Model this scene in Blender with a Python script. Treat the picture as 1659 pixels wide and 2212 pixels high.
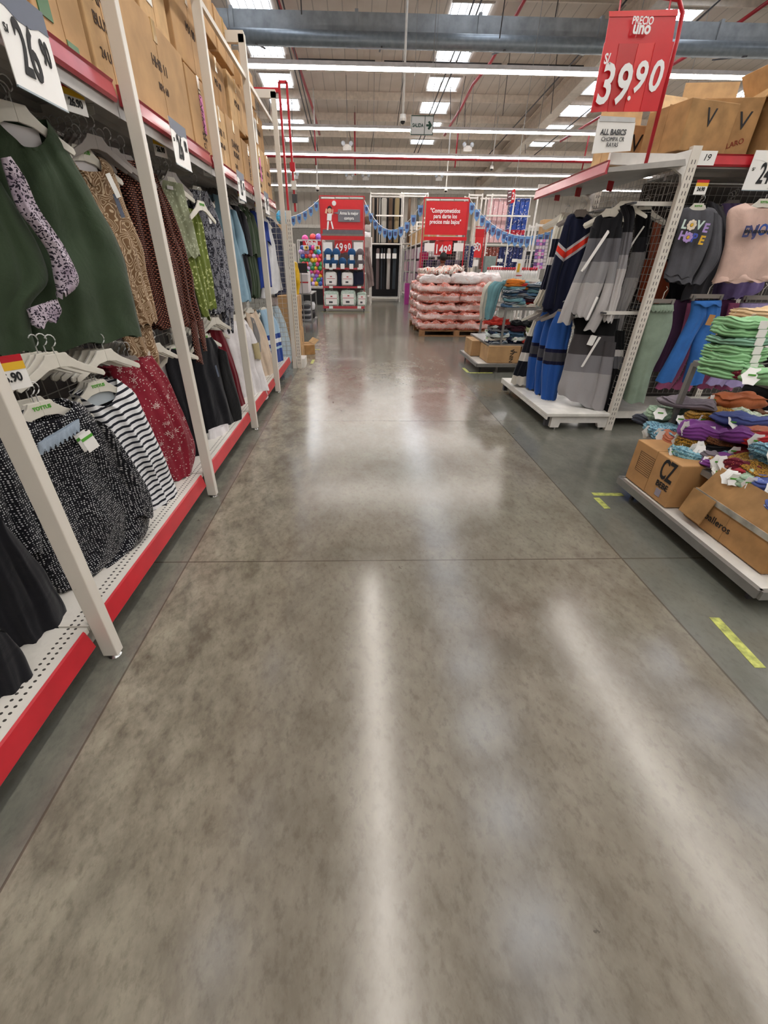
import bpy, math, random
import numpy as np
from mathutils import Vector, Matrix, noise
R = random.Random(7)
PI = math.pi
sc = bpy.context.scene
for o in list(bpy.data.objects): bpy.data.objects.remove(o)
# ---------------------------------------------------------------- camera
FPX, CX, CY, CH = 893.0, 800.0, 1106.0, 1.5          # focal length and principal point in pixels, eye height
V_ = np.array([-17, 1494, 893.]); V_ /= np.linalg.norm(V_)
D_ = np.array([-27, -534, 893.]); D_ -= D_.dot(V_) * V_; D_ /= np.linalg.norm(D_)
X_ = np.cross(V_, D_)
cam_d = bpy.data.cameras.new('camera'); cam = bpy.data.objects.new('camera', cam_d)
sc.collection.objects.link(cam); sc.camera = cam
cam_d.sensor_fit = 'HORIZONTAL'; cam_d.sensor_width = 36
cam_d.lens = 36 * FPX / 1659
cam_d.shift_x = (829.5 - CX) / 1659; cam_d.shift_y = 0
cam_d.clip_start = .02; cam_d.clip_end = 200
def _w(v): return Vector((float(v.dot(X_)), float(v.dot(D_)), float(-v.dot(V_))))
cx_, cy_, cz_ = _w(np.array([1., 0, 0])), _w(np.array([0, -1., 0])), _w(np.array([0, 0, -1.]))
M = Matrix(((cx_.x, cy_.x, cz_.x, 0), (cx_.y, cy_.y, cz_.y, 0), (cx_.z, cy_.z, cz_.z, CH), (0, 0, 0, 1)))
cam.matrix_world = M
# ---------------------------------------------------------------- world, exposure
W = bpy.data.worlds.new('world'); sc.world = W; W.use_nodes = True
W.node_tree.nodes['Background'].inputs[0].default_value = (.9, .95, 1, 1)
W.node_tree.nodes['Background'].inputs[1].default_value = .6
sc.view_settings.view_transform = 'Standard'; sc.view_settings.look = 'None'
sc.view_settings.exposure = 0.0; sc.view_settings.gamma = 1
LAMP = 33.0        # strength of the LED battens
SKYL = 7.5         # strength of the translucent roof lights
sc.cycles.max_bounces = 7; sc.cycles.diffuse_bounces = 4; sc.cycles.glossy_bounces = 4
sc.cycles.transparent_max_bounces = 8; sc.cycles.sample_clamp_indirect = 4
sc.cycles.use_adaptive_sampling = True; sc.cycles.adaptive_threshold = .015
# ---------------------------------------------------------------- pixel -> world
def ray(px, py):
    r = np.array([(px - CX) / FPX, (py - CY) / FPX, 1.]); return np.array([r @ X_, r @ D_, -r @ V_])
def onz(px, py, z=0.):
    r = ray(px, py); t = (z - CH) / r[2]; return Vector((t * r[0], t * r[1], z))
def onx(px, py, x):
    r = ray(px, py); t = x / r[0]; return Vector((x, t * r[1], CH + t * r[2]))
def ony(px, py, y):
    r = ray(px, py); t = y / r[1]; return Vector((t * r[0], y, CH + t * r[2]))
class Pl:
    """upright plane; a = angle of its horizontal direction from +y towards +x (degrees)"""
    def __init__(s, px, py, x=None, y=None, a=0):
        p = onx(px, py, x) if x is not None else ony(px, py, y)
        s.p = Vector((p.x, p.y, 0)); A = math.radians(a)
        s.d = Vector((math.sin(A), math.cos(A), 0)); s.n = Vector((math.cos(A), -math.sin(A), 0))
        s.rz = PI / 2 - A
    def uv(s, px, py):
        r = ray(px, py); r = Vector((float(r[0]), float(r[1]), float(r[2])))
        t = s.p.dot(s.n) / r.dot(s.n); q = r * t
        return ((q - s.p).dot(s.d), q.z + CH)
    def sh(s, w):
        q = Pl.__new__(Pl); q.p = s.p + s.n * w; q.d = s.d; q.n = s.n; q.rz = s.rz; return q
# ---------------------------------------------------------------- mesh builder
class B:
    def __init__(s): s.v = []; s.f = []; s.uv = None; s.m = []; s.cm = 0
    def add(s, vs, fs):
        k = len(s.v); s.v += [tuple(v) for v in vs]
        for f in fs: s.f.append(tuple(i + k for i in f)); s.m.append(s.cm)
    def box(s, c, d, rz=0, rx=0, ry=0):
        x, y, z = d[0] / 2, d[1] / 2, d[2] / 2
        vs = [Vector((i * x, j * y, k * z)) for i in (-1, 1) for j in (-1, 1) for k in (-1, 1)]
        m = Matrix.Rotation(rz, 3, 'Z') @ Matrix.Rotation(ry, 3, 'Y') @ Matrix.Rotation(rx, 3, 'X')
        s.add([m @ v + Vector(c) for v in vs],
              [(0, 1, 3, 2), (4, 6, 7, 5), (0, 4, 5, 1), (2, 3, 7, 6), (0, 2, 6, 4), (1, 5, 7, 3)]); return s
    def bb(s, a, b): return s.box([(a[i] + b[i]) / 2 for i in range(3)], [abs(a[i] - b[i]) for i in range(3)])
    def tube(s, pts, r, n=8, cap=True):
        pts = [Vector(p) for p in pts]; k = len(s.v); rings = []
        for i, p in enumerate(pts):
            t = (pts[min(i + 1, len(pts) - 1)] - pts[max(i - 1, 0)]).normalized()
            a = Vector((0, 0, 1)) if abs(t.z) < .9 else Vector((1, 0, 0))
            u = t.cross(a).normalized(); w = t.cross(u)
            rr = r[i] if isinstance(r, (list, tuple)) else r
            rings.append([p + (u * math.cos(2 * PI * j / n) + w * math.sin(2 * PI * j / n)) * rr for j in range(n)])
        vs = [v for rg in rings for v in rg]; fs = []
        for i in range(len(pts) - 1):
            for j in range(n):
                a, b = i * n + j, i * n + (j + 1) % n; fs.append((a, b, b + n, a + n))
        if cap: fs.append(tuple(range(n - 1, -1, -1))); fs.append(tuple(range((len(pts) - 1) * n, len(pts) * n)))
        s.add(vs, fs); return s
    def bar(s, a, b, w, h=None):
        """square bar between two points"""
        a = Vector(a); b = Vector(b); t = (b - a).normalized(); h = h or w
        q = Vector((0, 0, 1)) if abs(t.z) < .9 else Vector((0, 1, 0))
        u = t.cross(q).normalized() * w / 2; v = t.cross(u).normalized() * h / 2
        vs = [p + i * u + j * v for p in (a, b) for i, j in ((-1, -1), (1, -1), (1, 1), (-1, 1))]
        s.add(vs, [(0, 1, 2, 3), (7, 6, 5, 4), (0, 4, 5, 1), (1, 5, 6, 2), (2, 6, 7, 3), (3, 7, 4, 0)]); return s
    def prism(s, poly, o, u, v, w):
        """polygon (a,b) -> o + a*u + b*v, extruded by vector w"""
        o, u, v, w = map(Vector, (o, u, v, w)); n = len(poly)
        vs = [o + u * a + v * b for a, b in poly] + [o + u * a + v * b + w for a, b in poly]
        fs = [tuple(range(n)), tuple(range(2 * n - 1, n - 1, -1))] + [(i, i + n, (i + 1) % n + n, (i + 1) % n) for i in range(n)]
        s.add(vs, fs); return s
    def sphere(s, c, r, n=16, m=10, sc_=(1, 1, 1)):
        vs = []; fs = []; c = Vector(c)
        for i in range(m + 1):
            th = PI * i / m
            for j in range(n):
                ph = 2 * PI * j / n
                vs.append(c + Vector((math.sin(th) * math.cos(ph) * r * sc_[0], math.sin(th) * math.sin(ph) * r * sc_[1], math.cos(th) * r * sc_[2])))
        for i in range(m):
            for j in range(n):
                a, b = i * n + j, i * n + (j + 1) % n; fs.append((a, a + n, b + n, b))
        s.add(vs, fs); return s
    def mesh(s, name, mats, off=(0, 0, 0), smooth=False):
        me = bpy.data.meshes.new(name); off = Vector(off)
        me.from_pydata([Vector(v) - off for v in s.v], [], s.f)
        if s.uv:
            l = me.uv_layers.new(name='UVMap')
            for p in me.polygons:
                for li in p.loop_indices: l.data[li].uv = s.uv[me.loops[li].vertex_index]
        for m in (mats if isinstance(mats, (list, tuple)) else [mats]): me.materials.append(m)
        if isinstance(mats, (list, tuple)): me.polygons.foreach_set('material_index', s.m)
        if smooth: me.polygons.foreach_set('use_smooth', [True] * len(me.polygons))
        me.update(); return me
COL = sc.collection
def wloc(o):
    l = Vector((0, 0, 0))
    while o is not None: l = l + o.location; o = o.parent
    return l
def obj(name, b, mat, parent=None, smooth=False, bev=0, loc=None, local=False):
    """link one mesh object; vertices are given in world space unless local"""
    base = wloc(parent) if parent else Vector((0, 0, 0))
    if local: off = Vector((0, 0, 0)); l = Vector(loc or (0, 0, 0))
    else:
        l = Vector(loc) - base if loc is not None else Vector((0, 0, 0)); off = base + l
    o = bpy.data.objects.new(name, b.mesh(name, mat, off, smooth)); o.location = l
    if parent: o.parent = parent
    COL.objects.link(o)
    if bev:
        m = o.modifiers.new('bevel', 'BEVEL'); m.width = bev; m.segments = 2; m.limit_method = 'ANGLE'
    return o
def tag(o, label, cat, group=None, kind=None):
    o['label'] = label; o['category'] = cat
    if group: o['group'] = group
    if kind: o['kind'] = kind
    return o
def thing(name, label, cat, loc=(0, 0, 0), rz=0, group=None):
    o = bpy.data.objects.new(name, None); COL.objects.link(o); o.location = loc; o.rotation_euler = (0, 0, rz)
    o.empty_display_size = .1
    return tag(o, label, cat, group)
def struct(name, b, mat, smooth=False):
    o = obj(name, b, mat, None, smooth); o['kind'] = 'structure'; return o
def dup(o, dloc=(0, 0, 0), label=None, group=None, drz=0, parent=None, mats=None):
    c = o.copy(); COL.objects.link(c)
    if parent: c.parent = parent
    else: c.location = Vector(o.location) + Vector(dloc); c.rotation_euler[2] += drz
    if label: c['label'] = label
    if group: c['group'] = group
    for ch in list(o.children):
        dup(ch, parent=c)
    return c
# ---------------------------------------------------------------- materials
def L(c):
    """hex or 0-255 triple -> linear rgba"""
    if isinstance(c, str): c = [int(c[i:i + 2], 16) for i in (0, 2, 4)]
    r = []
    for x in c:
        x = x / 255.; r.append(x / 12.92 if x <= .04045 else ((x + .055) / 1.055) ** 2.4)
    return (*r, 1.)
class NT:
    def __init__(s, name):
        s.m = bpy.data.materials.new(name); s.m.use_nodes = True; s.t = s.m.node_tree; s.n = s.t.nodes; s.l = s.t.links
        s.b = s.n['Principled BSDF']
    def new(s, ty, **k):
        n = s.n.new(ty)
        for a, v in k.items():
            if a.startswith('i_'):
                key = a[2:]; key = int(key) if key.isdigit() else key.replace('_', ' ')
                s.set(n.inputs[key], v)
            else: setattr(n, a, v)
        return n
    def set(s, inp, v):
        if hasattr(v, 'is_output') or isinstance(v, bpy.types.NodeSocket): s.l.new(v, inp)
        elif isinstance(v, bpy.types.Node): s.l.new(v.outputs[0], inp)
        else: inp.default_value = v
    def math(s, op, a, b=0., c=None):
        n = s.new('ShaderNodeMath', operation=op); s.set(n.inputs[0], a); s.set(n.inputs[1], b)
        if c is not None: s.set(n.inputs[2], c)
        return n.outputs[0]
    def mix(s, f, a, b, bt='MIX'):
        n = s.new('ShaderNodeMix', data_type='RGBA', blend_type=bt)
        s.set(n.inputs[0], f); s.set(n.inputs[6], a); s.set(n.inputs[7], b); return n.outputs[2]
    def ramp(s, f, stops, interp='LINEAR'):
        n = s.new('ShaderNodeValToRGB'); s.set(n.inputs[0], f); cr = n.color_ramp; cr.interpolation = interp
        while len(cr.elements) < len(stops): cr.elements.new(.5)
        for e, (p, c) in zip(cr.elements, stops): e.position = p; e.color = c
        return n.outputs[0]
    def noise(s, vec, scale, det=3, rough=.5, dist=0):
        n = s.new('ShaderNodeTexNoise'); s.set(n.inputs['Vector'], vec); n.inputs['Scale'].default_value = scale
        n.inputs['Detail'].default_value = det; n.inputs['Roughness'].default_value = rough; n.inputs['Distortion'].default_value = dist
        return n.outputs[0]
    def bump(s, h, st=.3, d=.01):
        n = s.new('ShaderNodeBump'); n.inputs['Strength'].default_value = st; n.inputs['Distance'].default_value = d
        s.set(n.inputs['Height'], h); s.l.new(n.outputs[0], s.b.inputs['Normal'])
    def col(s, v): s.set(s.b.inputs['Base Color'], v)
    def rough(s, v): s.set(s.b.inputs['Roughness'], v)
_mc = {}
def mat(c, rough=.5, metal=0, name=None, var=.06, spec=.5, alpha=None, trans=0, vs=9.):
    """plain paint or plastic with a little procedural mottling"""
    key = (str(c), rough, metal, var, spec, trans, vs)
    if key in _mc: return _mc[key]
    t = NT(name or 'surface'); a = L(c)
    tc = t.new('ShaderNodeTexCoord').outputs['Object']
    n = t.noise(tc, vs, 4)
    dk = tuple(x * (1 - var * 2.5) for x in a[:3]) + (1,); lt = tuple(min(1, x * (1 + var)) for x in a[:3]) + (1,)
    t.col(t.ramp(n, [(.3, dk), (.7, lt)])); t.rough(rough); t.b.inputs['Metallic'].default_value = metal
    t.b.inputs['Specular IOR Level'].default_value = spec
    if trans: t.b.inputs['Transmission Weight'].default_value = trans
    _mc[key] = t.m; return t.m
def emit(c, st, name='glow'):
    t = NT(name); t.col((0, 0, 0, 1)); t.b.inputs['Emission Color'].default_value = L(c); t.b.inputs['Emission Strength'].default_value = st; return t.m
def clothbase(t, rough=.9):
    t.rough(rough); t.b.inputs['Specular IOR Level'].default_value = .15
    t.b.inputs['Sheen Weight'].default_value = .12; t.b.inputs['Sheen Roughness'].default_value = .5
def fab(kind, *cs, s=1., z0=0, z1=1, k=0, u0=0, name=None):
    """procedural fabrics in garment metres (UV: across, up)"""
    key = (kind, str(cs), s, z0, z1, k, u0)
    if key in _mc: return _mc[key]
    t = NT(name or 'fabric ' + kind); clothbase(t)
    uv = t.new('ShaderNodeTexCoord').outputs['UV']; sp = t.new('ShaderNodeSeparateXYZ'); t.set(sp.inputs[0], uv)
    U, Vv = sp.outputs[0], sp.outputs[1]
    c = [L(x) for x in cs] if kind != 'bands' else None
    fine = t.noise(uv, 260, 2)
    if kind == 'plain':
        n = t.noise(uv, 5, 4, .6); dk = tuple(x * .86 for x in c[0][:3]) + (1,); lt = tuple(min(1, x * 1.08) for x in c[0][:3]) + (1,)
        co = t.ramp(n, [(.35, dk), (.65, lt)])
    elif kind == 'dots':
        v = t.new('ShaderNodeTexVoronoi'); t.set(v.inputs['Vector'], uv); v.inputs['Scale'].default_value = 105 / s; v.inputs['Randomness'].default_value = .3
        co = t.mix(t.math('LESS_THAN', v.outputs['Distance'], .27), c[0], c[1])
    elif kind == 'spots':
        v = t.new('ShaderNodeTexVoronoi'); t.set(v.inputs['Vector'], uv); v.inputs['Scale'].default_value = 55 / s; v.inputs['Randomness'].default_value = 1
        co = t.mix(t.math('LESS_THAN', v.outputs['Distance'], .3), c[0], c[1])
    elif kind == 'leopard':
        n = t.new('ShaderNodeTexVoronoi'); t.set(n.inputs['Vector'], t.mix(.03, uv, t.new('ShaderNodeTexNoise', i_Vector=uv, i_Scale=40.).outputs[1]))
        n.inputs['Scale'].default_value = 120 / s
        big = t.noise(uv, 9, 2)
        co = t.mix(t.math('LESS_THAN', n.outputs['Distance'], .44), t.ramp(big, [(.4, c[0]), (.65, c[2])]), c[1])
    elif kind == 'stripes':
        w = t.math('FRACT', t.math('MULTIPLY', t.math('ADD', Vv, t.math('MULTIPLY', U, k)), 1 / s))
        co = t.mix(t.math('LESS_THAN', w, .38), c[1], c[0])
    elif kind == 'vstripes':
        w = t.math('FRACT', t.math('MULTIPLY', U, 1 / s)); co = t.mix(t.math('LESS_THAN', w, .5), c[0], c[1])
    elif kind == 'swirl':
        w = t.new('ShaderNodeTexWave', wave_type='RINGS', rings_direction='SPHERICAL')
        v = t.new('ShaderNodeTexVoronoi'); t.set(v.inputs['Vector'], uv); v.inputs['Scale'].default_value = 13 / s
        nz = t.noise(uv, 16 / s, 1)
        h = t.math('FRACT', t.math('ADD', t.math('MULTIPLY', v.outputs['Distance'], 6.5), t.math('MULTIPLY', nz, 9.)))
        co = t.mix(t.math('LESS_THAN', h, .35), c[1], c[0])
    elif kind == 'hound':
        b = t.new('ShaderNodeTexBrick'); t.set(b.inputs['Vector'], uv); b.inputs['Scale'].default_value = 36 / s
        b.inputs['Color1'].default_value = c[0]; b.inputs['Color2'].default_value = c[1]; b.inputs['Mortar'].default_value = c[2]
        b.inputs['Mortar Size'].default_value = .12; b.inputs['Brick Width'].default_value = .55; b.inputs['Row Height'].default_value = .38
        b.offset = .5; co = b.outputs[0]
    elif kind == 'floral':
        v = t.new('ShaderNodeTexVoronoi'); t.set(v.inputs['Vector'], uv); v.inputs['Scale'].default_value = 15 / s; v.inputs['Randomness'].default_value = .8
        lo = t.new('ShaderNodeVectorMath', operation='SUBTRACT'); sc2 = t.new('ShaderNodeVectorMath', operation='SCALE'); t.set(sc2.inputs[0], uv); sc2.inputs['Scale'].default_value = 15 / s
        t.set(lo.inputs[0], sc2.outputs[0]); s3 = t.new('ShaderNodeVectorMath', operation='SCALE'); t.set(s3.inputs[0], v.outputs['Position']); s3.inputs['Scale'].default_value = 1.0
        ps = t.new('ShaderNodeVectorMath', operation='SCALE'); t.set(ps.inputs[0], v.outputs['Position']); ps.inputs['Scale'].default_value = 15 / s
        t.set(lo.inputs[1], ps.outputs[0]); q = t.new('ShaderNodeSeparateXYZ'); t.set(q.inputs[0], lo.outputs[0])
        ang = t.math('ARCTAN2', q.outputs[1], q.outputs[0])
        rad = t.math('ADD', .17, t.math('MULTIPLY', t.math('SINE', t.math('MULTIPLY', ang, 6.)), .13))
        m1 = t.math('LESS_THAN', v.outputs['Distance'], rad)
        v2 = t.new('ShaderNodeTexVoronoi'); t.set(v2.inputs['Vector'], uv); v2.inputs['Scale'].default_value = 60 / s
        m2 = t.math('LESS_THAN', v2.outputs['Distance'], .2)
        co = t.mix(t.math('MAXIMUM', m1, m2), c[0], c[1])
    elif kind == 'leaf':
        mp = t.new('ShaderNodeMapping'); t.set(mp.inputs[0], uv); mp.inputs['Scale'].default_value = (1.5, .8, 1); mp.inputs['Rotation'].default_value = (0, 0, .5)
        v = t.new('ShaderNodeTexVoronoi'); t.set(v.inputs['Vector'], mp.outputs[0]); v.inputs['Scale'].default_value = 22 / s
        ln = t.math('LESS_THAN', t.math('FRACT', t.math('MULTIPLY', v.outputs['Distance'], 7.)), .45)
        co = t.mix(t.math('MULTIPLY', ln, t.math('LESS_THAN', v.outputs['Distance'], .55)), c[0], c[1])
        v2 = t.noise(uv, 70 / s, 2); co = t.mix(t.math('MULTIPLY', t.math('GREATER_THAN', v2, .55), t.math('GREATER_THAN', v.outputs['Distance'], .42)), co, c[2])
    elif kind == 'check':
        b = t.new('ShaderNodeTexChecker'); t.set(b.inputs['Vector'], uv); b.inputs['Scale'].default_value = 60 / s; b.inputs[1].default_value = c[0]; b.inputs[2].default_value = c[1]; co = b.outputs[0]
    elif kind == 'bands':
        # cs: list of (v in metres from which this colour starts, going up)
        vv = Vv
        if k: vv = t.math('ADD', Vv, t.math('MULTIPLY', t.math('ABSOLUTE', t.math('SUBTRACT', U, u0)), k))
        f = t.math('DIVIDE', t.math('SUBTRACT', vv, z0), z1 - z0)
        co = t.ramp(f, [(max(0, min(1, (p - z0) / (z1 - z0))), L(cc)) for p, cc in cs], 'CONSTANT')
    co = t.mix(.3, co, t.ramp(fine, [(.3, (.55, .55, .55, 1)), (.7, (1, 1, 1, 1))]), 'MULTIPLY')
    t.col(co)
    big = t.noise(uv, 7, 3, .6, .6); t.bump(t.math('ADD', t.math('MULTIPLY', big, 1.), t.math('MULTIPLY', fine, .06)), .5, .02)
    _mc[key] = t.m; return t.m
WHITE = mat('e6e2dc', .35, name='white powder coat'); WHITE2 = mat('d9d5cd', .45, name='off white paint')
RED = mat('c02430', .3, name='red shelf lip'); SIGNRED = mat('d0202a', .3, name='sign red', var=.02); PINKLIP = mat('b8454f', .22, name='red plastic strip')
GREY = mat('8d8b88', .4, .3, name='grey steel'); DKGREY = mat('46464a', .6, name='dark grey'); BLACK = mat('121214', .5, name='black')
GALV = mat('a4a9ad', .42, .45, name='galvanised steel', var=.1, vs=5); CHROME = mat('c8c8c8', .18, 1, name='chrome wire')
CARD = mat('c19a6c', .8, name='cardboard', var=.1, vs=5); CARD2 = mat('cda878', .8, name='light cardboard', var=.1); CARD3 = mat('ab8252', .8, name='brown cardboard', var=.12)
PAPER = mat('f2f0ec', .6, name='white paper', var=.01); INK = mat('1c1c1e', .7, name='black ink', var=0); SLATE = mat('5a6274', .5, name='slate', var=.02)
GREEN = mat('58a83a', .5, name='green print', var=.02); YEL = mat('e8b830', .5, name='yellow label', var=.02)
HOOKM = mat('d4d4d2', .3, .25, name='hook wire')
HANG = mat('ddd8cc', .3, name='hanger plastic'); HANGG = mat('8e8681', .35, name='grey hanger plastic'); SILW = mat('f4f4f4', .5, name='white print', var=0)
WHITEP = mat('f4f2ee', .4, name='plain white plastic', var=.01)
def text(s, size, mat_, parent, loc, rot, name='lettering', ext=.001, align='CENTER', sx=1., shear=0, bold=0):
    """flat raised lettering; loc and rot in the parent's space"""
    c = bpy.data.curves.new(name, 'FONT'); c.body = s; c.size = size; c.extrude = ext; c.align_x = align; c.align_y = 'CENTER'
    c.resolution_u = 3; c.shear = shear; c.offset = bold
    o = bpy.data.objects.new('tmp_text', c); COL.objects.link(o)
    dg = bpy.context.evaluated_depsgraph_get(); me = bpy.data.meshes.new_from_object(o.evaluated_get(dg))
    bpy.data.objects.remove(o); me.materials.clear(); me.materials.append(mat_)
    q = bpy.data.objects.new(name, me); COL.objects.link(q); q.location = loc; q.rotation_euler = rot; q.scale = (sx, 1, 1)
    if parent: q.parent = parent
    return q
# ================================================================ building shell
NUM = 'one two three four five six seven eight nine ten eleven twelve thirteen fourteen fifteen sixteen seventeen eighteen nineteen twenty'.split() + ['twenty ' + q for q in 'one two three four five six seven eight nine'.split()]
def roofz(y): return 6.3 + .1 * (32.5 - y)
XL, XR, YN, YF = -13., 19., -9., 32.5
t = NT('polished concrete')
tc = t.new('ShaderNodeTexCoord').outputs['Object']; sp = t.new('ShaderNodeSeparateXYZ'); t.set(sp.inputs[0], tc); FX, FY = sp.outputs[0], sp.outputs[1]
mpf = t.new('ShaderNodeMapping'); t.set(mpf.inputs[0], tc); mpf.inputs['Scale'].default_value = (1, .62, 1); mpf.inputs['Rotation'].default_value = (0, 0, .9)
n1 = t.noise(tc, 1.1, 8, .62, .15); n2 = t.noise(mpf.outputs[0], 7, 7, .7, .1); n3 = t.noise(mpf.outputs[0], 34, 4, .7); n4 = t.noise(tc, 2.4, 6, .65, .3); n5 = t.noise(tc, .45, 3, .5)
base = t.ramp(n1, [(.3, L('5e564a')), (.5, L('726a5d')), (.7, L('807a6d'))])
edge = t.math('MULTIPLY', t.ramp(t.math('ABSOLUTE', t.math('ADD', FX, .95)), [(.0, (1, 1, 1, 1)), (.75, (0, 0, 0, 1))]), t.ramp(n2, [(.35, (0, 0, 0, 1)), (.65, (1, 1, 1, 1))]))
base = t.mix(t.math('MULTIPLY', t.ramp(n2, [(.4, (0, 0, 0, 1)), (.7, (1, 1, 1, 1))]), .36), base, L('9c9485'))
base = t.mix(t.math('MULTIPLY', edge, .55), base, L('b8b09c'))
base = t.mix(t.math('MULTIPLY', t.ramp(n5, [(.5, (0, 0, 0, 1)), (.62, (1, 1, 1, 1))]), .3), base, L('6a6e62'))
base = t.mix(t.math('MULTIPLY', t.ramp(n3, [(.5, (0, 0, 0, 1)), (.66, (1, 1, 1, 1))]), .34), base, L('4c453a'))
base = t.mix(t.math('MULTIPLY', t.ramp(n4, [(.54, (0, 0, 0, 1)), (.66, (1, 1, 1, 1))]), .3), base, L('564e44'))
side = t.math('MAXIMUM', t.math('GREATER_THAN', FX, 1.577), t.math('LESS_THAN', FX, -1.0))
base = t.mix(t.math('MULTIPLY', side, .55), base, L('5a605c'))
def line(c, at, w): return t.math('LESS_THAN', t.math('ABSOLUTE', t.math('SUBTRACT', c, at)), w)
j = line(FX, 1.577, .005)
for a in (-1.0,): j = t.math('MAXIMUM', j, line(FX, a, .004))
for a in (1.949, 4.5, 6.81, 9.3, 11.8, -.6): j = t.math('MAXIMUM', j, line(FY, a, .005))
base = t.mix(t.math('MULTIPLY', j, .7), base, L('4a4138'))
vz = t.new('ShaderNodeTexVoronoi'); t.set(vz.inputs['Vector'], tc); vz.inputs['Scale'].default_value = 3.1
ch = t.math('MULTIPLY', t.math('LESS_THAN', vz.outputs['Distance'], t.math('MULTIPLY', t.math('GREATER_THAN', n2, .53), .055)), t.math('GREATER_THAN', n3, .5))
base = t.mix(t.math('MULTIPLY', ch, .6), base, L('3c362f'))
t.col(base)
t.rough(t.math('ADD', .115, t.math('MULTIPLY', n2, .14))); t.b.inputs['Specular IOR Level'].default_value = .62
t.bump(t.math('MULTIPLY', j, -1.), .1, .002)
FLOOR = t.m
struct('floor', B().bb((XL, YN, -.2), (XR, YF, 0)), FLOOR)
def corr(name, c1, c2, axis):
    t = NT(name); tc = t.new('ShaderNodeTexCoord').outputs['Object']; sp = t.new('ShaderNodeSeparateXYZ'); t.set(sp.inputs[0], tc)
    f = t.math('FRACT', t.math('MULTIPLY', sp.outputs[axis], 1 / .42)); k = t.math('LESS_THAN', f, .07)
    n = t.noise(tc, 1.3, 4)
    t.col(t.mix(t.math('MULTIPLY', k, .5), t.ramp(n, [(.3, L(c1)), (.7, L(c2))]), L('77726c'))); t.rough(.5)
    t.bump(t.math('PINGPONG', t.math('MULTIPLY', sp.outputs[axis], 1.), .21), .4, .15); return t.m
CORR = corr('ribbed wall cladding', 'bcb4aa', 'cbc3b9', 0); CORRY = corr('ribbed side cladding', 'b0aca6', 'c0bcb6', 1)
ROOF = corr('roof deck', 'c6b9ac', 'd4c8bc', 0)
BLOCK = mat('8d8983', .8, name='grey blockwork')
struct('wall_far', B().bb((XL, YF, 3.58), (XR, YF + .2, 6.6)), CORR)
struct('wall_far', B().bb((XL, YF - .06, 0), (XR, YF + .2, 3.58)), BLOCK)
struct('wall_left', B().bb((XL - .2, YN, 0), (XL, YF, 10.6)), CORRY)
struct('wall_right', B().bb((XR, YN, 0), (XR + .2, YF, 10.6)), CORRY)
struct('wall_near', B().bb((XL, YN - .2, 0), (XR, YN, 10.6)), CORR)
y0, y1 = YN - .3, YF + .3
struct('ceiling', B().prism([(y0, roofz(y0)), (y1, roofz(y1)), (y1, roofz(y1) + .15), (y0, roofz(y0) + .15)], (XL - .2, 0, 0), (0, 1, 0), (0, 0, 1), (XR - XL + .4, 0, 0)), ROOF)
# girts on the far wall and its columns
BEAM = mat('dccfc0', .55, name='cream steel')
for k, z in enumerate((5.45, 3.6)): struct('trim_%d' % (k + 1), B().bb((XL, YF - .14, z - .09), (XR, YF, z + .09)), WHITE2)
for k, x in enumerate((7.6, -5.4)):
    struct('trim_%d' % (k + 3), B().bb((x - .26, YF - .4, 0), (x + .26, YF - .07, 6.05)), BEAM)
    yy0, yy1 = -8.9, 32.3
    b = B()
    b.prism([(yy0, roofz(yy0) - .95), (yy1, roofz(yy1) - .8), (yy1, roofz(yy1) - .25), (yy0, roofz(yy0) - .25)], (x - .03, 0, 0), (0, 1, 0), (0, 0, 1), (.06, 0, 0))
    b.prism([(yy0, roofz(yy0) - 1.0), (yy1, roofz(yy1) - .84), (yy1, roofz(yy1) - .8), (yy0, roofz(yy0) - .95)], (x - .2, 0, 0), (0, 1, 0), (0, 0, 1), (.4, 0, 0))
    b.prism([(yy0, roofz(yy0) - .25), (yy1, roofz(yy1) - .25), (yy1, roofz(yy1) - .2), (yy0, roofz(yy0) - .2)], (x - .2, 0, 0), (0, 1, 0), (0, 0, 1), (.4, 0, 0))
    struct('trim_%d' % (k + 5), b, BEAM)
# purlins, skylights
SKY = emit('e8f2ff', SKYL, 'translucent roof light'); SKF = mat('cfc8c0', .5, name='roof light frame')
yrows = [17.0 - 1.87 * k for k in range(13, -1, -1)] + [18.9, 20.9, 22.8, 24.65, 26.7, 28.5, 30.3]
n = 7
for y in yrows:
    zc = roofz(y + 1.35)
    struct('trim_%d' % n, B().box(((XL + XR) / 2, y + 1.42, zc - .13), (XR - XL, .07, .24)), BEAM); n += 1
n = 1
for y in yrows:
    if y > 27.5: continue
    for x in (-9.1, -3.0, 3.25, 9.3, 15.4):
        if y < 2 and x in (-9.1, 15.4): continue
        y2 = y + (1.05 if y < 26 else .6); z = lambda yy: roofz(yy) - .02
        b = B(); b.cm = 0
        b.prism([(y, z(y) - .01), (y2, z(y2) - .01), (y2, z(y2)), (y, z(y))], (x - .56, 0, 0), (0, 1, 0), (0, 0, 1), (1.12, 0, 0)); b.cm = 1
        for xx in (-.56, -.34, -.12, .1, .32, .54):
            b.prism([(y, z(y) - .03), (y2, z(y2) - .03), (y2, z(y2) - .01), (y, z(y) - .01)], (x + xx, 0, 0), (0, 1, 0), (0, 0, 1), (.02, 0, 0))
        for yy in (y, y2):
            b.box((x, yy, z(yy) - .03), (1.2, .05, .08))
        struct('window_%d' % n, b, [SKY, SKF]); n += 1
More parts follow.
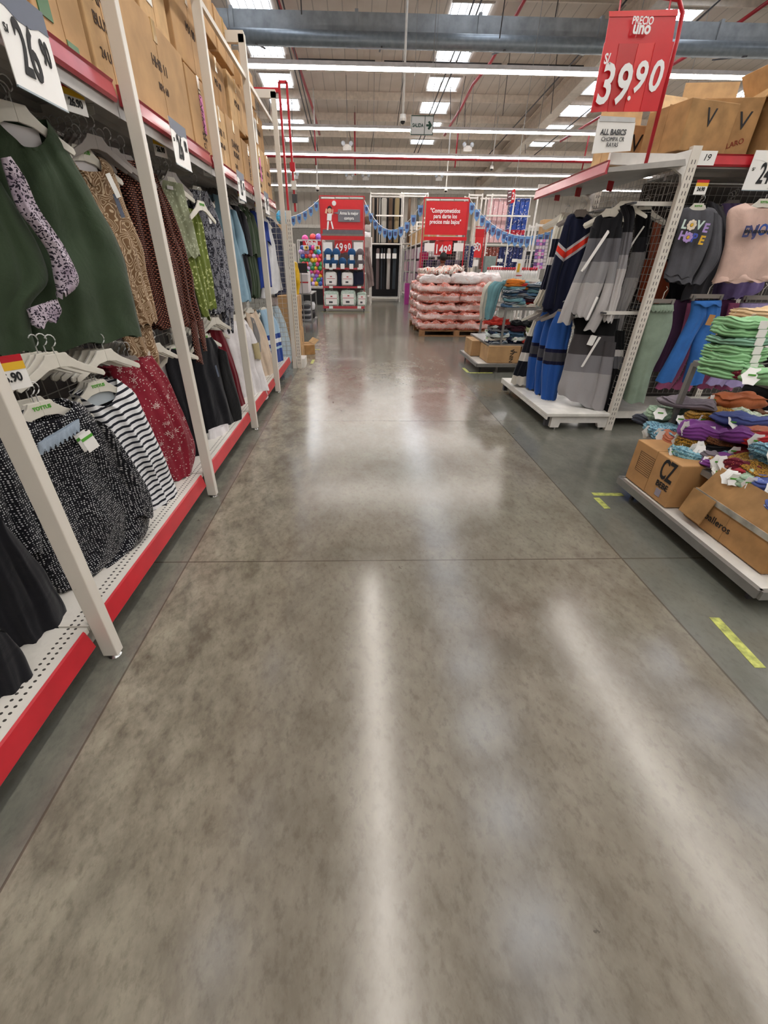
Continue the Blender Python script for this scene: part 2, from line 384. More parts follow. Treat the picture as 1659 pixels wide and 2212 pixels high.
# ---------------------------------------------------------------- LED battens
TUBE = emit('fff8f0', LAMP, 'lit tube'); HOUS = mat('d8d0cc', .4, name='batten housing')
def batten(a, b_, label, grp):
    a = Vector(a); b_ = Vector(b_); d = (b_ - a)
    r = thing('strip_light', label, 'light', a, 0, grp); o = Vector((0, 0, 1))
    obj('housing', B().bar(a + o * .05, b_ + o * .05, .15, .07), HOUS, r)
    obj('tube', B().bar(a, b_, .135, .035), TUBE, r)
    nrod = max(2, int(d.length / 4)); 
    for i in range(nrod):
        p = a + d * ((i + .5) / nrod)
        obj('hanging_rod', B().tube([p + o * .08, (p.x, p.y, roofz(p.y) - .05)], .008, 5), GREY, r)
for k, (y, w, x0) in enumerate(((12.1, 'nearest, above the red price board', -4.6), (16.6, 'second, behind the exit sign', -5), (20.05, 'third, just above the red cross pipe', -6), (23.4, 'fourth, below the red cross pipe', -7), (27.2, 'farthest, just in front of the ribbed wall', -8))):
    dx = -.012 * (12 - y) / 15
    batten((x0, y, 5), (16, y, 5), 'long white strip light running across the hall, ' + w, 'strip lights across the hall')
for x, xn in ((.28, 'over the aisle middle'), (4.4, 'over the right end cap'), (-4.2, 'over the left racks'), (8.6, 'farthest right')):
    for (ya, yb, yn) in ((-6.5, 7.8, 'one long line'),):
        batten((x, ya, 5), (x, yb, 5), 'white strip light running along the aisle overhead %s, %s' % (xn, yn), 'strip lights over the near aisle')
# ---------------------------------------------------------------- duct, pipes, cables
r = thing('air_duct', 'grey galvanised duct crossing the hall under the roof', 'duct', (0, 15, 6.35))
obj('duct_body', B().bb((-9, 14.7, 6.38), (17.5, 15.5, 6.72)), GALV, r)
obj('round_pipe', B().tube([(-9, 14.45, 6.17), (17.5, 14.45, 6.17)], .15, 12), mat('868e95', .4, .5, var=.08), r, True)
for x in (-6, -3, 0, 3, 6, 9, 12, 15):
    obj('joint_band', B().bb((x - .04, 14.66, 6.34), (x + .04, 15.54, 6.76)), GALV, r)
    obj('strap', B().bar((x + .6, 14.25, 6.0), (x + .6, 15.6, 6.34), .03), DKGREY, r)
PIPE = mat('a8202c', .35, name='red sprinkler pipe')
def pipe(pts, r_, lab, m=PIPE, nm='sprinkler_pipe', cat='pipe', grp=None):
    b = B().tube(pts, r_, 8)
    return tag(obj(nm, b, m, None, True), lab, cat, grp)
pipe([onz(588, -60, 7.8), onz(600, 0, 7.6), onz(627, 84, 7.35), onz(656, 175, 7.0), onz(675, 233, 6.75), onz(690, 290, 6.45)], .05, 'red sprinkler pipe running along the hall on the left under the roof')
pipe([onz(1165, -60, 7.8), onz(1133, 0, 7.6), onz(1060, 135, 7.15), onz(1022, 182, 7.0), onz(995, 236, 6.75), onz(960, 292, 6.45)], .05, 'red sprinkler pipe running along the hall right of the exit sign')
pipe([onz(1700, -25, 7.7), onz(1599, 47, 7.45), onz(1518, 101, 7.25), onz(1450, 141, 7.1), onz(1302, 249, 6.7), onz(1211, 305, 6.4)], .05, 'red sprinkler pipe running along the hall behind the big red price board')
pipe([(-8, 22, 5.28), (17, 22, 5.28)], .055, 'red sprinkler main crossing the hall between the strip lights')
for k, (x, y, z) in enumerate(((-1.7, 21.98, 6.1), (-.1, 21.98, 6.2), (4.05, 21.98, 6.1), (9.4, 21.98, 6.1), (-.1, 24, 7.1))):
    pipe([(x, y, z), (x, y, 5.0)], .03, 'red upright sprinkler drop, ' + ['leftmost', 'middle near one', 'right of the exit sign', 'rightmost', 'middle far one'][k], grp='sprinkler drops')
CAB = mat('3c3a3c', .6, name='dark cable')
for k, (x, dz) in enumerate(((-2.05, .2), (-1.9, .25), (2.9, .2), (3.05, .28), (9.0, .2), (-5.5, .2), (6.6, .3))):
    pipe([(x, 8, roofz(8) - dz - .5), (x + .05, 16, roofz(16) - dz - .6), (x - .05, 27, roofz(27) - dz - .3)], .022, 'dark cable conduit running along the hall, ' + ['left one beside the left red pipe', 'right one beside the left red pipe', 'left one beside the middle red pipe', 'right one beside the middle red pipe', 'by the right red pipe', 'farthest left over the boxes', 'near the sloping steel rafter'][k], CAB, 'cable_conduit', 'cable', 'cable conduits under the roof')
RODS = []
for k in range(22):
    y = R.choice([10.5, 13, 18.2, 19.5, 21, 22.5, 24.5, 26]); x = R.uniform(-5, 11); zz = R.uniform(5.6, 6.3)
    RODS.append((x, y, zz))
for k, (x, y, zz) in enumerate(sorted(RODS)):
    pipe([(x, y, roofz(y) - .01), (x + R.uniform(-.25, .25), y - .2, zz)], .012, 'thin dark hanging rod dropping from the roof, number %s from the left' % NUM[k], CAB, 'hanging_rod', 'rod', 'thin rods hanging from the roof')
for k, x in enumerate((-2, .9, 2.2, 5)):
    pipe([(x, 19.3, roofz(19.3) - .35), (x + 2.6, 19.3, roofz(19.3) - .35)], .02, 'dark tray bar across under the roof, %s from the left' % ['first', 'second', 'third', 'last'][k], CAB, 'tray_bar', 'bar', 'tray bars under the roof')
# exit sign
r = thing('exit_sign', 'white hanging SALIDA exit sign with green arrow', 'sign', (1.41, 12, 3.95))
obj('sign_panel', B().bb((1.165, 11.99, 3.955), (1.655, 12.02, 4.275)), WHITEP, r)
EG = mat('1f4a38', .5, name='exit green', var=0)
obj('sign_border', B().bb((1.165, 11.98, 3.955), (1.655, 11.99, 3.967)).bb((1.165, 11.98, 4.263), (1.655, 11.99, 4.275)).bb((1.165, 11.98, 3.955), (1.177, 11.99, 4.275)).bb((1.643, 11.98, 3.955), (1.655, 11.99, 4.275)).bb((1.463, 11.98, 3.955), (1.473, 11.99, 4.275)), EG, r)
text('SALIDA', .085, EG, r, (1.32 - 1.41, -.012, .16), (PI / 2, 0, 0), sx=.86, bold=.003)
obj('arrow', B().prism([(-.06, -.018), (.0, -.018), (-.025, -.055), (.01, -.075), (.068, 0), (.01, .075), (-.025, .055), (0, .018), (-.06, .018)], (1.56, 11.988, 4.115), (1, 0, 0), (0, 0, 1), (0, -.002, 0)), EG, r)
for x in (1.2, 1.62): obj('hanging_wire', B().tube([(x, 12, 4.27), (x, 12, roofz(12) - .05)], .004, 5), GREY, r)
# cameras on white poles, emergency lights
for k, (px, py, y) in enumerate(((870, 262, 14), (686, 410, 22), (963, 412, 24), (1062, 365, 24))):
    p = ony(px, py, y)
    r = thing('security_camera', ['white dome camera on a pole left of the exit sign', 'white dome camera on a pole over the ball cage', 'white dome camera on a pole above the red slogan board', 'white camera bracket near the sloping steel beam'][k], 'camera', p)
    obj('pole', B().tube([(p.x, p.y, p.z + .12), (p.x, p.y, roofz(y) - .05)], .028, 8), WHITE, r, True)
    obj('camera_body', B().tube([(p.x, p.y, p.z + .13), (p.x, p.y, p.z)], [.07, .085], 12), WHITE, r, True)
    obj('dome', B().sphere((p.x, p.y, p.z), .06, 12, 8), BLACK, r, True)
LENS = mat('cfd3da', .2, name='lamp lens')
for k, (px, py, y) in enumerate(((750, 318, 21), (1010, 321, 21), (637, 382, 27), (755, 384, 27), (790, 385, 27.4), (948, 386, 27))):
    p = ony(px, py, y)
    r = thing('emergency_light', 'small white twin emergency light, ' + ['above the first red slogan board', 'right of the exit sign', 'at the far left over the ball cage', 'left one of the close pair by the far wall', 'right one of the close pair by the far wall', 'over the Comprometidos board'][k], 'lamp', p, 0, 'twin emergency lights')
    obj('lamp_box', B().box(p, (.32, .12, .16)), WHITE, r); 
    for s in (-.15, .15): obj('lamp_head', B().sphere((p.x + s, p.y - .08, p.z + .1), .08, 10, 6), LENS, r, True)
    obj('hanging_rod', B().tube([(p.x, p.y, p.z + .08), (p.x, p.y, roofz(y) - .05)], .01, 5), GREY, r)
# floor tape
TAPE = mat('b9bd62', .6, name='worn yellow floor tape', var=.25, vs=25)
def ftape(a, b_, w, lab):
    a = Vector(a); b_ = Vector(b_); tag(obj('floor_tape', B().bar((a.x, a.y, .001), (b_.x, b_.y, .001), w, .002), TAPE), lab, 'tape')
ftape((1.80, 2.76), (2.03, 2.75), .045, 'yellow floor tape strip running under the near cloth table')
ftape((1.80, 2.70), (1.80, 2.54), .045, 'short yellow floor tape strip closing the corner by the near cloth table')
ftape((1.775, 1.46), (1.755, 1.16), .05, 'longest yellow floor tape strip beside the near cloth table')
ftape((1.77, 1.10), (1.86, 1.10), .05, 'yellow floor tape scrap at the right picture edge')
ftape((1.80, 6.95), (1.80, 7.3), .05, 'pale floor tape strip at the corner of the far cloth table')
ftape((1.82, 6.93), (2.2, 6.93), .05, 'pale floor tape strip along the front of the far cloth table')
ftape((-.82, 7.6), (-.82, 7.95), .05, 'yellow floor tape strip on the left past the clothes racks')
ftape((-.98, 9.0), (-.78, 9.0), .05, 'yellow floor tape strip by the stacked brown boxes')
ftape((-1.35, 16.9), (.45, 16.9), .05, 'white floor tape in front of the stepped stand')
# ================================================================ racks
MESHW = mat('a9a6a0', .35, .5, name='wire mesh')
def wiremesh(b, o, u, v, nu, nv, su, sv, r=.0025):
    o, u, v = Vector(o), Vector(u), Vector(v)
    for i in range(nu + 1): b.bar(o + u * (i * su), o + u * (i * su) + v * (nv * sv), r * 2)
    for i in range(nv + 1): b.bar(o + v * (i * sv), o + v * (i * sv) + u * (nu * su), r * 2)
    return b
def lipprism(b, p0, L_, dirv, out, h=.075):
    """slanted ticket strip: p0 bottom-back corner, runs dirv*L_, faces out"""
    b.prism([(0, 0), (.012, -.004), (.022, .01), (.012, h - .01), (.02, h), (0, h)], p0, out, (0, 0, 1), Vector(dirv) * L_); return b
XB = -1.78
YP = [-.212, 1.261, 2.734, 4.207, 5.68, 7.15]
SPEC = mat('dcd8ce', .4, name='perforated shelf top')
tS = NT('perforated shelf'); tc = tS.new('ShaderNodeTexCoord').outputs['Object']; sp = tS.new('ShaderNodeSeparateXYZ'); tS.set(sp.inputs[0], tc)
fy = tS.math('ABSOLUTE', tS.math('SUBTRACT', tS.math('FRACT', tS.math('MULTIPLY', sp.outputs[1], 40.)), .5))
rows_ = None
for xx in (-.045, -.075, -.33, -.36):
    q = tS.math('ADD', tS.math('POWER', tS.math('DIVIDE', fy, .22), 2.), tS.math('POWER', tS.math('DIVIDE', tS.math('SUBTRACT', sp.outputs[0], xx), .006), 2.))
    q = tS.math('LESS_THAN', q, 1.); rows_ = q if rows_ is None else tS.math('MAXIMUM', rows_, q)
dirt = tS.ramp(tS.noise(tc, 7, 6, .7), [(.55, (0, 0, 0, 1)), (.8, (1, 1, 1, 1))])
tS.col(tS.mix(rows_, tS.mix(tS.math('MULTIPLY', dirt, .35), L('ddd8cf'), L('8c867c')), L('3d3a36'))); tS.rough(.4); PERF = tS.m
tP = NT('scuffed post'); tc = tP.new('ShaderNodeTexCoord').outputs['Object']
tP.col(tP.mix(tP.ramp(tP.noise(tc, 22, 6, .75, 1.), [(.66, (0, 0, 0, 1)), (.7, (1, 1, 1, 1))]), tP.mix(tP.noise(tc, 3, 3), L('e9e3d8'), L('d4cdc2')), L('8e8478'))); tP.rough(.4); POST = tP.m
def gondola(i, y0, y1, lab):
    r = thing('shelving_bay', lab, 'shelf rack', (-1.13, y0, 0))
    obj('post', B().bb((-1.125, y0 + .000, .015), (-1.06, y0 + .048, 3.36)), POST, r, bev=.004)
    obj('post', B().bb((XB - .02, y0 + .000, 0), (XB + .04, y0 + .048, 3.36)), POST, r)
    obj('crossbar', B().bb((XB, y0 + .000, 3.30), (-1.07, y0 + .048, 3.38)), POST, r)
    obj('foot', B().tube([(-1.09, y0 + .024, 0), (-1.09, y0 + .024, .018)], [.028, .012], 12), CHROME, r)
    obj('base_bracket', B().bb((XB, y0 + .05, .03), (-1.2, y0 + .09, .12)).bb((-1.26, y0 + .05, .005), (-1.22, y0 + .09, .03)), WHITE2, r)
    obj('base_shelf', B().bb((XB + .04, y0 + .005, .17), (-1.13, y1 - .005, .195)), PERF, r, loc=(-1.13, y0, .17))
    k = B(); k.prism([(0, 0), (.012, -.004), (.024, .012), (.006, .092), (0, .1)], (-1.132, y0 + .03, .1), (1, 0, 0), (0, 0, 1), (0, y1 - y0 - .06, 0))
    obj('kick_strip', k, RED, r)
    b = B().bb((XB + .04, y0 + .005, 2.15), (-1.15, y1 - .005, 2.185)).bb((-1.16, y0 + .005, 2.10), (-1.15, y1 - .005, 2.15))
    for x in (-1.35, -1.55): b.bb((x - .02, y0, 2.12), (x + .02, y1, 2.15))
    obj('top_shelf', b, GREYSH, r)
    obj('shelf_lip', lipprism(B(), (-1.15, y0 + .03, 2.15), y1 - y0 - .06, (0, 1, 0), (1, 0, 0)), PINKLIP, r)
    obj('shelf_bracket', B().prism([(0, 0), (.5, .1), (.5, .14), (0, .14)], (XB, y0 + .03, 2.02), (1, 0, 0), (0, 0, 1), (0, .006, 0)), WHITE2, r)
    for z in (2.02, 1.06):
        obj('hang_rail', B().bar((-1.62, y0 + .03, z), (-1.62, y1 - .03, z), .03, .014), DKST, r)
    obj('guard_rail', B().bb((-1.11, y0 + .048, 3.05), (-1.085, y1, 3.085)), POST, r)
    m = B(); wiremesh(m, (XB + .02, y0 + .03, .25), (0, 1, 0), (0, 0, 1), 14, 19, .1, .1); obj('mesh_panel', m, MESHW, r)
    obj('back_panel', B().bb((XB - .015, y0, .02), (XB, y1, 2.15)), mat('55504c', .8, name='dim back panel'), r)
    return r
GREYSH = mat('a9a5a0', .45, name='grey shelf'); DKST = mat('55565a', .35, .6, name='dark steel rail')
labs = ['white shelving bay nearest the camera on the left, over black clothes', 'white shelving bay on the left holding dark green and polka dot blouses', 'white shelving bay on the left holding long patterned dresses', 'white shelving bay on the left holding dark green tees over dark red tops', 'white shelving bay on the left holding white tees and royal blue shirts']
for i in range(5): gondola(i, YP[i], YP[i + 1], labs[i])
# end frame of the left run
r = thing('end_upright', 'slotted white end upright closing the left shelving run', 'shelf rack', (-1.0, 7.25, 0))
def slotted(b, c, d, z0, z1, face, axis='y'):
    b.cm = 0; b.bb((c[0] - d[0] / 2, c[1] - d[1] / 2, z0), (c[0] + d[0] / 2, c[1] + d[1] / 2, z1)); b.cm = 1
    n_ = int((z1 - z0 - .1) / .05)
    for i in range(n_):
        z = z0 + .08 + i * .05
        for s in (-.010, .010):
            if axis == 'y': b.box((c[0] + s * 1.3, c[1] + face * (d[1] / 2 + .0006), z), (.005, .001, .028))
            else: b.box((c[0] + face * (d[0] / 2 + .0006), c[1] + s, z), (.001, .005, .028))
    return b
SLOT = mat('2b2927', .8, name='slot shadow hole')
obj('post', slotted(B(), (-.985, 7.25), (.07, .05), .0, 2.15, -1), [POST, SLOT], r)
obj('post', B().bb((-1.09, 7.2, 0), (-1.03, 7.25, 3.36)), POST, r)
obj('post', B().bb((-1.8, 7.2, 0), (-1.74, 7.25, 3.36)), POST, r)
obj('crossbar', B().bb((-1.78, 7.2, 3.30), (-1.03, 7.25, 3.38)), POST, r)
obj('foot_plate', B().bb((-1.06, 7.26, 0), (-.90, 7.6, .14)), WHITE, r)
m = wiremesh(B(), (-1.76, 7.28, .2), (1, 0, 0), (0, 0, 1), 10, 28, .072, .07); obj('mesh_panel', m, mat('cfc9c0', .4, .3), r)
# red sign frame on the end of the run
r = thing('sign_frame', 'tall empty red tube frame at the end of the left shelving run', 'frame', (-1.0, 7.4, 2.15))
for x in (-1.0, -.9): obj('tube', B().bar((x, 7.4, 2.15), (x, 7.4, 3.5), .028), RED, r)
obj('tube', B().bar((-1.75, 7.4, 3.42), (-1.0, 7.4, 3.42), .045), RED, r); obj('tube', B().bar((-1.0, 7.4, 3.5), (-.9, 7.4, 3.5), .028), RED, r)
for k, z in enumerate((2.25, 2.4, 2.6)): obj('ticket_holder', B().bb((-.93, 7.36, z), (-.86, 7.39, z + .1)), [DKGREY, WHITE2, RED][k], r)
# ---------------------------------------------------------------- cardboard boxes
def carton(lab, c, d, m=CARD, rz=0, tape=True, writing=None, grp=None, flaps=None, side='x', wsize=.09, wmat=INK, wrot=0):
    """c = centre of the base"""
    r = thing('cardboard_box', lab, 'box', c, rz, grp)
    b = B(); w, dp, h = d
    b.bb((-w / 2, -dp / 2, 0), (w / 2, dp / 2, h if flaps is None else h - .004))
    o = obj('carton', b, m, r, bev=.006, local=True)
    # bulge: slight sag of the walls by the bevel only; seams
    s = B().bb((-w / 2 - .0015, -.002, 0), (w / 2 + .0015, .002, h + .0015)); obj('seam', s, CARD3, r, local=True)
    if tape:
        obj('packing_tape', B().bb((-w / 2 - .003, -.028, h - .09), (w / 2 + .003, .028, h + .003)), TAPEC, r, local=True)
    if flaps:
        for (fx, fy, ang, ln) in flaps:
            q = B()
            if fx: q.box((0, 0, ln / 2), (.006, dp * .96, ln), ry=0); loc = (fx * w / 2, 0, h); rot = (0, math.radians(ang) * fx, 0)
            else: q.box((0, 0, ln / 2), (w * .96, .006, ln)); loc = (0, fy * dp / 2, h); rot = (-math.radians(ang) * fy, 0, 0)
            f = obj('flap', q, CARD2, r, local=True, loc=loc); f.rotation_euler = rot
    if writing:
        for (s_, dx, dz, sz) in writing:
            if side == 'x': text(s_, sz, wmat, r, (w / 2 + .002, dx, dz), (PI / 2, wrot, PI / 2), 'handwriting')
            elif side == '-x': text(s_, sz, wmat, r, (-w / 2 - .002, dx, dz), (PI / 2, wrot, -PI / 2), 'handwriting')
            else: text(s_, sz, wmat, r, (dx, -dp / 2 - .002, dz), (PI / 2, wrot, 0), 'handwriting')
    return r
TAPEC = mat('c8a468', .15, name='glossy packing tape', var=.15)
# lower row on the left top shelf: (y0, y1, height, words)
rowA = [(.25, 1.2, .62, 'plain brown'), (1.24, 1.72, .6, 'wide'), (1.76, 2.22, .62, 'narrow torn'), (2.25, 2.62, .66, 'green taped'), (2.66, 3.0, .55, 'brown'), (3.03, 3.96, .50, 'big scribbled'), (3.99, 4.52, .48, 'taped'), (4.56, 4.95, .44, 'pen marked'), (4.98, 5.5, .46, 'yellowish'), (5.54, 6.08, .4, 'labelled'), (6.12, 6.75, .5, 'pink stickered'), (6.78, 7.14, .5, 'last')]
MARK = mat('4a3a30', .8, name='marker pen', var=0); REDPEN = mat('8a3420', .8, name='red marker pen', var=0); PINKS = mat('e060b0', .5, name='pink sticker', var=.03)
for k, (a, b_, h, w) in enumerate(rowA):
    wr = [('HHB 11', .0, h * .62, .07), ('RP6 60', .0, h * .42, .05)] if k % 2 else [('DAMAS', 0, h * .6, .08), ('BLUSAS', 0, h * .45, .06), ('24 U', -.05, h * .25, .05)]
    if k < 3: wr = None
    r = carton('%s cardboard box in the lower row on the left top shelf, number %d from the near end' % (w, k + 1), (-1.42, (a + b_) / 2, 2.187), (.5, b_ - a, h), [CARD, CARD2, CARD][k % 3], writing=wr, side='x', wmat=MARK, wrot=0 if k % 3 else PI / 2)
    r['label'] = ['plain brown box farthest left on the top shelf', 'wide box above the big 26.90 card on the left', 'narrow torn box with glossy tape on the left top shelf', 'box with green and silver tape above the first price card', 'brown box behind the second white post', 'big scribbled box just past the second white post', 'box with long black handwriting and a pink mark', 'pen marked box behind the third white post', 'yellowish box with rows of handwriting', 'box with printed grid label under the guard rail', 'pink stickered box by the fourth post', 'last box of the lower row near the red frame'][k]
    if k in (6, 10): obj('pink_sticker', B().bb((.251, -.02, h * .35), (.253, .05, h * .8)), PINKS, r, local=True)
    if k == 3:
        [obj('green_tape', B().bb((.25, a_, .1 - .08 * q_), (.254, a_ + .08, .16 - .08 * q_)), mat('3f7040', .3, name='green tape'), r, local=True) for q_, a_ in enumerate((-.15, .0))]
rowB = [(1.5, 2.3, .4), (2.33, 2.95, .42), (2.98, 3.42, .46), (3.46, 3.9, .44), (3.95, 4.7, .44), (4.75, 5.25, .34), (5.3, 5.85, .36), (5.9, 6.4, .38), (6.45, 7.1, .36)]
for k, (a, b_, h) in enumerate(rowB):
    ztop = 2.19 + max(q[2] for q in rowA if q[0] < b_ and q[1] > a)
    r = carton(['upper box over the torn carton far left', 'upper box with shiny yellow tape at the top left edge', 'upper box beside the second white post top', 'upper box with a white bag sticker', 'upper wide box sagging behind the third post', 'upper box behind the guard rail after the third post', 'upper pale box above the yellowish carton', 'upper box with yellow label behind the guard rail', 'upper box with a white sheet near the fourth post'][k], (-1.43 + R.uniform(-.02, .02), (a + b_) / 2, ztop + .003), (.46, b_ - a, h), [CARD2, CARD, CARD3][k % 3], writing=[('MX 08', 0, h * .5, .07)] if k > 3 else None, wmat=MARK)
    if k == 3: obj('white_sticker', B().bb((.231, -.1, .1), (.234, -.02, .34)), PAPER, r, local=True)
    if k == 7: obj('yellow_label', B().bb((.231, -.05, .05), (.234, .05, .28)), YEL, r, local=True)
    if k == 8: obj('white_sheet', B().bb((.231, -.2, .06), (.234, -.08, .28)), PAPER, r, local=True)
for k, (a, b_, h, z) in enumerate(((4.6, 5.3, .36, 3.13), (5.35, 5.9, .3, 3.13), (6.2, 6.9, .3, 3.11))):
    carton(['topmost box above the guard rail by the third post', 'topmost box standing over the fourth post', 'topmost box next to the far crossbar'][k], (-1.45, (a + b_) / 2, z), (.42, b_ - a, h), CARD)
# ---------------------------------------------------------------- price cards
def pricecard(c, w, h, big, small, lab, mode='x', tilt=.12, top=SLATE, grp=None):
    """card hanging off a shelf lip; c = top centre, faces +x or -y"""
    rz = PI / 2 if mode == 'x' else 0
    r = thing('price_card', lab, 'price card', c, rz, grp)
    def P(b): return b
    obj('card', B().bb((-w / 2, 0, -h), (w / 2, .003, 0)), WHITEP, r, local=True)
    obj('header_band', B().bb((-w / 2, -.0015, -h * .24), (w / 2, 0, 0)).prism([(-w * .3, -h * .24), (w * .3, -h * .24), (w * .12, -h * .3), (-w * .12, -h * .3)], (0, -.0015, 0), (1, 0, 0), (0, 0, 1), (0, .0015, 0)), top, r, local=True)
    text('S/', h * .12, INK, r, (-w * .40, -.0025, -h * .47), (PI / 2, 0, 0), 'currency_mark')
    text(big, h * .74, INK, r, (-w * .08, -.0025, -h * .60), (PI / 2, 0, 0), 'price_digits', sx=.56, bold=h * .014)
    text(small, h * .36, INK, r, (w * .30, -.0025, -h * .48), (PI / 2, 0, 0), 'price_digits', sx=.52, bold=h * .007)
    obj('card_edge', B().bb((-w / 2, -.002, -h - .006), (w / 2, .004, -h)), mat('8a99a0', .2, name='clear plastic edge'), r, local=True)
    r.rotation_euler[0] = 0; return r
pricecard((-1.085, 2.0, 2.235), .27, .25, '26', '90', 'biggest 26.90 price card, at the top left corner of the picture')
pricecard((-1.085, 3.37, 2.225), .27, .21, '26', '90', 'second 26.90 price card, between the second and third white posts')
pricecard((-1.085, 4.92, 2.225), .27, .21, '15', '90', 'narrow looking price card hanging between the third and fourth posts')
pricecard((-1.085, 6.18, 2.225), .27, .21, '19', '90', 'farthest price card on the left shelf lip')
def smalltag(p, rz, lab, txt='26.90', s=1., grp='small yellow topped price tags on the left'):
    r = thing('price_tag', lab, 'price tag', p, rz, grp); w, h = .10 * s, .085 * s
    obj('tag_card', B().bb((-w / 2, 0, -h), (w / 2, .002, 0)), WHITEP, r, local=True)
    obj('yellow_band', B().bb((-w / 2, -.001, -h * .36), (w / 2, 0, -h * .1)), YEL, r, local=True)
    obj('red_holder', B().bb((-w / 2, -.001, -h * .1), (w / 2, .003, h * .12)), RED, r, local=True)
    text(txt, h * .42, INK, r, (0, -.002, -h * .6), (PI / 2, 0, 0), 'price_digits', sx=.8, bold=.001); return r
smalltag((-1.2, 2.44, 2.13), PI / 2 - .4, 'small 26.90 tag right of the biggest price card')
p = onx(342, 300, -1.2); smalltag((-1.2, p.y, p.z), PI / 2 - .4, 'small dim tag under the shelf before the second 26.90 card')
for k, (px, py) in enumerate(((447, 362), (478, 398), (521, 425), (556, 447))):
    p = onx(px, py, -1.2); smalltag((-1.2, p.y, p.z + .03), PI / 2 - .4, ['small red tag past the third white post', 'small dim tag above the blue shirts', 'small dim tag above the green tees', 'small dim tag by the fourth post'][k])
p = onx(12, 778, -1.12); smalltag((-1.13, p.y, p.z), PI / 2 - .5, 'small tag ending in 90 at the left edge above the white hangers', '26.90', 1.1)
# ================================================================ right end cap and long gondola
def brk(b, o, out, ln, h):
    b.prism([(0, 0), (ln, h * .72), (ln, h), (0, h), ], o, out, (0, 0, 1), (0, .006, 0)); return b
r = thing('end_cap_rack', 'white end cap rack on the right holding striped and grey sweaters', 'shelf rack', (2.0, 4.2, 0))
for y in (4.22, 5.72):
    b = slotted(B(), (2.68, y), (.075, .05), 0, 2.33, -1, 'y'); b.cm = 0
    obj('upright', b, [POST, SLOT], r)
    obj('base_foot', B().prism([(0, 0), (.09, 0), (.10, .05), (.5, .05), (.52, 0), (.62, 0), (.62, .14), (0, .14)], (2.04, y - .02, .03), (1, 0, 0), (0, 0, 1), (0, .05, 0)), WHITE, r)
    obj('top_bracket', B().prism([(-.02, .22), (.50, .22), (.63, .25), (.655, .22), (.655, .0), (.63, 0), (.6, .09), (.52, .13), (-.02, .15)], (2.02, y - .02, 2.06), (1, 0, 0), (0, 0, 1), (0, .03, 0)), WHITE, r)
    for x in (2.1, 2.58): obj('foot', B().tube([(x, y, 0), (x, y, .035)], .012, 8), CHROME, r)
obj('base_shelf', B().bb((1.97, 4.18, .15), (2.64, 5.78, .185)).bb((1.97, 4.18, .12), (1.985, 5.78, .15)), mat('e8e4dc', .35, name='white tray'), r, bev=.005)
obj('dark_caster_bracket', B().bb((2.0, 5.7, .03), (2.05, 5.76, .12)).bb((2.0, 4.25, .03), (2.06, 4.3, .12)), DKGREY, r)
b = B().prism([(0, 0), (.0, .03), (.6, .09), (.62, .05)], (1.98, 4.15, 2.15), (1, 0, 0), (0, 0, 1), (0, 1.55, 0))
for i in range(4): b.bar((2.1 + i * .13, 4.16, 2.17 + .012 * i), (2.1 + i * .13, 5.68, 2.17 + .012 * i), .02)
obj('top_shelf', b, GREYSH, r)
obj('shelf_lip', lipprism(B(), (1.985, 4.15, 2.14), 1.55, (0, 1, 0), (-1, 0, 0), .085), PINKLIP, r)
obj('mesh_panel', wiremesh(B(), (2.66, 4.26, .25), (0, 1, 0), (0, 0, 1), 24, 33, .06, .06, .002), MESHW, r)
obj('hang_rail', B().bar((2.33, 4.25, 1.97), (2.33, 5.7, 1.97), .028, .014), DKST, r)
obj('hang_rail', B().bar((2.33, 4.25, 1.13), (2.33, 5.7, 1.13), .028, .014), DKST, r)
for y in (4.3, 4.95, 5.6):
    for z in (1.97, 1.13): obj('rail_arm', B().bar((2.33, y, z), (2.67, y, z), .02, .03), WHITE2, r)
for y in (4.5, 4.9, 5.3): obj('face_out_hook', B().tube([(2.64, y, 1.99), (2.1, y, 1.95), (2.09, y, 1.97)], .005, 6).tube([(2.64, y, 1.93), (2.12, y, 1.93)], .004, 6), MESHW, r)
for k, (px, py) in enumerate(((1318, 402), (1249, 415), (1204, 425))):
    p = ony(px, py, 4.5 + k * .5); obj('red_ticket', B().box((p.x, p.y, p.z), (.07, .01, .07), rz=.5), RED, r)
r = thing('long_rack', 'white long rack on the right with pants under kids sweatshirts', 'shelf rack', (3.3, 4.3, 0))
b = B().bb((2.76, 4.30, .14), (5.4, 4.9, .175)).bb((2.76, 4.30, .10), (5.4, 4.315, .14)); obj('base_shelf', b, mat('e8e4dc', .35, name='white tray'), r)
obj('shelf_lip', lipprism(B(), (2.74, 4.25, 2.215), 2.66, (1, 0, 0), (0, -1, 0), .075), RED, r)
b = B().bb((2.74, 4.25, 2.2), (5.4, 4.9, 2.225)); 
for y in (4.4, 4.6): b.bb((2.74, y, 2.17), (5.4, y + .03, 2.2))
obj('top_shelf', b, GREYSH, r)
for x in (4.1, 5.42): obj('upright', slotted(B(), (x, 4.93), (.07, .05), 0, 2.3, -1), [POST, SLOT], r)
obj('back_panel', B().bb((2.76, 4.96, .02), (5.4, 4.98, 2.2)), mat('4a4542', .8, name='dim back panel'), r)
obj('mesh_panel', wiremesh(B(), (2.76, 4.95, .2), (1, 0, 0), (0, 0, 1), 40, 30, .066, .066, .002), MESHW, r)
obj('hang_rail', B().bar((2.78, 4.55, 1.98), (5.38, 4.55, 1.98), .02, .02), DKST, r); obj('hang_rail', B().bar((2.78, 4.6, 1.16), (5.38, 4.6, 1.16), .02, .02), DKST, r)
r2 = tag(obj('paper_note', B().bb((2.72, 4.222, 2.215), (2.87, 4.224, 2.305)), PAPER), 'white paper note with a handwritten 19 taped to the red shelf lip', 'note')
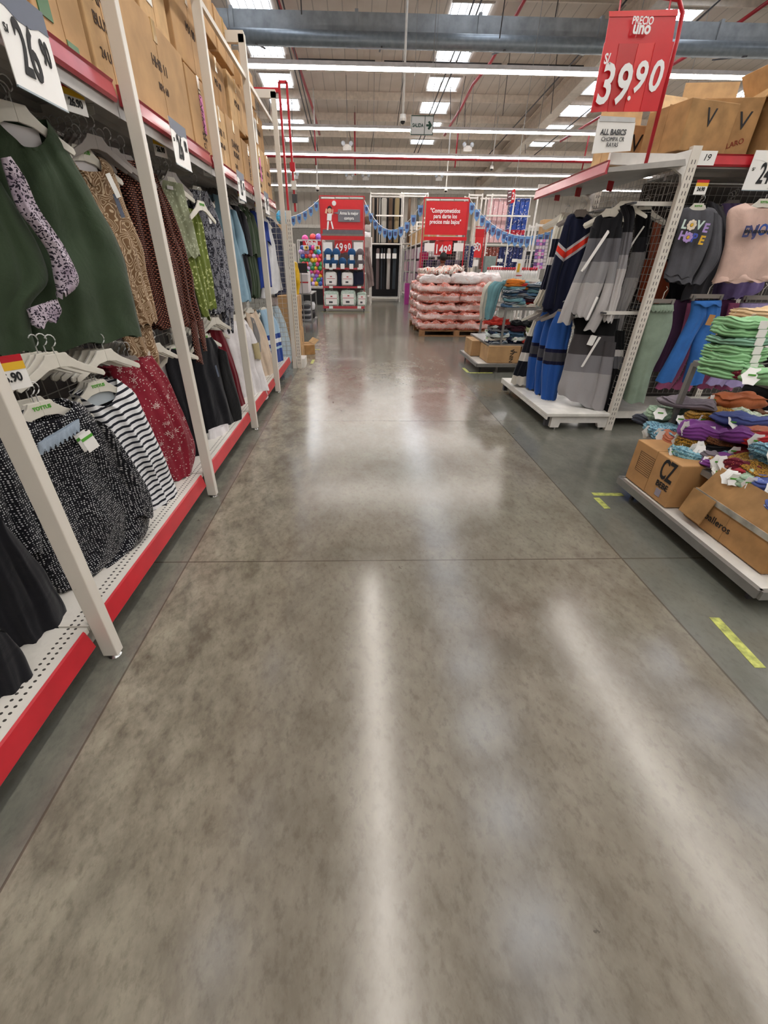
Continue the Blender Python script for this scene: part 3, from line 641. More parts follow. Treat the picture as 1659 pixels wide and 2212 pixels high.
text('19', .06, INK, r2, (2.795, 4.221, 2.262), (PI / 2, 0, 0), 'handwriting', shear=.2)
p = ony(1516, 402, 4.15); smalltag((p.x, 4.15, p.z + .03), 0, 'small 24.90 tag above the charcoal LOVE HOPE sweatshirt', '24.90', 1.)
# 24.xx card at the right edge
p = ony(1632, 330, 4.12); p2 = ony(1608, 400, 4.12)
pricecard((3.33, 4.2, 2.31), .34, .25, '24', '90', 'big 24 price card cut by the right picture edge', 'y', top=WHITEP)
# boxes on the right top shelf
carton('brown box with torn lid and a V print standing on the right top shelf', (2.72, 4.47, 2.305), (.48, .4, .31), CARD3, .25, False, [('V', -.02, .2, .16)], flaps=[(0, 1, 40, .2)], side='y')
r = carton('open brown box with a raised flap and red handwriting on the right shelf', (3.02, 4.62, 2.30), (.46, .42, .37), CARD3, -.12, False, [('V', .12, .22, .16)], flaps=[(0, 1, 5, .2), (1, 0, 30, .16)], side='y')
for s_, dx, dz in (('MARINA', -.13, .1), ('AZUL CLARO', .03, .06), ('15', -.08, .25)): text(s_, .05, REDPEN, r, (dx, -.213, dz), (PI / 2, -.3, 0), 'handwriting')
r = carton('brown box with black print lines at the right picture edge', (3.56, 4.5, 2.30), (.52, .42, .40), CARD3, 0, False, [('Net W', -.02, .26, .035), ('Gross W', -.01, .21, .035), ('Carton No', 0, .16, .035), ('L54cm', 0, .11, .035)], flaps=[(0, 1, 35, .2), (-1, 0, 35, .2)], side='y')
carton('pale box lid behind the tilted V box, under the red price board', (2.45, 4.9, 2.30), (.42, .3, .27), CARD2, .1, False, [('V', .0, .14, .17)], side='y', flaps=[(0, 1, 10, .22)])
# price board 39.90
r = thing('price_board', 'big red hanging price board reading 39.90 on a red pole', 'price board', (2.30, 4.2, 2.3))
TD = 0
obj('pole', B().tube([(2.30, 4.2, 2.2), (2.285, 4.2, 2.9), (2.27, 4.2, 3.03), (2.22, 4.2, 3.09), (2.1, 4.2, 3.10), (1.66, 4.2, 3.10)], .014, 10), RED, r, True)
def quad(b, pxs, y, t=.006):
    ps = [ony(a, c, y) for a, c in pxs]; k = len(b.v)
    b.add(ps + [q + Vector((0, t, 0)) for q in ps], [(3, 2, 1, 0), (4, 5, 6, 7), (0, 1, 5, 4), (1, 2, 6, 5), (2, 3, 7, 6), (3, 0, 4, 7)]); return b
RD2 = mat('c02428', .3, name='darker sign red', var=.02); RD3 = mat('dd3436', .3, name='lighter sign red', var=.02)
obj('header_panel', quad(B(), [(1318, 28), (1463, 24), (1452, 94), (1307, 94)], 4.17), SIGNRED, r)
obj('header_fold', quad(B(), [(1316, 24), (1465, 20), (1464, 34), (1316, 36)], 4.165, .004), RD3, r)
obj('digit_card', quad(B(), [(1306, 92), (1346, 94), (1316, 240), (1276, 243)], 4.16), SIGNRED, r)
obj('digit_card', quad(B(), [(1338, 94), (1380, 94), (1347, 241), (1312, 241)], 4.155), RD2, r)
obj('digit_card', quad(B(), [(1380, 94), (1418, 92), (1384, 241), (1347, 241)], 4.15), RD3, r)
obj('digit_card', quad(B(), [(1416, 92), (1457, 90), (1420, 240), (1382, 241)], 4.145), SIGNRED, r)
def btext(s, px, py, size, y=4.14, sx=.9, bold=.002, m=SILW, par=r, rotz=0):
    p = ony(px, py, y); return text(s, size, m, par, p - wloc(par), (PI / 2, rotz, 0), sx=sx, bold=bold)
SL = .03
btext('PRECIO', 1389, 45, .055, sx=.8, bold=.001); btext('uno', 1387, 61, .085, bold=.003, sx=.95); btext('S/.', 1313, 128, .075, sx=.7)
btext('3', 1309, 187, .30, sx=.74, bold=.006, rotz=.07); btext('9', 1345, 187, .30, sx=.74, bold=.006, rotz=.07); btext('9', 1383, 170, .23, sx=.8, bold=.005, rotz=.07); btext('0', 1417, 168, .23, sx=.8, bold=.005, rotz=.07); btext('.', 1363, 194, .18)
for px in (1340, 1448): 
    p = ony(px, 8, 4.19); obj('hook', B().tube([(p.x, 4.2, 3.10), (p.x, 4.18, 3.0)], .006, 6), RED, r)
# ALL BASICS sheet
r = thing('info_sheet', 'white paper sheet with three printed lines in a clear holder under the price board', 'sign', ony(1330, 335, 4.13))
obj('sheet', quad(B(), [(1293, 256), (1373, 264), (1362, 326), (1278, 332)], 4.13, .003), PAPER, r)
for s_, py, sz, b_ in (('ALL BASICS', 286, .046, .001), ('CHOMPA CR', 301, .036, 0), ('RAYAS', 313, .036, 0)): btext(s_, 1325 + (287 - py) * .1, py, sz, 4.125, .85, b_, DKGREY, r)
obj('clear_clip', quad(B(), [(1296, 250), (1373, 254), (1372, 264), (1295, 262)], 4.126, .002), mat('cfd0d0', .15, name='clear plastic'), r)
# small aisle tag reading 2 etc built with the far things
# ================================================================ hanging clothes
def catm(vals, t):
    n = len(vals) - 1; x = t * n; i = min(int(x), n - 1); f = x - i
    p0, p1, p2, p3 = vals[max(i - 1, 0)], vals[i], vals[i + 1], vals[min(i + 2, n)]
    return .5 * (2 * p1 + (p2 - p0) * f + (2 * p0 - 5 * p1 + 4 * p2 - p3) * f * f + (3 * p1 - p0 - 3 * p2 + p3) * f ** 3)
def sheet(rows, th=.03, nf=4., amp=.018, neck=0., seed=0, w0=0., N=30, Mx=26, taper=.35, hemw=.012, ph=None):
    """rows: [(uL, vL, uR, vR)] local metres, top to bottom -> closed puffy sleeve-like sheet"""
    b = B(); b.uv = []; rs = random.Random(seed); ph = rs.uniform(0, 6.28) if ph is None else ph; p2 = rs.uniform(0, 6.28)
    wd = max(abs(r[2] - r[0]) for r in rows)
    cols = list(zip(*rows)); G = []
    for i in range(N + 1):
        t = i / N; a = [catm(c, t) for c in cols]; ring = []
        for side in (0, 1):
            for k in range(Mx + 1):
                s = k / Mx if side == 0 else 1 - k / Mx
                if side == 1 and k in (0, Mx): continue
                u = a[0] + (a[2] - a[0]) * s; v = a[1] + (a[3] - a[1]) * s
                prof = max(0., 1 - abs(2 * s - 1) ** 2.6) ** .5
                g = taper + (1 - taper) * min(1, t * 1.6)
                sx = s + .035 * math.sin(3.1 * t + p2)
                am = .35 + 1.1 * abs(noise.noise(Vector((sx * 3.1, t * 1.2, seed * 1.7)))) ; wb = noise.noise(Vector((sx * 2.3 + 9, t * 1.6, seed))) * 2.2
                f = math.sin(2 * PI * nf * sx + ph + wb) * am + .3 * math.sin(2 * PI * nf * 2.1 * sx + 1.7 * ph + 2 * wb) * am
                nz = noise.noise(Vector((u * 5, v * 4, seed * 3.3))) * 1.1 + noise.noise(Vector((u * 13, v * 6, seed))) * .5
                wig = (amp * g * f * .8 + amp * .9 * nz) * (prof ** .5)
                if side == 0:
                    w = th * prof * (.55 + .45 * g) + wig
                    if neck: v -= neck * (math.sin(PI * s) ** .8) * max(0., 1 - t / .22)
                else: w = -th * prof * .7 + wig * .6
                hem = hemw * math.sin(2 * PI * nf * sx + ph) * (t ** 4)
                u2 = u + amp * .3 * noise.noise(Vector((v * 9, s * 3, seed + 5)))
                ring.append((u2, -(w + w0), v + hem)); b.uv.append((u, v + (0 if side == 0 else .013)))
        G.append(ring)
    n = len(G[0]); vs = [p for rg in G for p in rg]; fs = []
    for i in range(N):
        for k in range(n):
            a_, c_ = i * n + k, i * n + (k + 1) % n; fs.append((a_, a_ + n, c_ + n, c_))
    b.add(vs, fs); return b
GEO = []
def garment(name, label, cat, pl, parts, group=None, zc=None, extra=None):
    """parts: (part name, pixel rows, material, options)"""
    R0 = parts[0][1][0]; uL, vL = pl.uv(R0[0], R0[1]); uR, vR = pl.uv(R0[2], R0[3]); uc, zc = (uL + uR) / 2, (vL + vR) / 2
    base = pl.p + pl.d * uc; base.z = zc
    r = thing(name, label, cat, base, pl.rz, group)
    for i, (pn, rows, m, op) in enumerate(parts):
        rr = []
        for q in rows:
            a = pl.uv(q[0], q[1]); c = pl.uv(q[2], q[3]); rr.append((a[0] - uc, a[1] - zc, c[0] - uc, c[1] - zc))
        op = dict(op); op.setdefault('seed', sum(map(ord, label)) % 97 + i)
        bb_ = sheet(rr, **op); bb_.uv = [(u, v + zc) for u, v in bb_.uv]
        obj(pn, bb_, m, r, True, local=True)
    r['_uc'] = uc; return r
def tagcard(r, pl, px, py, w=.035, h=.08, w0=.06, rot=.1, m=PAPER, band=None, name='hang_tag'):
    u, v = pl.uv(px, py); l = wloc(r); uc = (l - pl.p).dot(pl.d)
    b = B().bb((-w / 2, -.0015, -h), (w / 2, 0, 0)); o = obj(name, b, m, r, local=True, loc=(u - uc, -w0, v - l.z)); o.rotation_euler = (0, rot, 0)
    if band: q = obj('printed_band', B().bb((-w / 2, -.003, -h * .35), (w / 2, -.0015, -h * .2)), band, o, local=True)
    return o
# ---------------- hangers
def hanger_proto(m, name='clothes_hanger'):
    r = thing(name, 'prototype', 'hanger', (0, 0, 0))
    def half(s): return [(s * .0, -.045), (s * .05, -.052), (s * .1, -.078), (s * .19, -.118), (s * .2, -.108), (s * .195, -.092), (s * .09, -.035), (s * .055, -.005), (s * .045, .012), (0, .012)]
    b = B(); b.prism(half(1), (0, -.006, 0), (1, 0, 0), (0, 0, 1), (0, .012, 0)); b.prism(half(-1)[::-1], (0, -.006, 0), (1, 0, 0), (0, 0, 1), (0, .012, 0))
    obj('shoulders', b, m, r, bev=.002, local=True)
    pts = [(0, 0, .01), (0, 0, .04)] + [(.02 * math.sin(a) * 1.1 - .0, 0, .066 - .024 * math.cos(a)) for a in [x * PI / 6 for x in range(1, 9)]]
    obj('hook', B().tube(pts, .0026, 6), HOOKM, r, True, local=True)
    return r
HP = hanger_proto(HANG); HG = hanger_proto(HANGG)
used = {id(HP): False, id(HG): False}
def hang(p, rz, label, group=None, proto=None, s=1., tx=None):
    h = proto or HP
    if not used[id(h)]: used[id(h)] = True; c = h
    else: c = dup(h)
    c.location = p; c.rotation_euler = (0, 0, rz); c['label'] = label; c.scale = (s, s, s)
    if group: c['group'] = group
    elif 'group' in c: del c['group']
    if tx: text('TOTTUS', .02, GREEN, c, (0, -.0075, -.012), (PI / 2, 0, 0), 'green_print', sx=.95, bold=.0008)
    return c
SC = {}
def stack(r, pl, n, d=.045, label='', group='', hproto=None, du=.012, hup=.015, first=True, htxt=None, s=1., hl=None, colr='white'):
    """front garment gets a hanger, and n copies of garment and hanger go behind it on the same arm"""
    back = -pl.n; l = Vector(r.location); SC[group] = SC.get(group, -1) + 1; gq = ['', ', next set', ', last set'][min(SC[group], 2)]
    if SC[group]: label = label + gq
    if first: hang(l + Vector((0, 0, hup)) , pl.rz, hl or 'hanger holding the ' + r['label'][:70], None, hproto, s, htxt)
    for k in range(n):
        off = back * d * (k + 1) + pl.d * (du * (k + 1) + R.uniform(-.006, .006)) + Vector((0, 0, R.uniform(-.012, .0)))
        oo = '' if n == 1 else [', directly behind it', ', second behind it', ', third behind it', ', fourth behind it'][k]
        dup(r, off, label + oo, group, R.uniform(-.02, .02))
        hang(l + off + Vector((0, 0, hup)), pl.rz + R.uniform(-.05, .05), 'hanger %s back among the %s%s' % (['one', 'two', 'three', 'four'][k], group, gq), 'hangers of the ' + group, hproto, s)
XL0 = -1.3
F = fab
dkgreen = F('plain', '3b4936', name='dark green knit'); leop = F('leopard', 'c9bcc8', '2a2430', '9a8a9c', name='leopard print')
swirl = F('swirl', 'd2bb9c', '86684c', name='swirl print'); hound = F('hound', 'c98a70', '9a5340', '231414', name='rust weave print')
sage = F('spots', '8f9478', 'b9bda2', s=1.2); lime = F('spots', '6d7a38', 'c2c988', s=1.4, name='lime speckle'); leaf = F('leaf', '2c2c34', 'b9bac2', '7c7d88', name='leaf print')
ltblue = F('plain', '84a3b4'); royal = F('plain', '27408f'); white = F('plain', 'dedee0'); navyd = F('dots', '1b1f36', '6a7394', s=1.3); polka = F('dots', '17171d', 'd8d8d8', name='polka dots')
stripe = F('stripes', '22242e', 'ececee', s=.034, k=-.12, name='breton stripe'); floral = F('floral', '8c2434', 'd9c3bd', name='red floral'); black = F('plain', '1b1b20'); dkred = F('plain', '6f1a26'); cream = F('plain', 'e0cbb4'); greyf = F('plain', '8a8888'); whitef = F('plain', 'ebe7e8')
black2 = F('plain', '141416'); charc = F('plain', '56565c')
def Lp(px, py, a=22, x=XL0): return Pl(px, py, x=x, a=a)
NW = []
# 1 dark green blouses
pl = Lp(150, 420, 30, -1.27)
g1 = garment('blouse', 'dark green long blouse with a white neck label, nearest of the left rack', 'blouse', pl, [('body', [(-45, 222, 100, 258), (-75, 285, 134, 305), (-60, 400, 199, 419), (-50, 480, 231, 477), (-40, 580, 261, 539), (-30, 640, 281, 613), (-20, 700, 296, 676), (-10, 775, 305, 722)], dkgreen, dict(th=.05, nf=3.2, amp=.026, neck=.12))])
tagcard(g1, pl, 38, 268, .16, .075, -.015, .0, whitef, name='neck_label')
stack(g1, pl, 2, .05, 'dark green long blouse hanging behind the front one', 'dark green blouses on the near left arm', hl='beige hanger in the nearest dark green blouse')
pl2 = pl.sh(.09)
garment('jacket', 'dark green jacket with leopard lining, cut by the left picture edge', 'jacket', pl2, [
    ('body', [(-150, 330, -20, 350), (-150, 430, 30, 440), (-150, 520, 80, 525), (-150, 600, 104, 605), (-140, 680, 62, 668), (-130, 768, 82, 762)], dkgreen, dict(th=.04, nf=2.6, amp=.02)),
    ('leopard_trim', [(-10, 345, 8, 340), (0, 385, 42, 392), (24, 449, 67, 449), (62, 500, 100, 500), (92, 549, 130, 544), (103, 602, 157, 606), (112, 640, 120, 632)], leop, dict(th=.03, nf=1.5, amp=.012, w0=.045, Mx=16)),
    ('leopard_hem', [(45, 668, 112, 645), (52, 688, 122, 668), (60, 708, 118, 684)], leop, dict(th=.02, nf=2, amp=.01, w0=.04, N=8, Mx=16))])
# 2 swirl blouses
pl = Lp(245, 470, 24)
g2 = garment('blouse', 'beige swirl print blouse with white neck label and hanging tag', 'blouse', pl, [('body', [(140, 322, 212, 338), (125, 345, 236, 352), (150, 400, 254, 392), (170, 470, 276, 457), (200, 540, 299, 520), (230, 610, 317, 588), (262, 662, 330, 648), (290, 706, 339, 695)], swirl, dict(th=.035, nf=3.5, amp=.02, neck=.13))])
tagcard(g2, pl, 180, 336, .13, .09, -.008, .0, whitef, name='neck_label'); tagcard(g2, pl, 215, 376, .03, .10, .055, -.35); tagcard(g2, pl, 232, 420, .025, .1, .05, -.2, SLATE, name='size_strip')
stack(g2, pl, 2, .05, 'beige swirl print blouse hanging behind the front one', 'beige swirl blouses', htxt=1, hl='beige hanger in the swirl print blouse')
garment('blouse', 'beige swirl print blouse sleeves hanging low below the upper rail', 'blouse', Lp(310, 760, 24).sh(-.03), [('body', [(258, 712, 326, 700), (270, 745, 335, 735), (285, 790, 343, 775), (302, 840, 346, 842)], swirl, dict(th=.04, nf=2.5, amp=.03))])
# 3 houndstooth dresses
pl = Lp(300, 500, 22)
g3 = garment('dress', 'rust and black woven print dress left of the second white post', 'dress', pl, [('body', [(240, 345, 300, 348), (252, 390, 328, 392), (280, 480, 352, 478), (303, 560, 370, 560), (323, 640, 388, 640), (335, 708, 398, 702)], hound, dict(th=.04, nf=3, amp=.025))])
stack(g3, pl, 1, .05, 'rust and black print dress hidden behind the front one', 'rust print dresses', hproto=HG, hl='grey hanger in the rust print dress before the post')
pl = Lp(385, 560, 22, -1.27)
g3b = garment('dress', 'rust and black woven print dress with long ties right of the post', 'dress', pl, [('body', [(318, 370, 337, 378), (322, 420, 360, 428), (345, 500, 384, 492), (362, 570, 402, 562), (378, 640, 418, 636), (393, 710, 431, 696)], hound, dict(th=.04, nf=2.5, amp=.028)),
    ('tie', [(398, 695, 413, 692), (405, 740, 419, 736), (413, 783, 428, 782)], hound, dict(th=.012, nf=1, amp=.006, w0=.05, Mx=8, N=12)), ('tie', [(414, 692, 428, 688), (420, 726, 433, 722), (430, 760, 437, 752)], hound, dict(th=.012, nf=1, amp=.006, w0=.045, Mx=8, N=12))])
# 4 sage + lime
pl = Lp(370, 440, 30)
g4 = garment('blouse', 'pale sage speckled blouse showing its white neck label', 'blouse', pl, [('body', [(333, 386, 395, 398), (338, 430, 404, 438), (368, 500, 420, 495), (400, 560, 432, 550)], sage, dict(th=.025, nf=2, amp=.012))])
tagcard(g4, pl, 360, 402, .05, .02, .03, .0, whitef, name='neck_label'); stack(g4, pl, 0, hl='beige hanger in the pale sage blouse')
pl = Lp(425, 560, 24, -1.25)
g5 = garment('dress', 'olive lime speckled wrap dress hanging low with a tied waist', 'dress', pl, [('body', [(396, 448, 424, 455), (400, 505, 440, 503), (406, 560, 448, 552), (416, 600, 455, 590), (425, 640, 460, 630), (434, 672, 465, 664)], lime, dict(th=.035, nf=3, amp=.025)),
    ('sleeve', [(392, 452, 404, 452), (392, 520, 408, 520), (405, 590, 422, 588), (428, 678, 449, 690)], lime, dict(th=.02, nf=1.5, amp=.01, w0=.03, Mx=12))])
h_ = hang(pl.p + pl.d * pl.uv(421, 446)[0] + Vector((0, 0, pl.uv(421, 446)[1] + .02)) + pl.n * .06, pl.rz + .25, 'white hanger tilted in front of the lime speckled dress', tx=1)
# 5 leaf
pl = Lp(455, 530, 22)
g6 = garment('dress', 'black and grey leaf print dress with a size sticker', 'dress', pl, [('body', [(403, 408, 447, 414), (418, 450, 462, 447), (432, 510, 481, 507), (446, 570, 494, 564), (456, 630, 503, 624), (462, 678, 503, 672)], leaf, dict(th=.035, nf=3, amp=.016)),
    ('tie', [(478, 670, 486, 668), (480, 690, 487, 690), (476, 706, 483, 704)], leaf, dict(th=.01, nf=1, amp=.004, w0=.04, Mx=6, N=8)), ('tie', [(488, 668, 496, 668), (490, 690, 497, 690), (492, 716, 498, 718)], leaf, dict(th=.01, nf=1, amp=.004, w0=.04, Mx=6, N=8))])
tagcard(g6, pl, 440, 462, .03, .07, .05, -.15); stack(g6, pl, 1, .05, 'leaf print dress behind the front one', 'leaf print dresses', hl='white hanger in the leaf print dress', hproto=HP)
# 6 light blue
pl = Lp(500, 540, 20)
g7 = garment('shirt', 'light blue denim look shirt with rolled sleeve by the third post', 'shirt', pl, [('body', [(460, 418, 492, 438), (468, 480, 508, 498), (478, 540, 520, 545), (492, 600, 531, 600), (498, 650, 541, 650)], ltblue, dict(th=.04, nf=2.4, amp=.02)), ('sleeve', [(494, 452, 504, 460), (503, 500, 519, 505), (510, 552, 529, 545)], ltblue, dict(th=.03, nf=1.2, amp=.008, w0=.03, Mx=12))])
stack(g7, pl, 1, .05, 'light blue shirt behind the front light blue one', 'light blue shirts', hproto=HG, hl='grey hanger in the light blue shirt')
# 7 dark green tees
for k, (dx, dy) in enumerate(((0, 0), (9, -2), (19, 2))):
    pl = Lp(525 + dx, 540, 20, -1.3)
    g = garment('tee_shirt', ['dark green tee, leftmost of three past the third post', 'dark green tee in the middle of three past the third post', 'dark green tee with the visible sleeve, right of three'][k], 'tee shirt', pl, [('body', [(498 + dx, 443 + dy, 516 + dx, 447 + dy), (506 + dx, 500 + dy, 526 + dx, 495 + dy), (516 + dx, 560 + dy, 534 + dx, 555 + dy), (524 + dx, 605 + dy, 540 + dx, 600 + dy), (530 + dx, 642 + dy, 541 + dx, 638 + dy)], dkgreen if k else black, dict(th=.035, nf=2, amp=.015)), ('sleeve', [(513 + dx, 455 + dy, 524 + dx, 466 + dy), (520 + dx, 505 + dy, 533 + dx, 500 + dy), (524 + dx, 552 + dy, 540 + dx, 552 + dy)], dkgreen if k else black, dict(th=.03, nf=1, amp=.008, w0=.03, Mx=12))])
    stack(g, pl, 1, .05, 'dark green tee hanging behind the three front ones', 'dark green tees', hl='hanger in the %s dark green tee' % ['left', 'middle', 'right'][k], hproto=HG)
# 8 royal blue, white, navy dots
pl = Lp(562, 540, 20)
g8 = garment('polo_shirt', 'royal blue polo shirt hanging before the fourth post', 'polo shirt', pl, [('body', [(540, 455, 560, 456), (548, 500, 572, 500), (556, 560, 582, 560), (562, 622, 587, 618)], royal, dict(th=.035, nf=2, amp=.015))])
stack(g8, pl, 1, .05, 'royal blue polo shirt behind the front blue one', 'royal blue polos', hl='hanger in the royal blue polo shirt', hproto=HG)
pl = Lp(590, 560, 20, -1.25)
g9 = garment('tee_shirt', 'white tee with a royal blue raglan sleeve behind the fourth post', 'tee shirt', pl, [('body', [(562, 470, 578, 476), (568, 520, 591, 520), (570, 580, 601, 575), (562, 646, 611, 624)], white, dict(th=.035, nf=2.5, amp=.018)), ('raglan_sleeve', [(564, 478, 571, 482), (560, 502, 576, 512), (557, 509, 580, 531)], royal, dict(th=.02, nf=1, amp=.005, w0=.05, Mx=12))])
stack(g9, pl, 2, .05, 'white tee behind the white tee with the blue sleeve', 'white tees on the upper rail', hl='hanger in the white and royal blue tee')
pl = Lp(605, 560, 20)
g10 = garment('blouse', 'navy dotted blouse, last garment on the upper left rail', 'blouse', pl, [('body', [(574, 468, 590, 476), (582, 500, 609, 500), (590, 550, 622, 545), (597, 600, 625, 592), (600, 641, 622, 638)], navyd, dict(th=.035, nf=2, amp=.018))])
stack(g10, pl, 1, .05, 'navy dotted blouse behind the front one', 'navy dotted blouses', hl='hanger in the navy dotted blouse')
# ---------------- lower row
pl = Pl(60, 1250, x=-1.3, a=24)
garment('trousers', 'black trousers on the lower left rail, upper of the two dark shapes', 'trousers', pl, [('leg', [(-60, 1095, 12, 1128), (-60, 1170, 50, 1180), (-50, 1240, 96, 1232), (-20, 1320, 138, 1305), (30, 1412, 152, 1352)], black, dict(th=.04, nf=2.5, amp=.025))])
pl = Pl(20, 1450, x=-1.24, a=24)
garment('trousers', 'black trousers with a ragged hem at the bottom left picture edge', 'trousers', pl, [('leg', [(-90, 1330, 10, 1365), (-90, 1400, 50, 1412), (-60, 1470, 82, 1490), (-30, 1530, 66, 1520), (0, 1560, 40, 1584)], black, dict(th=.035, nf=2.2, amp=.02))])
pl = Pl(170, 1050, x=-1.28, a=24)
b1 = garment('blouse', 'black polka dot blouse with a pale ruffled neck and white tag', 'blouse', pl, [('body', [(18, 900, 152, 866), (-5, 950, 185, 880), (-40, 1020, 243, 957), (-25, 1090, 290, 1035), (20, 1160, 322, 1112), (65, 1230, 295, 1178), (118, 1276, 190, 1245)], polka, dict(th=.05, nf=3, amp=.028, neck=.05)),
    ('neck_ruffle', [(58, 953, 150, 900), (62, 975, 152, 922)], F('plain', 'a9b8c8', name='pale blue satin'), dict(th=.012, nf=9, amp=.008, w0=.062, N=6, Mx=40)),
    ('sleeve', [(196, 905, 235, 940), (235, 980, 275, 1000), (262, 1050, 308, 1058), (270, 1110, 318, 1112)], polka, dict(th=.04, nf=1.5, amp=.015, w0=.035))])
tagcard(b1, pl, 146, 928, .055, .085, .1, -.25, PAPER, GREEN); stack(b1, pl, 2, .05, 'polka dot blouse behind the front polka dot one', 'polka dot blouses', htxt=1, hl='nearest cream hanger with green print, in the polka dot blouse')
pl = Pl(20, 1050, x=-1.36, a=24)
garment('blouse', 'black polka dot blouse left of the nearest white post', 'blouse', pl, [('body', [(-90, 930, 12, 960), (-90, 1000, 45, 1020), (-90, 1080, 80, 1090), (-60, 1150, 95, 1150), (-20, 1200, 90, 1190)], polka, dict(th=.04, nf=2.5, amp=.025))])
pl = Pl(300, 1000, x=-1.29, a=24)
b2 = garment('blouse', 'navy and white striped tee with pale neck lining', 'tee shirt', pl, [('body', [(165, 852, 252, 818), (182, 885, 292, 850), (215, 925, 316, 905), (245, 975, 338, 950), (280, 1030, 362, 1005), (305, 1085, 382, 1070), (318, 1138, 360, 1112)], stripe, dict(th=.045, nf=3, amp=.022, neck=.10))])
tagcard(b2, pl, 213, 842, .15, .075, -.01, -.1, F('plain', 'c3ccd2', name='pale lining'), name='neck_lining'); stack(b2, pl, 2, .05, 'striped tee behind the front navy striped tee', 'navy striped tees', htxt=1, hl='cream hanger with green print, in the striped tee')
pl = Pl(350, 920, x=-1.28, a=22)
b3 = garment('dress', 'dark red dress with white star flowers', 'dress', pl, [('body', [(228, 795, 328, 768), (262, 850, 360, 815), (295, 905, 385, 868), (325, 960, 405, 915), (345, 1000, 421, 968), (372, 1042, 412, 1014)], floral, dict(th=.04, nf=3, amp=.022))])
stack(b3, pl, 2, .05, 'red floral dress behind the front floral one', 'red floral dresses', hproto=HG, hl='grey hanger in the red floral dress')
pl = Pl(380, 880, x=-1.34, a=22)
garment('blouse', 'plain white blouse between the red floral dress and black cardigan', 'blouse', pl, [('body', [(333, 765, 368, 758), (350, 830, 390, 820), (380, 930, 412, 920), (402, 1000, 430, 985), (412, 1018, 440, 1005)], white, dict(th=.03, nf=2, amp=.015))])
pl = Pl(405, 880, x=-1.28, a=22)
b4 = garment('cardigan', 'black cardigan just left of the second white post', 'cardigan', pl, [('body', [(368, 753, 392, 757), (358, 790, 412, 790), (375, 850, 426, 850), (395, 910, 436, 910), (412, 970, 445, 965), (424, 1014, 446, 1004)], black, dict(th=.035, nf=2, amp=.016))])
stack(b4, pl, 1, .05, 'black cardigan behind the front black cardigan', 'black cardigans', htxt=1, hl='white hanger in the black cardigan left of the post')
pl = Pl(470, 850, x=-1.27, a=22)
b5 = garment('cardigan', 'black buttoned cardigan right of the second white post', 'cardigan', pl, [('body', [(425, 730, 456, 728), (418, 768, 473, 756), (420, 820, 487, 805), (432, 880, 500, 865), (444, 930, 513, 905), (450, 958, 515, 924)], black, dict(th=.04, nf=3, amp=.018)), ('sleeve', [(465, 752, 482, 760), (474, 820, 498, 815), (488, 880, 513, 872), (500, 920, 516, 912)], black2, dict(th=.02, nf=1, amp=.008, w0=.03, Mx=12))])
tagcard(b5, pl, 453, 788, .02, .1, .06, -.15, SLATE, name='size_strip'); stack(b5, pl, 1, .05, 'black buttoned cardigan behind the front one', 'black buttoned cardigans', htxt=1, hl='white hanger in the black buttoned cardigan')
pl = Pl(470, 950, x=-1.2, a=22)
garment('blouse', 'white blouse hem peeking out under the black buttoned cardigan', 'blouse', pl.sh(-.1), [('body', [(450, 930, 492, 915), (452, 960, 494, 945), (470, 982, 488, 972)], whitef, dict(th=.03, nf=3, amp=.02))])
pl = Pl(500, 800, x=-1.29, a=22)
b6 = garment('cardigan', 'dark red knit cardigan on the lower rail', 'cardigan', pl, [('body', [(450, 712, 478, 714), (464, 760, 495, 755), (482, 810, 509, 800), (498, 870, 525, 865), (510, 927, 536, 897)], dkred, dict(th=.035, nf=2.5, amp=.018))])
stack(b6, pl, 3, .04, 'dark red cardigan in the row behind the front one', 'dark red cardigans', hproto=HP, hl='white hanger in the dark red cardigan')
pl = Pl(530, 790, x=-1.26, a=22)
b7 = garment('sweatshirt', 'white sweatshirt with a khaki cuff on the lower rail', 'sweatshirt', pl, [('body', [(490, 688, 522, 684), (482, 712, 538, 705), (495, 765, 550, 760), (512, 822, 564, 810), (530, 880, 577, 857)], whitef, dict(th=.04, nf=3, amp=.02, neck=.03)), ('sleeve', [(526, 700, 540, 715), (535, 745, 553, 745), (545, 790, 560, 785), (553, 850, 577, 840)], whitef, dict(th=.02, nf=1, amp=.006, w0=.03, Mx=12)), ('khaki_cuff', [(536, 742, 551, 739), (540, 760, 553, 757), (543, 777, 555, 772)], F('plain', 'b0a27c', name='khaki jersey'), dict(th=.02, nf=1, amp=.003, w0=.05, N=6, Mx=10))])
stack(b7, pl, 1, .05, 'white sweatshirt behind the one with the khaki cuff', 'white sweatshirts', hl='white hanger in the white sweatshirt')
pl = Pl(560, 750, x=-1.29, a=22)
b8 = garment('sweatshirt', 'cream sweatshirt with a grey sleeve on the lower rail', 'sweatshirt', pl, [('body', [(528, 672, 550, 668), (537, 710, 568, 705), (550, 750, 580, 745), (562, 790, 589, 788), (570, 824, 592, 819)], cream, dict(th=.035, nf=2, amp=.014, neck=.04)), ('grey_sleeve', [(536, 684, 545, 688), (546, 725, 557, 722), (552, 765, 560, 760)], greyf, dict(th=.02, nf=1, amp=.005, w0=.02, Mx=10, N=14))])
stack(b8, pl, 1, .05, 'cream sweatshirt behind the front cream one', 'cream sweatshirts', hl='white hanger in the cream sweatshirt')
pl = Pl(590, 740, x=-1.28, a=22)
v1, v2, v3, v4, v5 = [pl.uv(590, q)[1] for q in (722, 733, 742, 750, 756)]
bl = F('bands', (0, '22408c'), (v5, 'a8c8dc'), (v4, '22408c'), (v3, 'dfe4e8'), (v2, '22408c'), (v1, 'a4c4dc'), z0=0, z1=2.2)
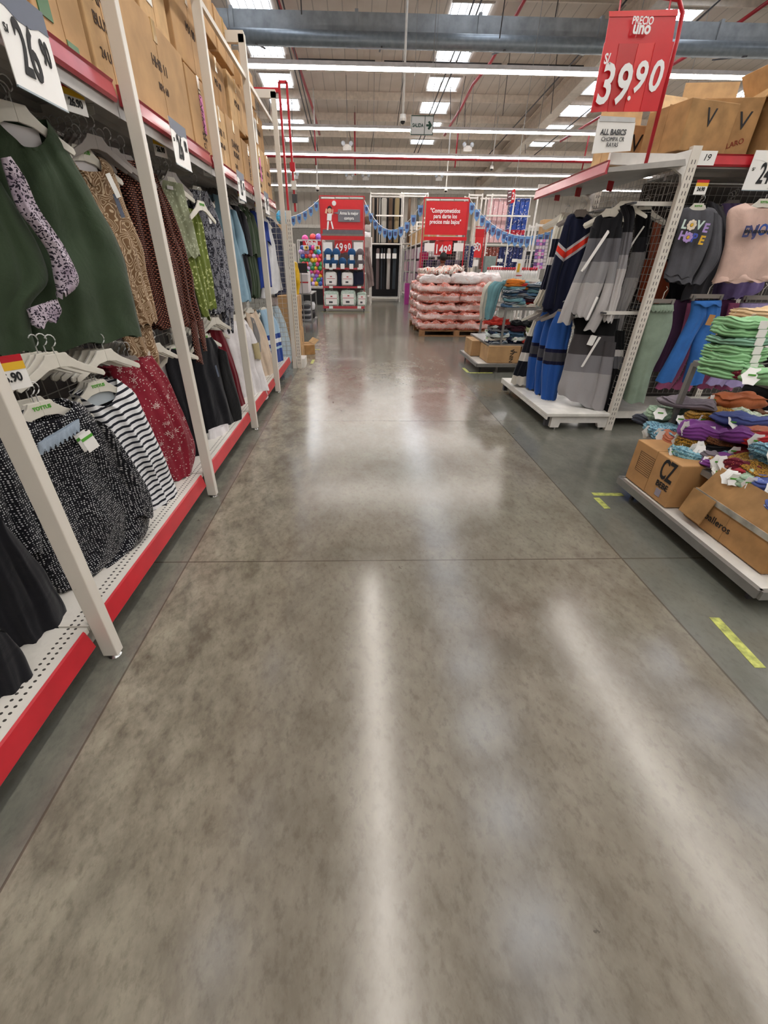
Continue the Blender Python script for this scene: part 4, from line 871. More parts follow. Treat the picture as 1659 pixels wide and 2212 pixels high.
b9 = garment('sweater', 'light blue sweater with navy and white bands on the lower rail', 'sweater', pl, [('body', [(559, 670, 580, 666), (568, 700, 600, 700), (576, 740, 607, 735), (584, 780, 611, 770), (590, 812, 612, 800)], bl, dict(th=.035, nf=2, amp=.014))])
stack(b9, pl, 1, .05, 'banded light blue sweater behind the front one', 'banded blue sweaters', hl='white hanger in the banded blue sweater')
pl = Pl(615, 740, x=-1.26, a=22)
b10 = garment('shirt', 'pale blue and white shirt, last on the lower left rail', 'shirt', pl, [('body', [(583, 662, 600, 661), (597, 700, 617, 700), (604, 740, 627, 745), (610, 780, 630, 770), (616, 808, 625, 800)], F('plain', 'c4d6e2', name='pale blue cotton'), dict(th=.035, nf=2, amp=.016))])
stack(b10, pl, 1, .05, 'white shirt behind the last pale blue one', 'pale shirts at the end', hl='hanger in the last pale blue shirt', hproto=HG)
# rows of bare hangers running into the racks
def hrow(px, py, n, lab, grp, proto=None, x0=-1.28, dx=.038, rz=PI / 2 - .35, s=.95, dy=.006):
    p = onx(px, py, x0)
    for k in range(n): hang(Vector((x0 - k * dx, p.y + k * dy, p.z + R.uniform(-.004, .004))), rz + R.uniform(-.12, .12), lab + ', number %s from the aisle' % NUM[k], grp, proto, s)
hrow(205, 300, 9, 'hanger in the crowded upper row right of the swirl blouse', 'upper hangers right of the swirl blouse', HG)
hrow(240, 325, 8, 'hanger in the crowded upper row before the second white post', 'upper hangers before the second post', HG)
hrow(370, 375, 8, 'hanger in the upper row behind the sage blouse', 'upper hangers behind the sage blouse', HG)
hrow(498, 408, 8, 'hanger in the upper row behind the third white post', 'upper hangers behind the third post', HG)
hrow(120, 770, 10, 'beige hanger in the lower row behind the striped tee', 'lower hangers behind the striped tee', None)
hrow(225, 760, 8, 'beige hanger in the lower row above the red floral dress', 'lower hangers above the floral dress', None)
hrow(335, 745, 9, 'beige hanger in the lower row by the white blouse', 'lower hangers by the white blouse', None)
hrow(465, 690, 8, 'white hanger in the lower row over the dark red cardigans', 'lower hangers over the dark red cardigans', None)
# ================================================================ right end cap clothes (hung side on, facing the viewer)
def bands(pl, pts, k=0, px0=None):
    u0 = 0
    cs = []
    for (px, py), c in pts: cs.append((pl.uv(px, py)[1], c))
    return cs
def E(px, py, y, a=112): return Pl(px, py, y=y, a=a)
pl = E(1295, 560, 4.42); vv = lambda py, q=None: (q or pl).uv(1290, py)[1]
gb = F('bands', (0, 'b9b5b4'), (vv(612), '929092'), (vv(566), '66656a'), (vv(517), '1e1e22'), z0=0, z1=2.3, name='grey colour blocks')
S = dict(th=.05, nf=3, amp=.02)
e1 = garment('sweater', 'black and grey colour block sweater with a long white size strip, front of end cap', 'sweater', pl, [('body', [(1299, 462, 1339, 455), (1283, 474, 1346, 469), (1273, 520, 1333, 520), (1256, 570, 1318, 576), (1243, 620, 1300, 626), (1230, 672, 1272, 692)], gb, dict(S, neck=.07)),
    ('sleeve', [(1276, 490, 1290, 500), (1262, 545, 1280, 552), (1240, 600, 1258, 606), (1220, 650, 1240, 655), (1204, 694, 1228, 700)], gb, dict(th=.035, nf=1.2, amp=.012, w0=.03, Mx=14)),
    ('sleeve', [(1328, 492, 1345, 492), (1317, 560, 1335, 562), (1300, 630, 1322, 632), (1278, 680, 1303, 684), (1260, 711, 1285, 715)], gb, dict(th=.035, nf=1.2, amp=.012, w0=.02, Mx=14))])
tagcard(e1, pl, 1311, 500, .018, .34, .12, .42, PAPER, name='size_strip'); tagcard(e1, pl, 1288, 640, .018, .2, .1, .2, PAPER, name='size_strip')
stack(e1, pl, 2, .06, 'grey block sweater behind the front grey one', 'grey colour block sweaters', hl='white hanger in the front grey block sweater', du=.01)
pl = E(1345, 560, 4.36)
gb2 = F('bands', (0, 'c2bebc'), (vv(582), '9c9a9c'), (vv(552), '6b6a6e'), (vv(503), '1c1c20'), z0=0, z1=2.3, name='grey colour blocks two')
e2 = garment('sweater', 'black and grey sweater between the front grey one and the upright', 'sweater', pl, [('body', [(1338, 446, 1362, 438), (1346, 475, 1372, 460), (1340, 520, 1366, 510), (1330, 570, 1356, 565), (1315, 630, 1341, 630), (1300, 692, 1323, 696)], gb2, S)])
stack(e2, pl, 0, hl='white hanger in the second grey sweater')
pl = E(1385, 560, 4.5)
gb3 = F('bands', (0, 'b0adac'), (vv(600), '8a888a'), (vv(545), '2a2a2e'), (vv(515), '18181b'), z0=0, z1=2.3, name='dark grey blocks')
e3 = garment('sweater', 'mostly black sweater nearest the wire mesh on the end cap', 'sweater', pl, [('body', [(1375, 455, 1408, 453), (1370, 500, 1402, 505), (1362, 560, 1393, 560), (1345, 620, 1373, 625), (1330, 670, 1353, 672), (1316, 717, 1340, 720)], gb3, S)])
tagcard(e3, pl, 1388, 490, .014, .2, .08, .4, PAPER, name='size_strip'); stack(e3, pl, 2, .06, 'black sweater behind the one nearest the mesh', 'black sweaters by the mesh', hl='clear hanger in the mostly black sweater')
pl = E(1230, 560, 4.85)
u0 = pl.uv(1224, 530)[0] - pl.uv(1254, 460)[0]; q = lambda px, py: pl.uv(px, py)[1]
nv = F('bands', (0, '191d33'), (q(1224, 566), 'b8b4b8'), (q(1224, 561), 'e03a2a'), (q(1224, 546), 'c9c5c8'), (q(1224, 540), '191d33'), z0=0, z1=2.3, k=-.75, u0=u0, name='navy chevron')
e4 = garment('sweater', 'navy sweater with a red and white chevron on the end cap', 'sweater', pl, [('body', [(1240, 459, 1268, 461), (1222, 472, 1284, 478), (1210, 520, 1277, 525), (1195, 560, 1264, 570), (1182, 610, 1250, 620), (1171, 672, 1238, 690)], nv, dict(S, neck=.06)), ('sleeve', [(1218, 485, 1232, 490), (1200, 545, 1222, 550), (1186, 600, 1206, 605), (1170, 660, 1196, 672)], nv, dict(th=.035, nf=1.2, amp=.012, w0=.03, Mx=14))])
stack(e4, pl, 2, .07, 'navy sweater behind the chevron one', 'navy chevron sweaters', hproto=HG, hl='white hanger in the navy chevron sweater')
pl = E(1190, 560, 5.15)
q = lambda py: pl.uv(1190, py)[1]
cn = F('bands', (0, 'dcd8c8'), (q(627), '1a1d30'), (q(574), 'e4e2de'), (q(556), '1f2333'), (q(518), 'dcd8c8'), z0=0, z1=2.3, name='cream navy blocks')
e5 = garment('sweater', 'cream and navy block sweater, farthest left on the end cap upper rail', 'sweater', pl, [('body', [(1212, 462, 1228, 470), (1197, 500, 1217, 510), (1184, 560, 1202, 560), (1168, 620, 1187, 620), (1152, 655, 1172, 662)], cn, S)])
stack(e5, pl, 2, .07, 'cream and navy sweater behind the far left one', 'cream navy block sweaters', hl='white hanger in the cream and navy sweater')
# lower row
pl = E(1130, 760, 5.3)
q = lambda py: pl.uv(1130, py)[1]
cb = F('bands', (0, 'e2dcd0'), (q(812), '1b1d26'), (q(780), 'e6e2da'), (q(762), '22242c'), (q(725), 'ddd8ca'), z0=0, z1=2.3, name='cream black blocks')
l1 = garment('sweater', 'cream and black banded sweater at the far end of the lower end cap rail', 'sweater', pl, [('body', [(1160, 675, 1176, 675), (1136, 730, 1169, 720), (1121, 775, 1159, 770), (1109, 805, 1149, 805), (1103, 828, 1143, 832)], cb, dict(S, th=.04))])
stack(l1, pl, 2, .07, 'cream and black banded sweater behind the front one', 'cream black sweaters', hl='hanger in the cream and black banded sweater')
pl = E(1190, 770, 4.85)
q = lambda py: pl.uv(1190, py)[1]
bb = F('bands', (0, '2f5ca8'), (q(782), '1a1c38'), (q(776), '4a4a50'), (q(757), '1a1c38'), (q(750), '3462b0'), z0=0, z1=2.3, name='blue banded')
for k, (dx, dy) in enumerate(((14, 12), (0, 0), (-18, -12))):
    p2 = E(1190 + dx, 770, 4.72 + .2 * k)
    g = garment('sweater', ['bright blue sweater with a dark band, nearest of three', 'bright blue sweater with a dark band, middle of three', 'bright blue sweater with a dark band, farthest of three'][k], 'sweater', p2, [('body', [(1190 + dx, 672, 1212 + dx, 676), (1174 + dx, 705, 1222 + dx, 702), (1165 + dx, 745, 1212 + dx, 748), (1157 + dx, 790, 1202 + dx, 800), (1154 + dx, 850 + dy, 1186 + dx, 853 + dy)], bb, S)])
    stack(g, p2, 1, .07, 'blue banded sweater behind the three front ones', 'blue banded sweaters', hproto=HG, hl='hanger in the %s blue banded sweater' % ['nearest', 'middle', 'farthest'][k])
tagcard(g, p2, 1200, 705, .012, .1, .1, .3, PAPER, name='size_strip')
pl = E(1265, 780, 4.45)
q = lambda py: pl.uv(1262, py)[1]
gl = F('bands', (0, 'a8a5a6'), (q(803), '88868a'), (q(766), '4d4a4c'), (q(722), '151517'), z0=0, z1=2.3, name='low grey blocks')
l3 = garment('sweater', 'black and grey block sweater on the lower end cap rail with a shop tag', 'sweater', pl, [('body', [(1238, 688, 1336, 690), (1240, 715, 1330, 725), (1226, 760, 1323, 772), (1213, 810, 1316, 822), (1204, 838, 1308, 862), (1206, 850, 1298, 890)], gl, dict(S, th=.06)), ('sleeve', [(1305, 735, 1330, 738), (1295, 790, 1322, 792), (1282, 850, 1310, 856), (1275, 872, 1300, 893)], gl, dict(th=.03, nf=1.2, amp=.01, w0=.05, Mx=14))])
tagcard(l3, pl, 1280, 722, .05, .09, .12, .2, PAPER); tagcard(l3, pl, 1292, 725, .016, .3, .13, .3, PAPER, name='size_strip')
stack(l3, pl, 2, .06, 'low grey block sweater behind the front one', 'low grey block sweaters', hl='hanger in the low grey block sweater')
pl = E(1330, 790, 4.36)
q = lambda py: pl.uv(1335, py)[1]
gk = F('bands', (0, '121214'), (q(797), '6c6c70'), (q(770), 'dddad6'), (q(756), '141416'), z0=0, z1=2.3, name='black white band')
garment('sweater', 'black sweater with one white and one grey band beside the slotted upright', 'sweater', pl, [('body', [(1318, 712, 1350, 716), (1318, 760, 1347, 765), (1312, 820, 1336, 826), (1298, 885, 1316, 893)], gk, dict(S, th=.035))])
# ================================================================ long rack clothes (face on)
def K(px, py, y=4.16, a=90): return Pl(px, py, y=y, a=a)
pl = K(1490, 520, 4.2, 97)
k1 = garment('sweatshirt', 'charcoal kids sweatshirt printed LOVE HOPE with daisies', 'sweatshirt', pl, [('body', [(1486, 447, 1528, 447), (1468, 458, 1547, 456), (1462, 500, 1541, 500), (1450, 540, 1526, 540), (1440, 575, 1510, 575), (1433, 592, 1493, 603)], charc, dict(th=.05, nf=2.5, amp=.014, neck=.035)),
    ('sleeve', [(1534, 458, 1553, 468), (1533, 510, 1553, 505), (1520, 560, 1546, 560), (1490, 618, 1517, 603)], charc, dict(th=.035, nf=1.2, amp=.01, w0=.01, Mx=14)), ('hem_band', [(1434, 588, 1497, 596), (1432, 604, 1492, 615)], charc, dict(th=.045, nf=2.5, amp=.012, w0=.004, N=5))])
def gtext(r, pl, s, px, py, size, m, w0=.085, sx=1, bold=.003, rot=0):
    u, v = pl.uv(px, py); l = wloc(r); uc = (l - pl.p).dot(pl.d)
    return text(s, size, m, r, (u - uc, -w0, v - l.z), (PI / 2, rot, 0), 'printed_letter', sx=sx, bold=bold)
C1, C2, C3, C4, C5 = mat('cfe4dc', .8, name='mint print'), mat('b69ad8', .8, name='lilac print'), mat('4a5ab8', .8, name='blue print'), mat('e8b83a', .8, name='gold print'), mat('ecdcc8', .8, name='petal print')
for s_, px, py, m in (('L', 1467, 487, C1), ('V', 1499, 489, C1), ('E', 1512, 495, C2), ('H', 1463, 511, C2), ('P', 1487, 516, C3), ('E', 1503, 521, C4)): gtext(k1, pl, s_, px, py, .085, m, rot=.1)
def daisy(r, pl, px, py, m, w0=.086):
    u, v = pl.uv(px, py); l = wloc(r); uc = (l - pl.p).dot(pl.d); b = B()
    for k in range(8):
        a = k * PI / 4; b.sphere((u - uc + .026 * math.cos(a), -w0, v - l.z + .026 * math.sin(a)), .013, 8, 6, (1, .15, 1))
    o = obj('daisy_print', b, m, r, local=True)
    obj('daisy_centre', B().sphere((u - uc, -w0 - .002, v - l.z), .012, 8, 6, (1, .2, 1)), C4, o, local=True)
daisy(k1, pl, 1482, 488, C5); daisy(k1, pl, 1474, 514, C2)
stack(k1, pl, 1, .07, 'charcoal sweatshirt behind the LOVE HOPE one', 'charcoal kids sweatshirts', htxt=1, hl='white hanger in the LOVE HOPE sweatshirt', du=.05, s=.85)
pl2 = K(1550, 520, 4.42, 95)
garment('sweatshirt', 'charcoal sweatshirt sleeve hanging behind and right of the LOVE HOPE one', 'sweatshirt', pl2, [('body', [(1528, 434, 1560, 450), (1540, 480, 1571, 480), (1540, 530, 1571, 520), (1520, 570, 1560, 560), (1480, 620, 1545, 600), (1470, 650, 1530, 640)], charc, dict(th=.05, nf=2.5, amp=.02))])
pl = K(1620, 520, 4.18, 93)
pink = F('plain', 'dcbcae', name='pale peach fleece')
k2 = garment('sweatshirt', 'pale peach kids sweatshirt printed ENJOY at the right picture edge', 'sweatshirt', pl, [('body', [(1610, 438, 1690, 438), (1573, 455, 1712, 455), (1568, 500, 1706, 500), (1561, 545, 1702, 545), (1546, 590, 1694, 588), (1537, 608, 1686, 604)], pink, dict(th=.06, nf=3, amp=.014, neck=.05)), ('hem_band', [(1545, 592, 1694, 588), (1537, 611, 1684, 606)], pink, dict(th=.055, nf=3, amp=.012, w0=.008, N=5))])
EN1, EN2 = mat('454a78', .8, name='indigo print'), mat('3b5bab', .8, name='blue letter print')
for s_, px, py, m in (('E', 1595, 503, EN1), ('N', 1608, 502, EN1), ('J', 1618, 500, EN1), ('O', 1631, 499, EN2), ('Y', 1645, 497, EN2)): gtext(k2, pl, s_, px, py, .11, m, .085, .8)
gtext(k2, pl, 'the moment', 1620, 501, .045, INK, .092, 1, .001, 0)
stack(k2, pl, 0, htxt=1, hl='white hanger in the peach ENJOY sweatshirt')
lil = F('plain', '7f6fa0', name='dusty purple fleece')
pl = K(1590, 560, 4.5, 95)
k3 = garment('sweatshirt', 'dusty purple sweatshirt hanging behind the peach one', 'sweatshirt', pl, [('body', [(1560, 440, 1605, 440), (1565, 480, 1640, 480), (1570, 560, 1650, 560), (1552, 620, 1650, 620), (1550, 645, 1620, 642)], lil, dict(th=.05, nf=3, amp=.02))])
stack(k3, pl, 2, .06, 'dusty purple sweatshirt behind the peach one', 'dusty purple sweatshirts', hl='hanger in the dusty purple sweatshirt', hproto=HG)
# pants
def clipbar(pl, u0px, u1px, py, lab):
    a = pl.uv(u0px, py); c = pl.uv(u1px, py); P0 = pl.p + pl.d * a[0]; P1 = pl.p + pl.d * c[0]; P0.z = P1.z = a[1] + .02
    r = thing('clip_hanger', lab, 'hanger', (P0 + P1) / 2)
    obj('bar', B().bar(P0, P1, .012, .035), HANGG, r); mid = (P0 + P1) / 2
    obj('hook', B().tube([mid, mid + Vector((0, 0, .07)), mid + Vector((.02, 0, .1)), mid + Vector((0, 0, .12))], .004, 6), HANG, r)
    for p in (P0 + pl.d * .025, P1 - pl.d * .025): obj('clip', B().box(p + pl.n * .012 - Vector((0, 0, .015)), (.02, .02, .045), rz=pl.rz), CHROME, r)
pl = K(1420, 760, 4.24, 92)
gg = F('plain', '8fa08e', name='sage jersey')
k4 = garment('trousers', 'sage green flared kids pants beside the slotted upright', 'trousers', pl, [('leg', [(1398, 661, 1454, 660), (1392, 700, 1450, 710), (1377, 765, 1427, 765), (1363, 810, 1407, 806), (1348, 868, 1391, 868)], gg, dict(th=.05, nf=1.5, amp=.012)), ('waistband', [(1399, 659, 1455, 657), (1398, 672, 1454, 672)], gg, dict(th=.052, nf=8, amp=.007, w0=.004, N=5))])
dup(k4, (.02, .07, 0), 'sage green pants behind the front sage pair', 'sage kids pants'); clipbar(pl, 1400, 1456, 655, 'clip hanger holding the sage green pants')
pl = K(1530, 750, 4.22, 88)
jean = F('plain', '3a72bc', name='blue denim')
k5 = garment('trousers', 'bright blue kids jeans with a brown tag', 'trousers', pl, [('leg', [(1494, 652, 1527, 652), (1490, 680, 1522, 690), (1471, 722, 1499, 727), (1443, 774, 1476, 774), (1416, 822, 1448, 827)], jean, dict(th=.05, nf=1, amp=.01)), ('leg', [(1524, 652, 1557, 650), (1518, 690, 1553, 685), (1499, 728, 1545, 723), (1487, 775, 1531, 775), (1473, 827, 1514, 830)], jean, dict(th=.05, nf=1, amp=.01)), ('waistband', [(1494, 650, 1557, 648), (1494, 660, 1557, 659)], jean, dict(th=.056, nf=2, amp=.004, w0=.004, N=5))])
tagcard(k5, pl, 1526, 678, .06, .09, .08, .12, mat('b5854f', .7, name='brown kraft tag')); clipbar(pl, 1490, 1560, 645, 'clip hanger holding the bright blue jeans')
lilp = F('plain', 'a294c0', name='lilac denim')
pl = K(1620, 750, 4.28, 88)
k6 = garment('trousers', 'lilac kids pants partly hidden by the cloth table frame', 'trousers', pl, [('leg', [(1600, 655, 1640, 655), (1588, 690, 1625, 690), (1566, 740, 1600, 745), (1545, 800, 1580, 805), (1524, 829, 1560, 832)], lilp, dict(th=.045, nf=1.5, amp=.01)), ('leg', [(1630, 655, 1672, 655), (1622, 690, 1670, 690), (1600, 745, 1650, 745), (1580, 805, 1625, 810), (1560, 832, 1602, 836)], lilp, dict(th=.045, nf=1.5, amp=.01))])
clipbar(pl, 1604, 1675, 648, 'clip hanger holding the lilac pants')
pk = F('plain', 'cf74a0', name='pink jersey'); pr = F('plain', '6a4a6a', name='plum jersey')
for k, (dx, y, m, lab) in enumerate(((0, 4.38, pk, 'pink pants behind the blue jeans'), (90, 4.42, pk, 'pink pants between the blue jeans and lilac pants'))):
    pl = K(1500 + dx, 750, y, 90)
    g = garment('trousers', lab, 'trousers', pl, [('leg', [(1485 + dx, 655, 1520 + dx, 655), (1468 + dx, 730, 1500 + dx, 735), (1438 + dx, 800, 1470 + dx, 805), (1415 + dx, 838, 1448 + dx, 838)], m, dict(th=.04, nf=1.5, amp=.01)), ('leg', [(1515 + dx, 655, 1550 + dx, 655), (1500 + dx, 735, 1535 + dx, 735), (1475 + dx, 805, 1510 + dx, 805), (1452 + dx, 838, 1490 + dx, 842)], m, dict(th=.04, nf=1.5, amp=.01))])
for k, (dx, y, m, lab) in enumerate(((0, 4.48, pr, 'plum pants between the sage pants and the jeans'), (22, 4.55, F('plain', '8a3f63', name='maroon jersey'), 'maroon pants behind the plum pair'), (100, 4.52, F('plain', '7a4a72', name='mauve jersey'), 'mauve pants right of the blue jeans'))):
    pl = K(1460 + dx, 750, y, 90)
    garment('trousers', lab, 'trousers', pl, [('leg', [(1450 + dx, 648, 1490 + dx, 648), (1437 + dx, 730, 1470 + dx, 735), (1412 + dx, 800, 1442 + dx, 805)], m, dict(th=.04, nf=2, amp=.012))])
for k, (px, y) in enumerate(((1400, 4.6), (1445, 4.65))):
    pl = K(px, 700, y + .1, 95)
    garment('jacket', ['burnt orange jacket behind the charcoal sweatshirts', 'dark jacket deep in the long rack by the charcoal sweatshirts'][k], 'jacket', pl, [('body', [(px - 10, 560, px + 40, 560), (px - 20, 620, px + 45, 620), (px - 25, 650, px + 30, 655)], [F('plain', '9a4a30', name='burnt orange cloth'), black][k], dict(th=.04, nf=2, amp=.02))])
# coral cardigan seen through the mesh
pl = Pl(1405, 560, x=2.80, a=0) if False else Pl(1400, 560, y=4.9, a=100)
garment('cardigan', 'coral cardigan seen through the wire mesh of the end cap', 'cardigan', pl, [('body', [(1410, 480, 1430, 480), (1398, 560, 1418, 560), (1385, 625, 1402, 628)], F('plain', 'c8745c', name='coral knit'), dict(th=.03, nf=2, amp=.01))])
# ================================================================ soft goods
def pillowmesh(w, d, h, seed=0, layers=0, lump=.02, rnd=4., nth=40, soft=.5, tilt=(0, 0)):
    b = B(); b.uv = []; rings = []; SD = seed * 7.13
    def ring(rs, z, uvz):
        out = []
        for k in range(nth):
            a = 2 * PI * k / nth; ca, sa = math.cos(a), math.sin(a)
            q = (abs(ca) ** rnd + abs(sa) ** rnd) ** (-1 / rnd)
            x, y = ca * q * rs * w / 2, sa * q * rs * d / 2
            nx = noise.noise(Vector((x * 7 + SD, y * 7, z * 8))); ny = noise.noise(Vector((x * 7, y * 7 + SD, z * 8 + 4))); nz = noise.noise(Vector((x * 9, y * 9, SD)))
            zz = z + lump * nz * (.4 + z / h) + tilt[0] * x + tilt[1] * y
            rg = abs(noise.noise(Vector((x * 17 + SD, y * 17, 3.)))) + .5 * abs(noise.noise(Vector((x * 34, y * 34 + SD, 9.))))
            zz -= lump * .75 * rg * (z / h)
            out.append((x + lump * (nx + .5 * math.sin(z * 300) * 0), y + lump * ny, max(zz, .0))); b.uv.append((x, y + z + (a * .0)))
        rings.append(out)
    ring(.02, 0, 0); ring(.9, .0, 0)
    NS = 9 if not layers else layers * 4 + 1
    for i in range(NS):
        v = i / (NS - 1); z = h * (.04 + .8 * v)
        rr = 1. - soft * .16 * abs(2 * v - 1) ** 3
        if layers: rr -= .07 * abs(math.cos(PI * layers * v)) ** 2.5
        ring(rr, z, v)
    for rs, z in ((.92, .9), (.85, .94), (.74, .97), (.6, .99), (.45, 1.), (.3, 1.), (.15, 1.), (.02, 1.)): ring(rs, h * z, 1)
    n = nth; vs = [p for r_ in rings for p in r_]; fs = []
    for i in range(len(rings) - 1):
        for k in range(n):
            a, c = i * n + k, i * n + (k + 1) % n; fs.append((a, c, c + n, a + n))
    fs.append(tuple(range(n - 1, -1, -1))); fs.append(tuple((len(rings) - 1) * n + k for k in range(n)))
    b.add(vs, fs); return b
def star(b, c, r, rz, tilt):
    """die-cut white hang tag"""
    pts = []
    for k in range(12):
        a = 2 * PI * k / 12; q = r * (1 if k % 2 == 0 else .8); pts.append((math.cos(a) * q, math.sin(a) * q * 1.2))
    u = Vector((math.cos(rz), math.sin(rz), 0)); v = (Vector((0, 0, 1)) * math.cos(tilt) + Vector((-math.sin(rz), math.cos(rz), 0)) * math.sin(tilt))
    b.prism(pts, c, u, v, u.cross(v) * .0015); return b
def folded(lab, c, w, d, h, m, rz=0, seed=0, layers=2, lump=.02, tags=0, tilt=(0, 0), name='folded_garment', cat='folded clothes', grp=None, band=None):
    o = obj(name, pillowmesh(w, d, h, seed, layers, lump, tilt=tilt), m, None, True, local=True, loc=c); o.rotation_euler = (0, 0, rz); tag(o, lab, cat, grp)
    rr = random.Random(seed + 3)
    for k in range(tags):
        a = rr.uniform(PI * .9, PI * 1.45); p = Vector((math.cos(a) * w * .52, math.sin(a) * d * .52, h * rr.uniform(.3, .8)))
        t_ = obj('hang_tag', star(B(), p, rr.uniform(.036, .048), rr.uniform(-.8, .5) - rz, rr.uniform(-.1, .9)), PAPER, o, local=True)
        if k == 0:
            u_ = p + Vector((-.004, -.004, .008)); obj('green_band', B().box(u_, (.035, .003, .009), rz=-.4 - rz), GREEN, t_, local=True)
    if band: obj('paper_band', B().box((0, -d / 2 - .004, h * .5), (.05, .004, h * .8)), PAPER, o, local=True)
    return o
TBL = mat('8f8d89', .4, .35, name='grey square tube'); TRAY = mat('dedad2', .4, name='white tray board'); GLASSY = mat('9c9c9a', .4, .2, name='grey shelf board')
def table(lab, x0, x1, y0, y1, ys=0):
    r = thing('display_table', lab, 'display table', (x0, y0, 0))
    obj('tray', B().bb((x0 + .02, y0 + .02, .115), (x1, y1, .135)), TRAY, r)
    obj('tray_rim', B().bar((x0, y0, .115), (x0, y1, .115), .03, .05).bar((x0, y0, .115), (x1, y0, .115), .03, .05).bar((x0, y1, .115), (x1, y1, .115), .03, .05), TBL, r)
    obj('middle_shelf', B().bb((x0 + .19, y0 + .1, .40), (x1, y1 + .1 + ys, .42)), GLASSY, r)
    obj('middle_rim', B().bar((x0 + .18, y0 + .1, .405), (x0 + .18, y1 + .1 + ys, .405), .02, .035).bar((x0 + .18, y0 + .1, .405), (x1, y0 + .1, .405), .02, .035), TBL, r)
    xt = x0 + .36
    obj('top_frame', B().bar((xt, y0 + .1, .935), (xt, y1 + .16, .935), .035).bar((xt, y0 + .1, .935), (x1, y0 + .1, .935), .035).bar((xt, y1 + .16, .935), (x1, y1 + .16, .935), .035), TBL, r)
    obj('top_mesh', wiremesh(B(), (xt, y0 + .1, .93), (1, 0, 0), (0, 1, 0), int((x1 - xt) / .05), int((y1 + .06 - y0) / .05), .05, .05, .002), MESHW, r)
    for (x, y) in ((xt, y1 + .16), (xt, y0 + .1), (x1, y0 + .1), (x1, y1 + .16)):
        obj('leg', B().bar((x, y, 0), (x, y, .935), .032), TBL, r)
    for (x, y) in ((x0 + .08, y0 + .1), (x0 + .08, y1 - .1)): obj('caster', B().bar((x, y, 0), (x, y, .1), .02), DKGREY, r)
    return r
table('grey metal cloth table on the right, nearest the camera', 1.98, 3.2, 1.5, 2.78)
# boxes on its tray
r = carton('brown cardboard box with big black letters and a printed grid, near table tray', (2.235, 2.54, .142), (.44, .47, .30), mat('bd8f5c', .7, name='fresh brown card', var=.06), 0, False)
text('CZ', .19, INK, r, (-.222, -.14, .215), (PI / 2, 0, -PI / 2), 'box_print', sx=.5, bold=.003); text('BEBE', .055, INK, r, (-.222, -.14, .115), (PI / 2, 0, -PI / 2), 'box_print', bold=.001)
b = B()
for k in range(11): b.bb((-.2215, .0, .10 + k * .014), (-.2203, .16, .102 + k * .014))
b.bb((-.2215, -.0, .10), (-.2203, .002, .242)).bb((-.2215, .16, .10), (-.2203, .162, .242))
obj('printed_grid', b, MARK, r, local=True); obj('silver_sticker', B().bb((-.223, -.155, .035), (-.2203, -.105, .085)), mat('b8b0c0', .25, .4, name='silver sticker'), r, local=True)
for k in range(3): obj('small_print', B().bb((.02 + k * .0, -.2365, .04 + k * .022), (.12, -.235, .05 + k * .022)), MARK, r, local=True)
r = carton('wide torn brown box with caballeros handwriting on the near table tray', (2.31, 1.92, .142), (.46, .6, .20), mat('b48754', .75, name='worn brown card', var=.12), .0, False, [('cos', .18, .14, .06), ('caballeros', .08, .09, .06)], side='-x', wrot=0, flaps=None)
obj('clear_tape', B().bb((-.236, -.29, .17), (-.232, .29, .203)), mat('b8b4a8', .12, .1, name='clear packing tape', var=.2), r, local=True)
f = obj('flap', B().box((0, 0, -.08), (.006, .18, .16)), CARD3, r, local=True, loc=(-.245, .2, .2)); f.rotation_euler = (0, .22, 0)
f = obj('flap', B().box((0, 0, .08), (.006, .56, .16)), CARD3, r, local=True, loc=(-.22, 0, .2)); f.rotation_euler = (0, .5, 0)
carton('brown box end at the near corner of the cloth table tray', (2.36, 1.57, .142), (.4, .1, .22), CARD2, 0, False)
carton('brown box hidden behind the torn box under the cloth piles', (2.8, 2.1, .142), (.4, .6, .24), CARD3, 0, False)
P_ = lambda c, nm=None: F('plain', c, name=nm or 'cotton ' + c)
pats = dict(grey=P_('7a7078'), mint=F('check', 'a9bda4', '8aa58c', s=1.), bluep=F('leaf', '6a9db4', '2f3c52', 'a8cdd6', s=.5, name='blue leaf print'), must=F('leopard', 'b98b34', '2e2418', 'a87a28', s=.7, name='mustard spots'), rust=P_('b4663f'), brleo=F('leopard', '8a5a38', '2a1a12', '7a4c2e', s=.5, name='brown leopard'), blk=P_('1a1a1c'), purp=P_('7a3f88'), viol=P_('4f5c98'), denf=F('floral', '5a6aa8', 'd8d8e4', s=.5, name='denim floral'), salm=P_('c0755a'), teal=F('leaf', '7ab4c4', '2c5a78', 'b8dae0', s=.4, name='teal leaf print'), red=P_('c8383c'), redd=P_('a02a36'), greenc=P_('8fbf8c'), beige=F('spots', 'd8b98f', 'efe2cc', s=2.), peach=P_('e0b48c'), mar=F('floral', '6a1f30', 'd87a5c', s=.6, name='maroon floral'), blkw=F('stripes', '1c1c20', 'd8d4d0', s=.09), mchk=F('check', 'd4dccc', 'a9bda0', s=1.3), sageg=P_('93a898'), dngr=P_('3c3f4a'))
def at(px, py, z): return onz(px, py, z)
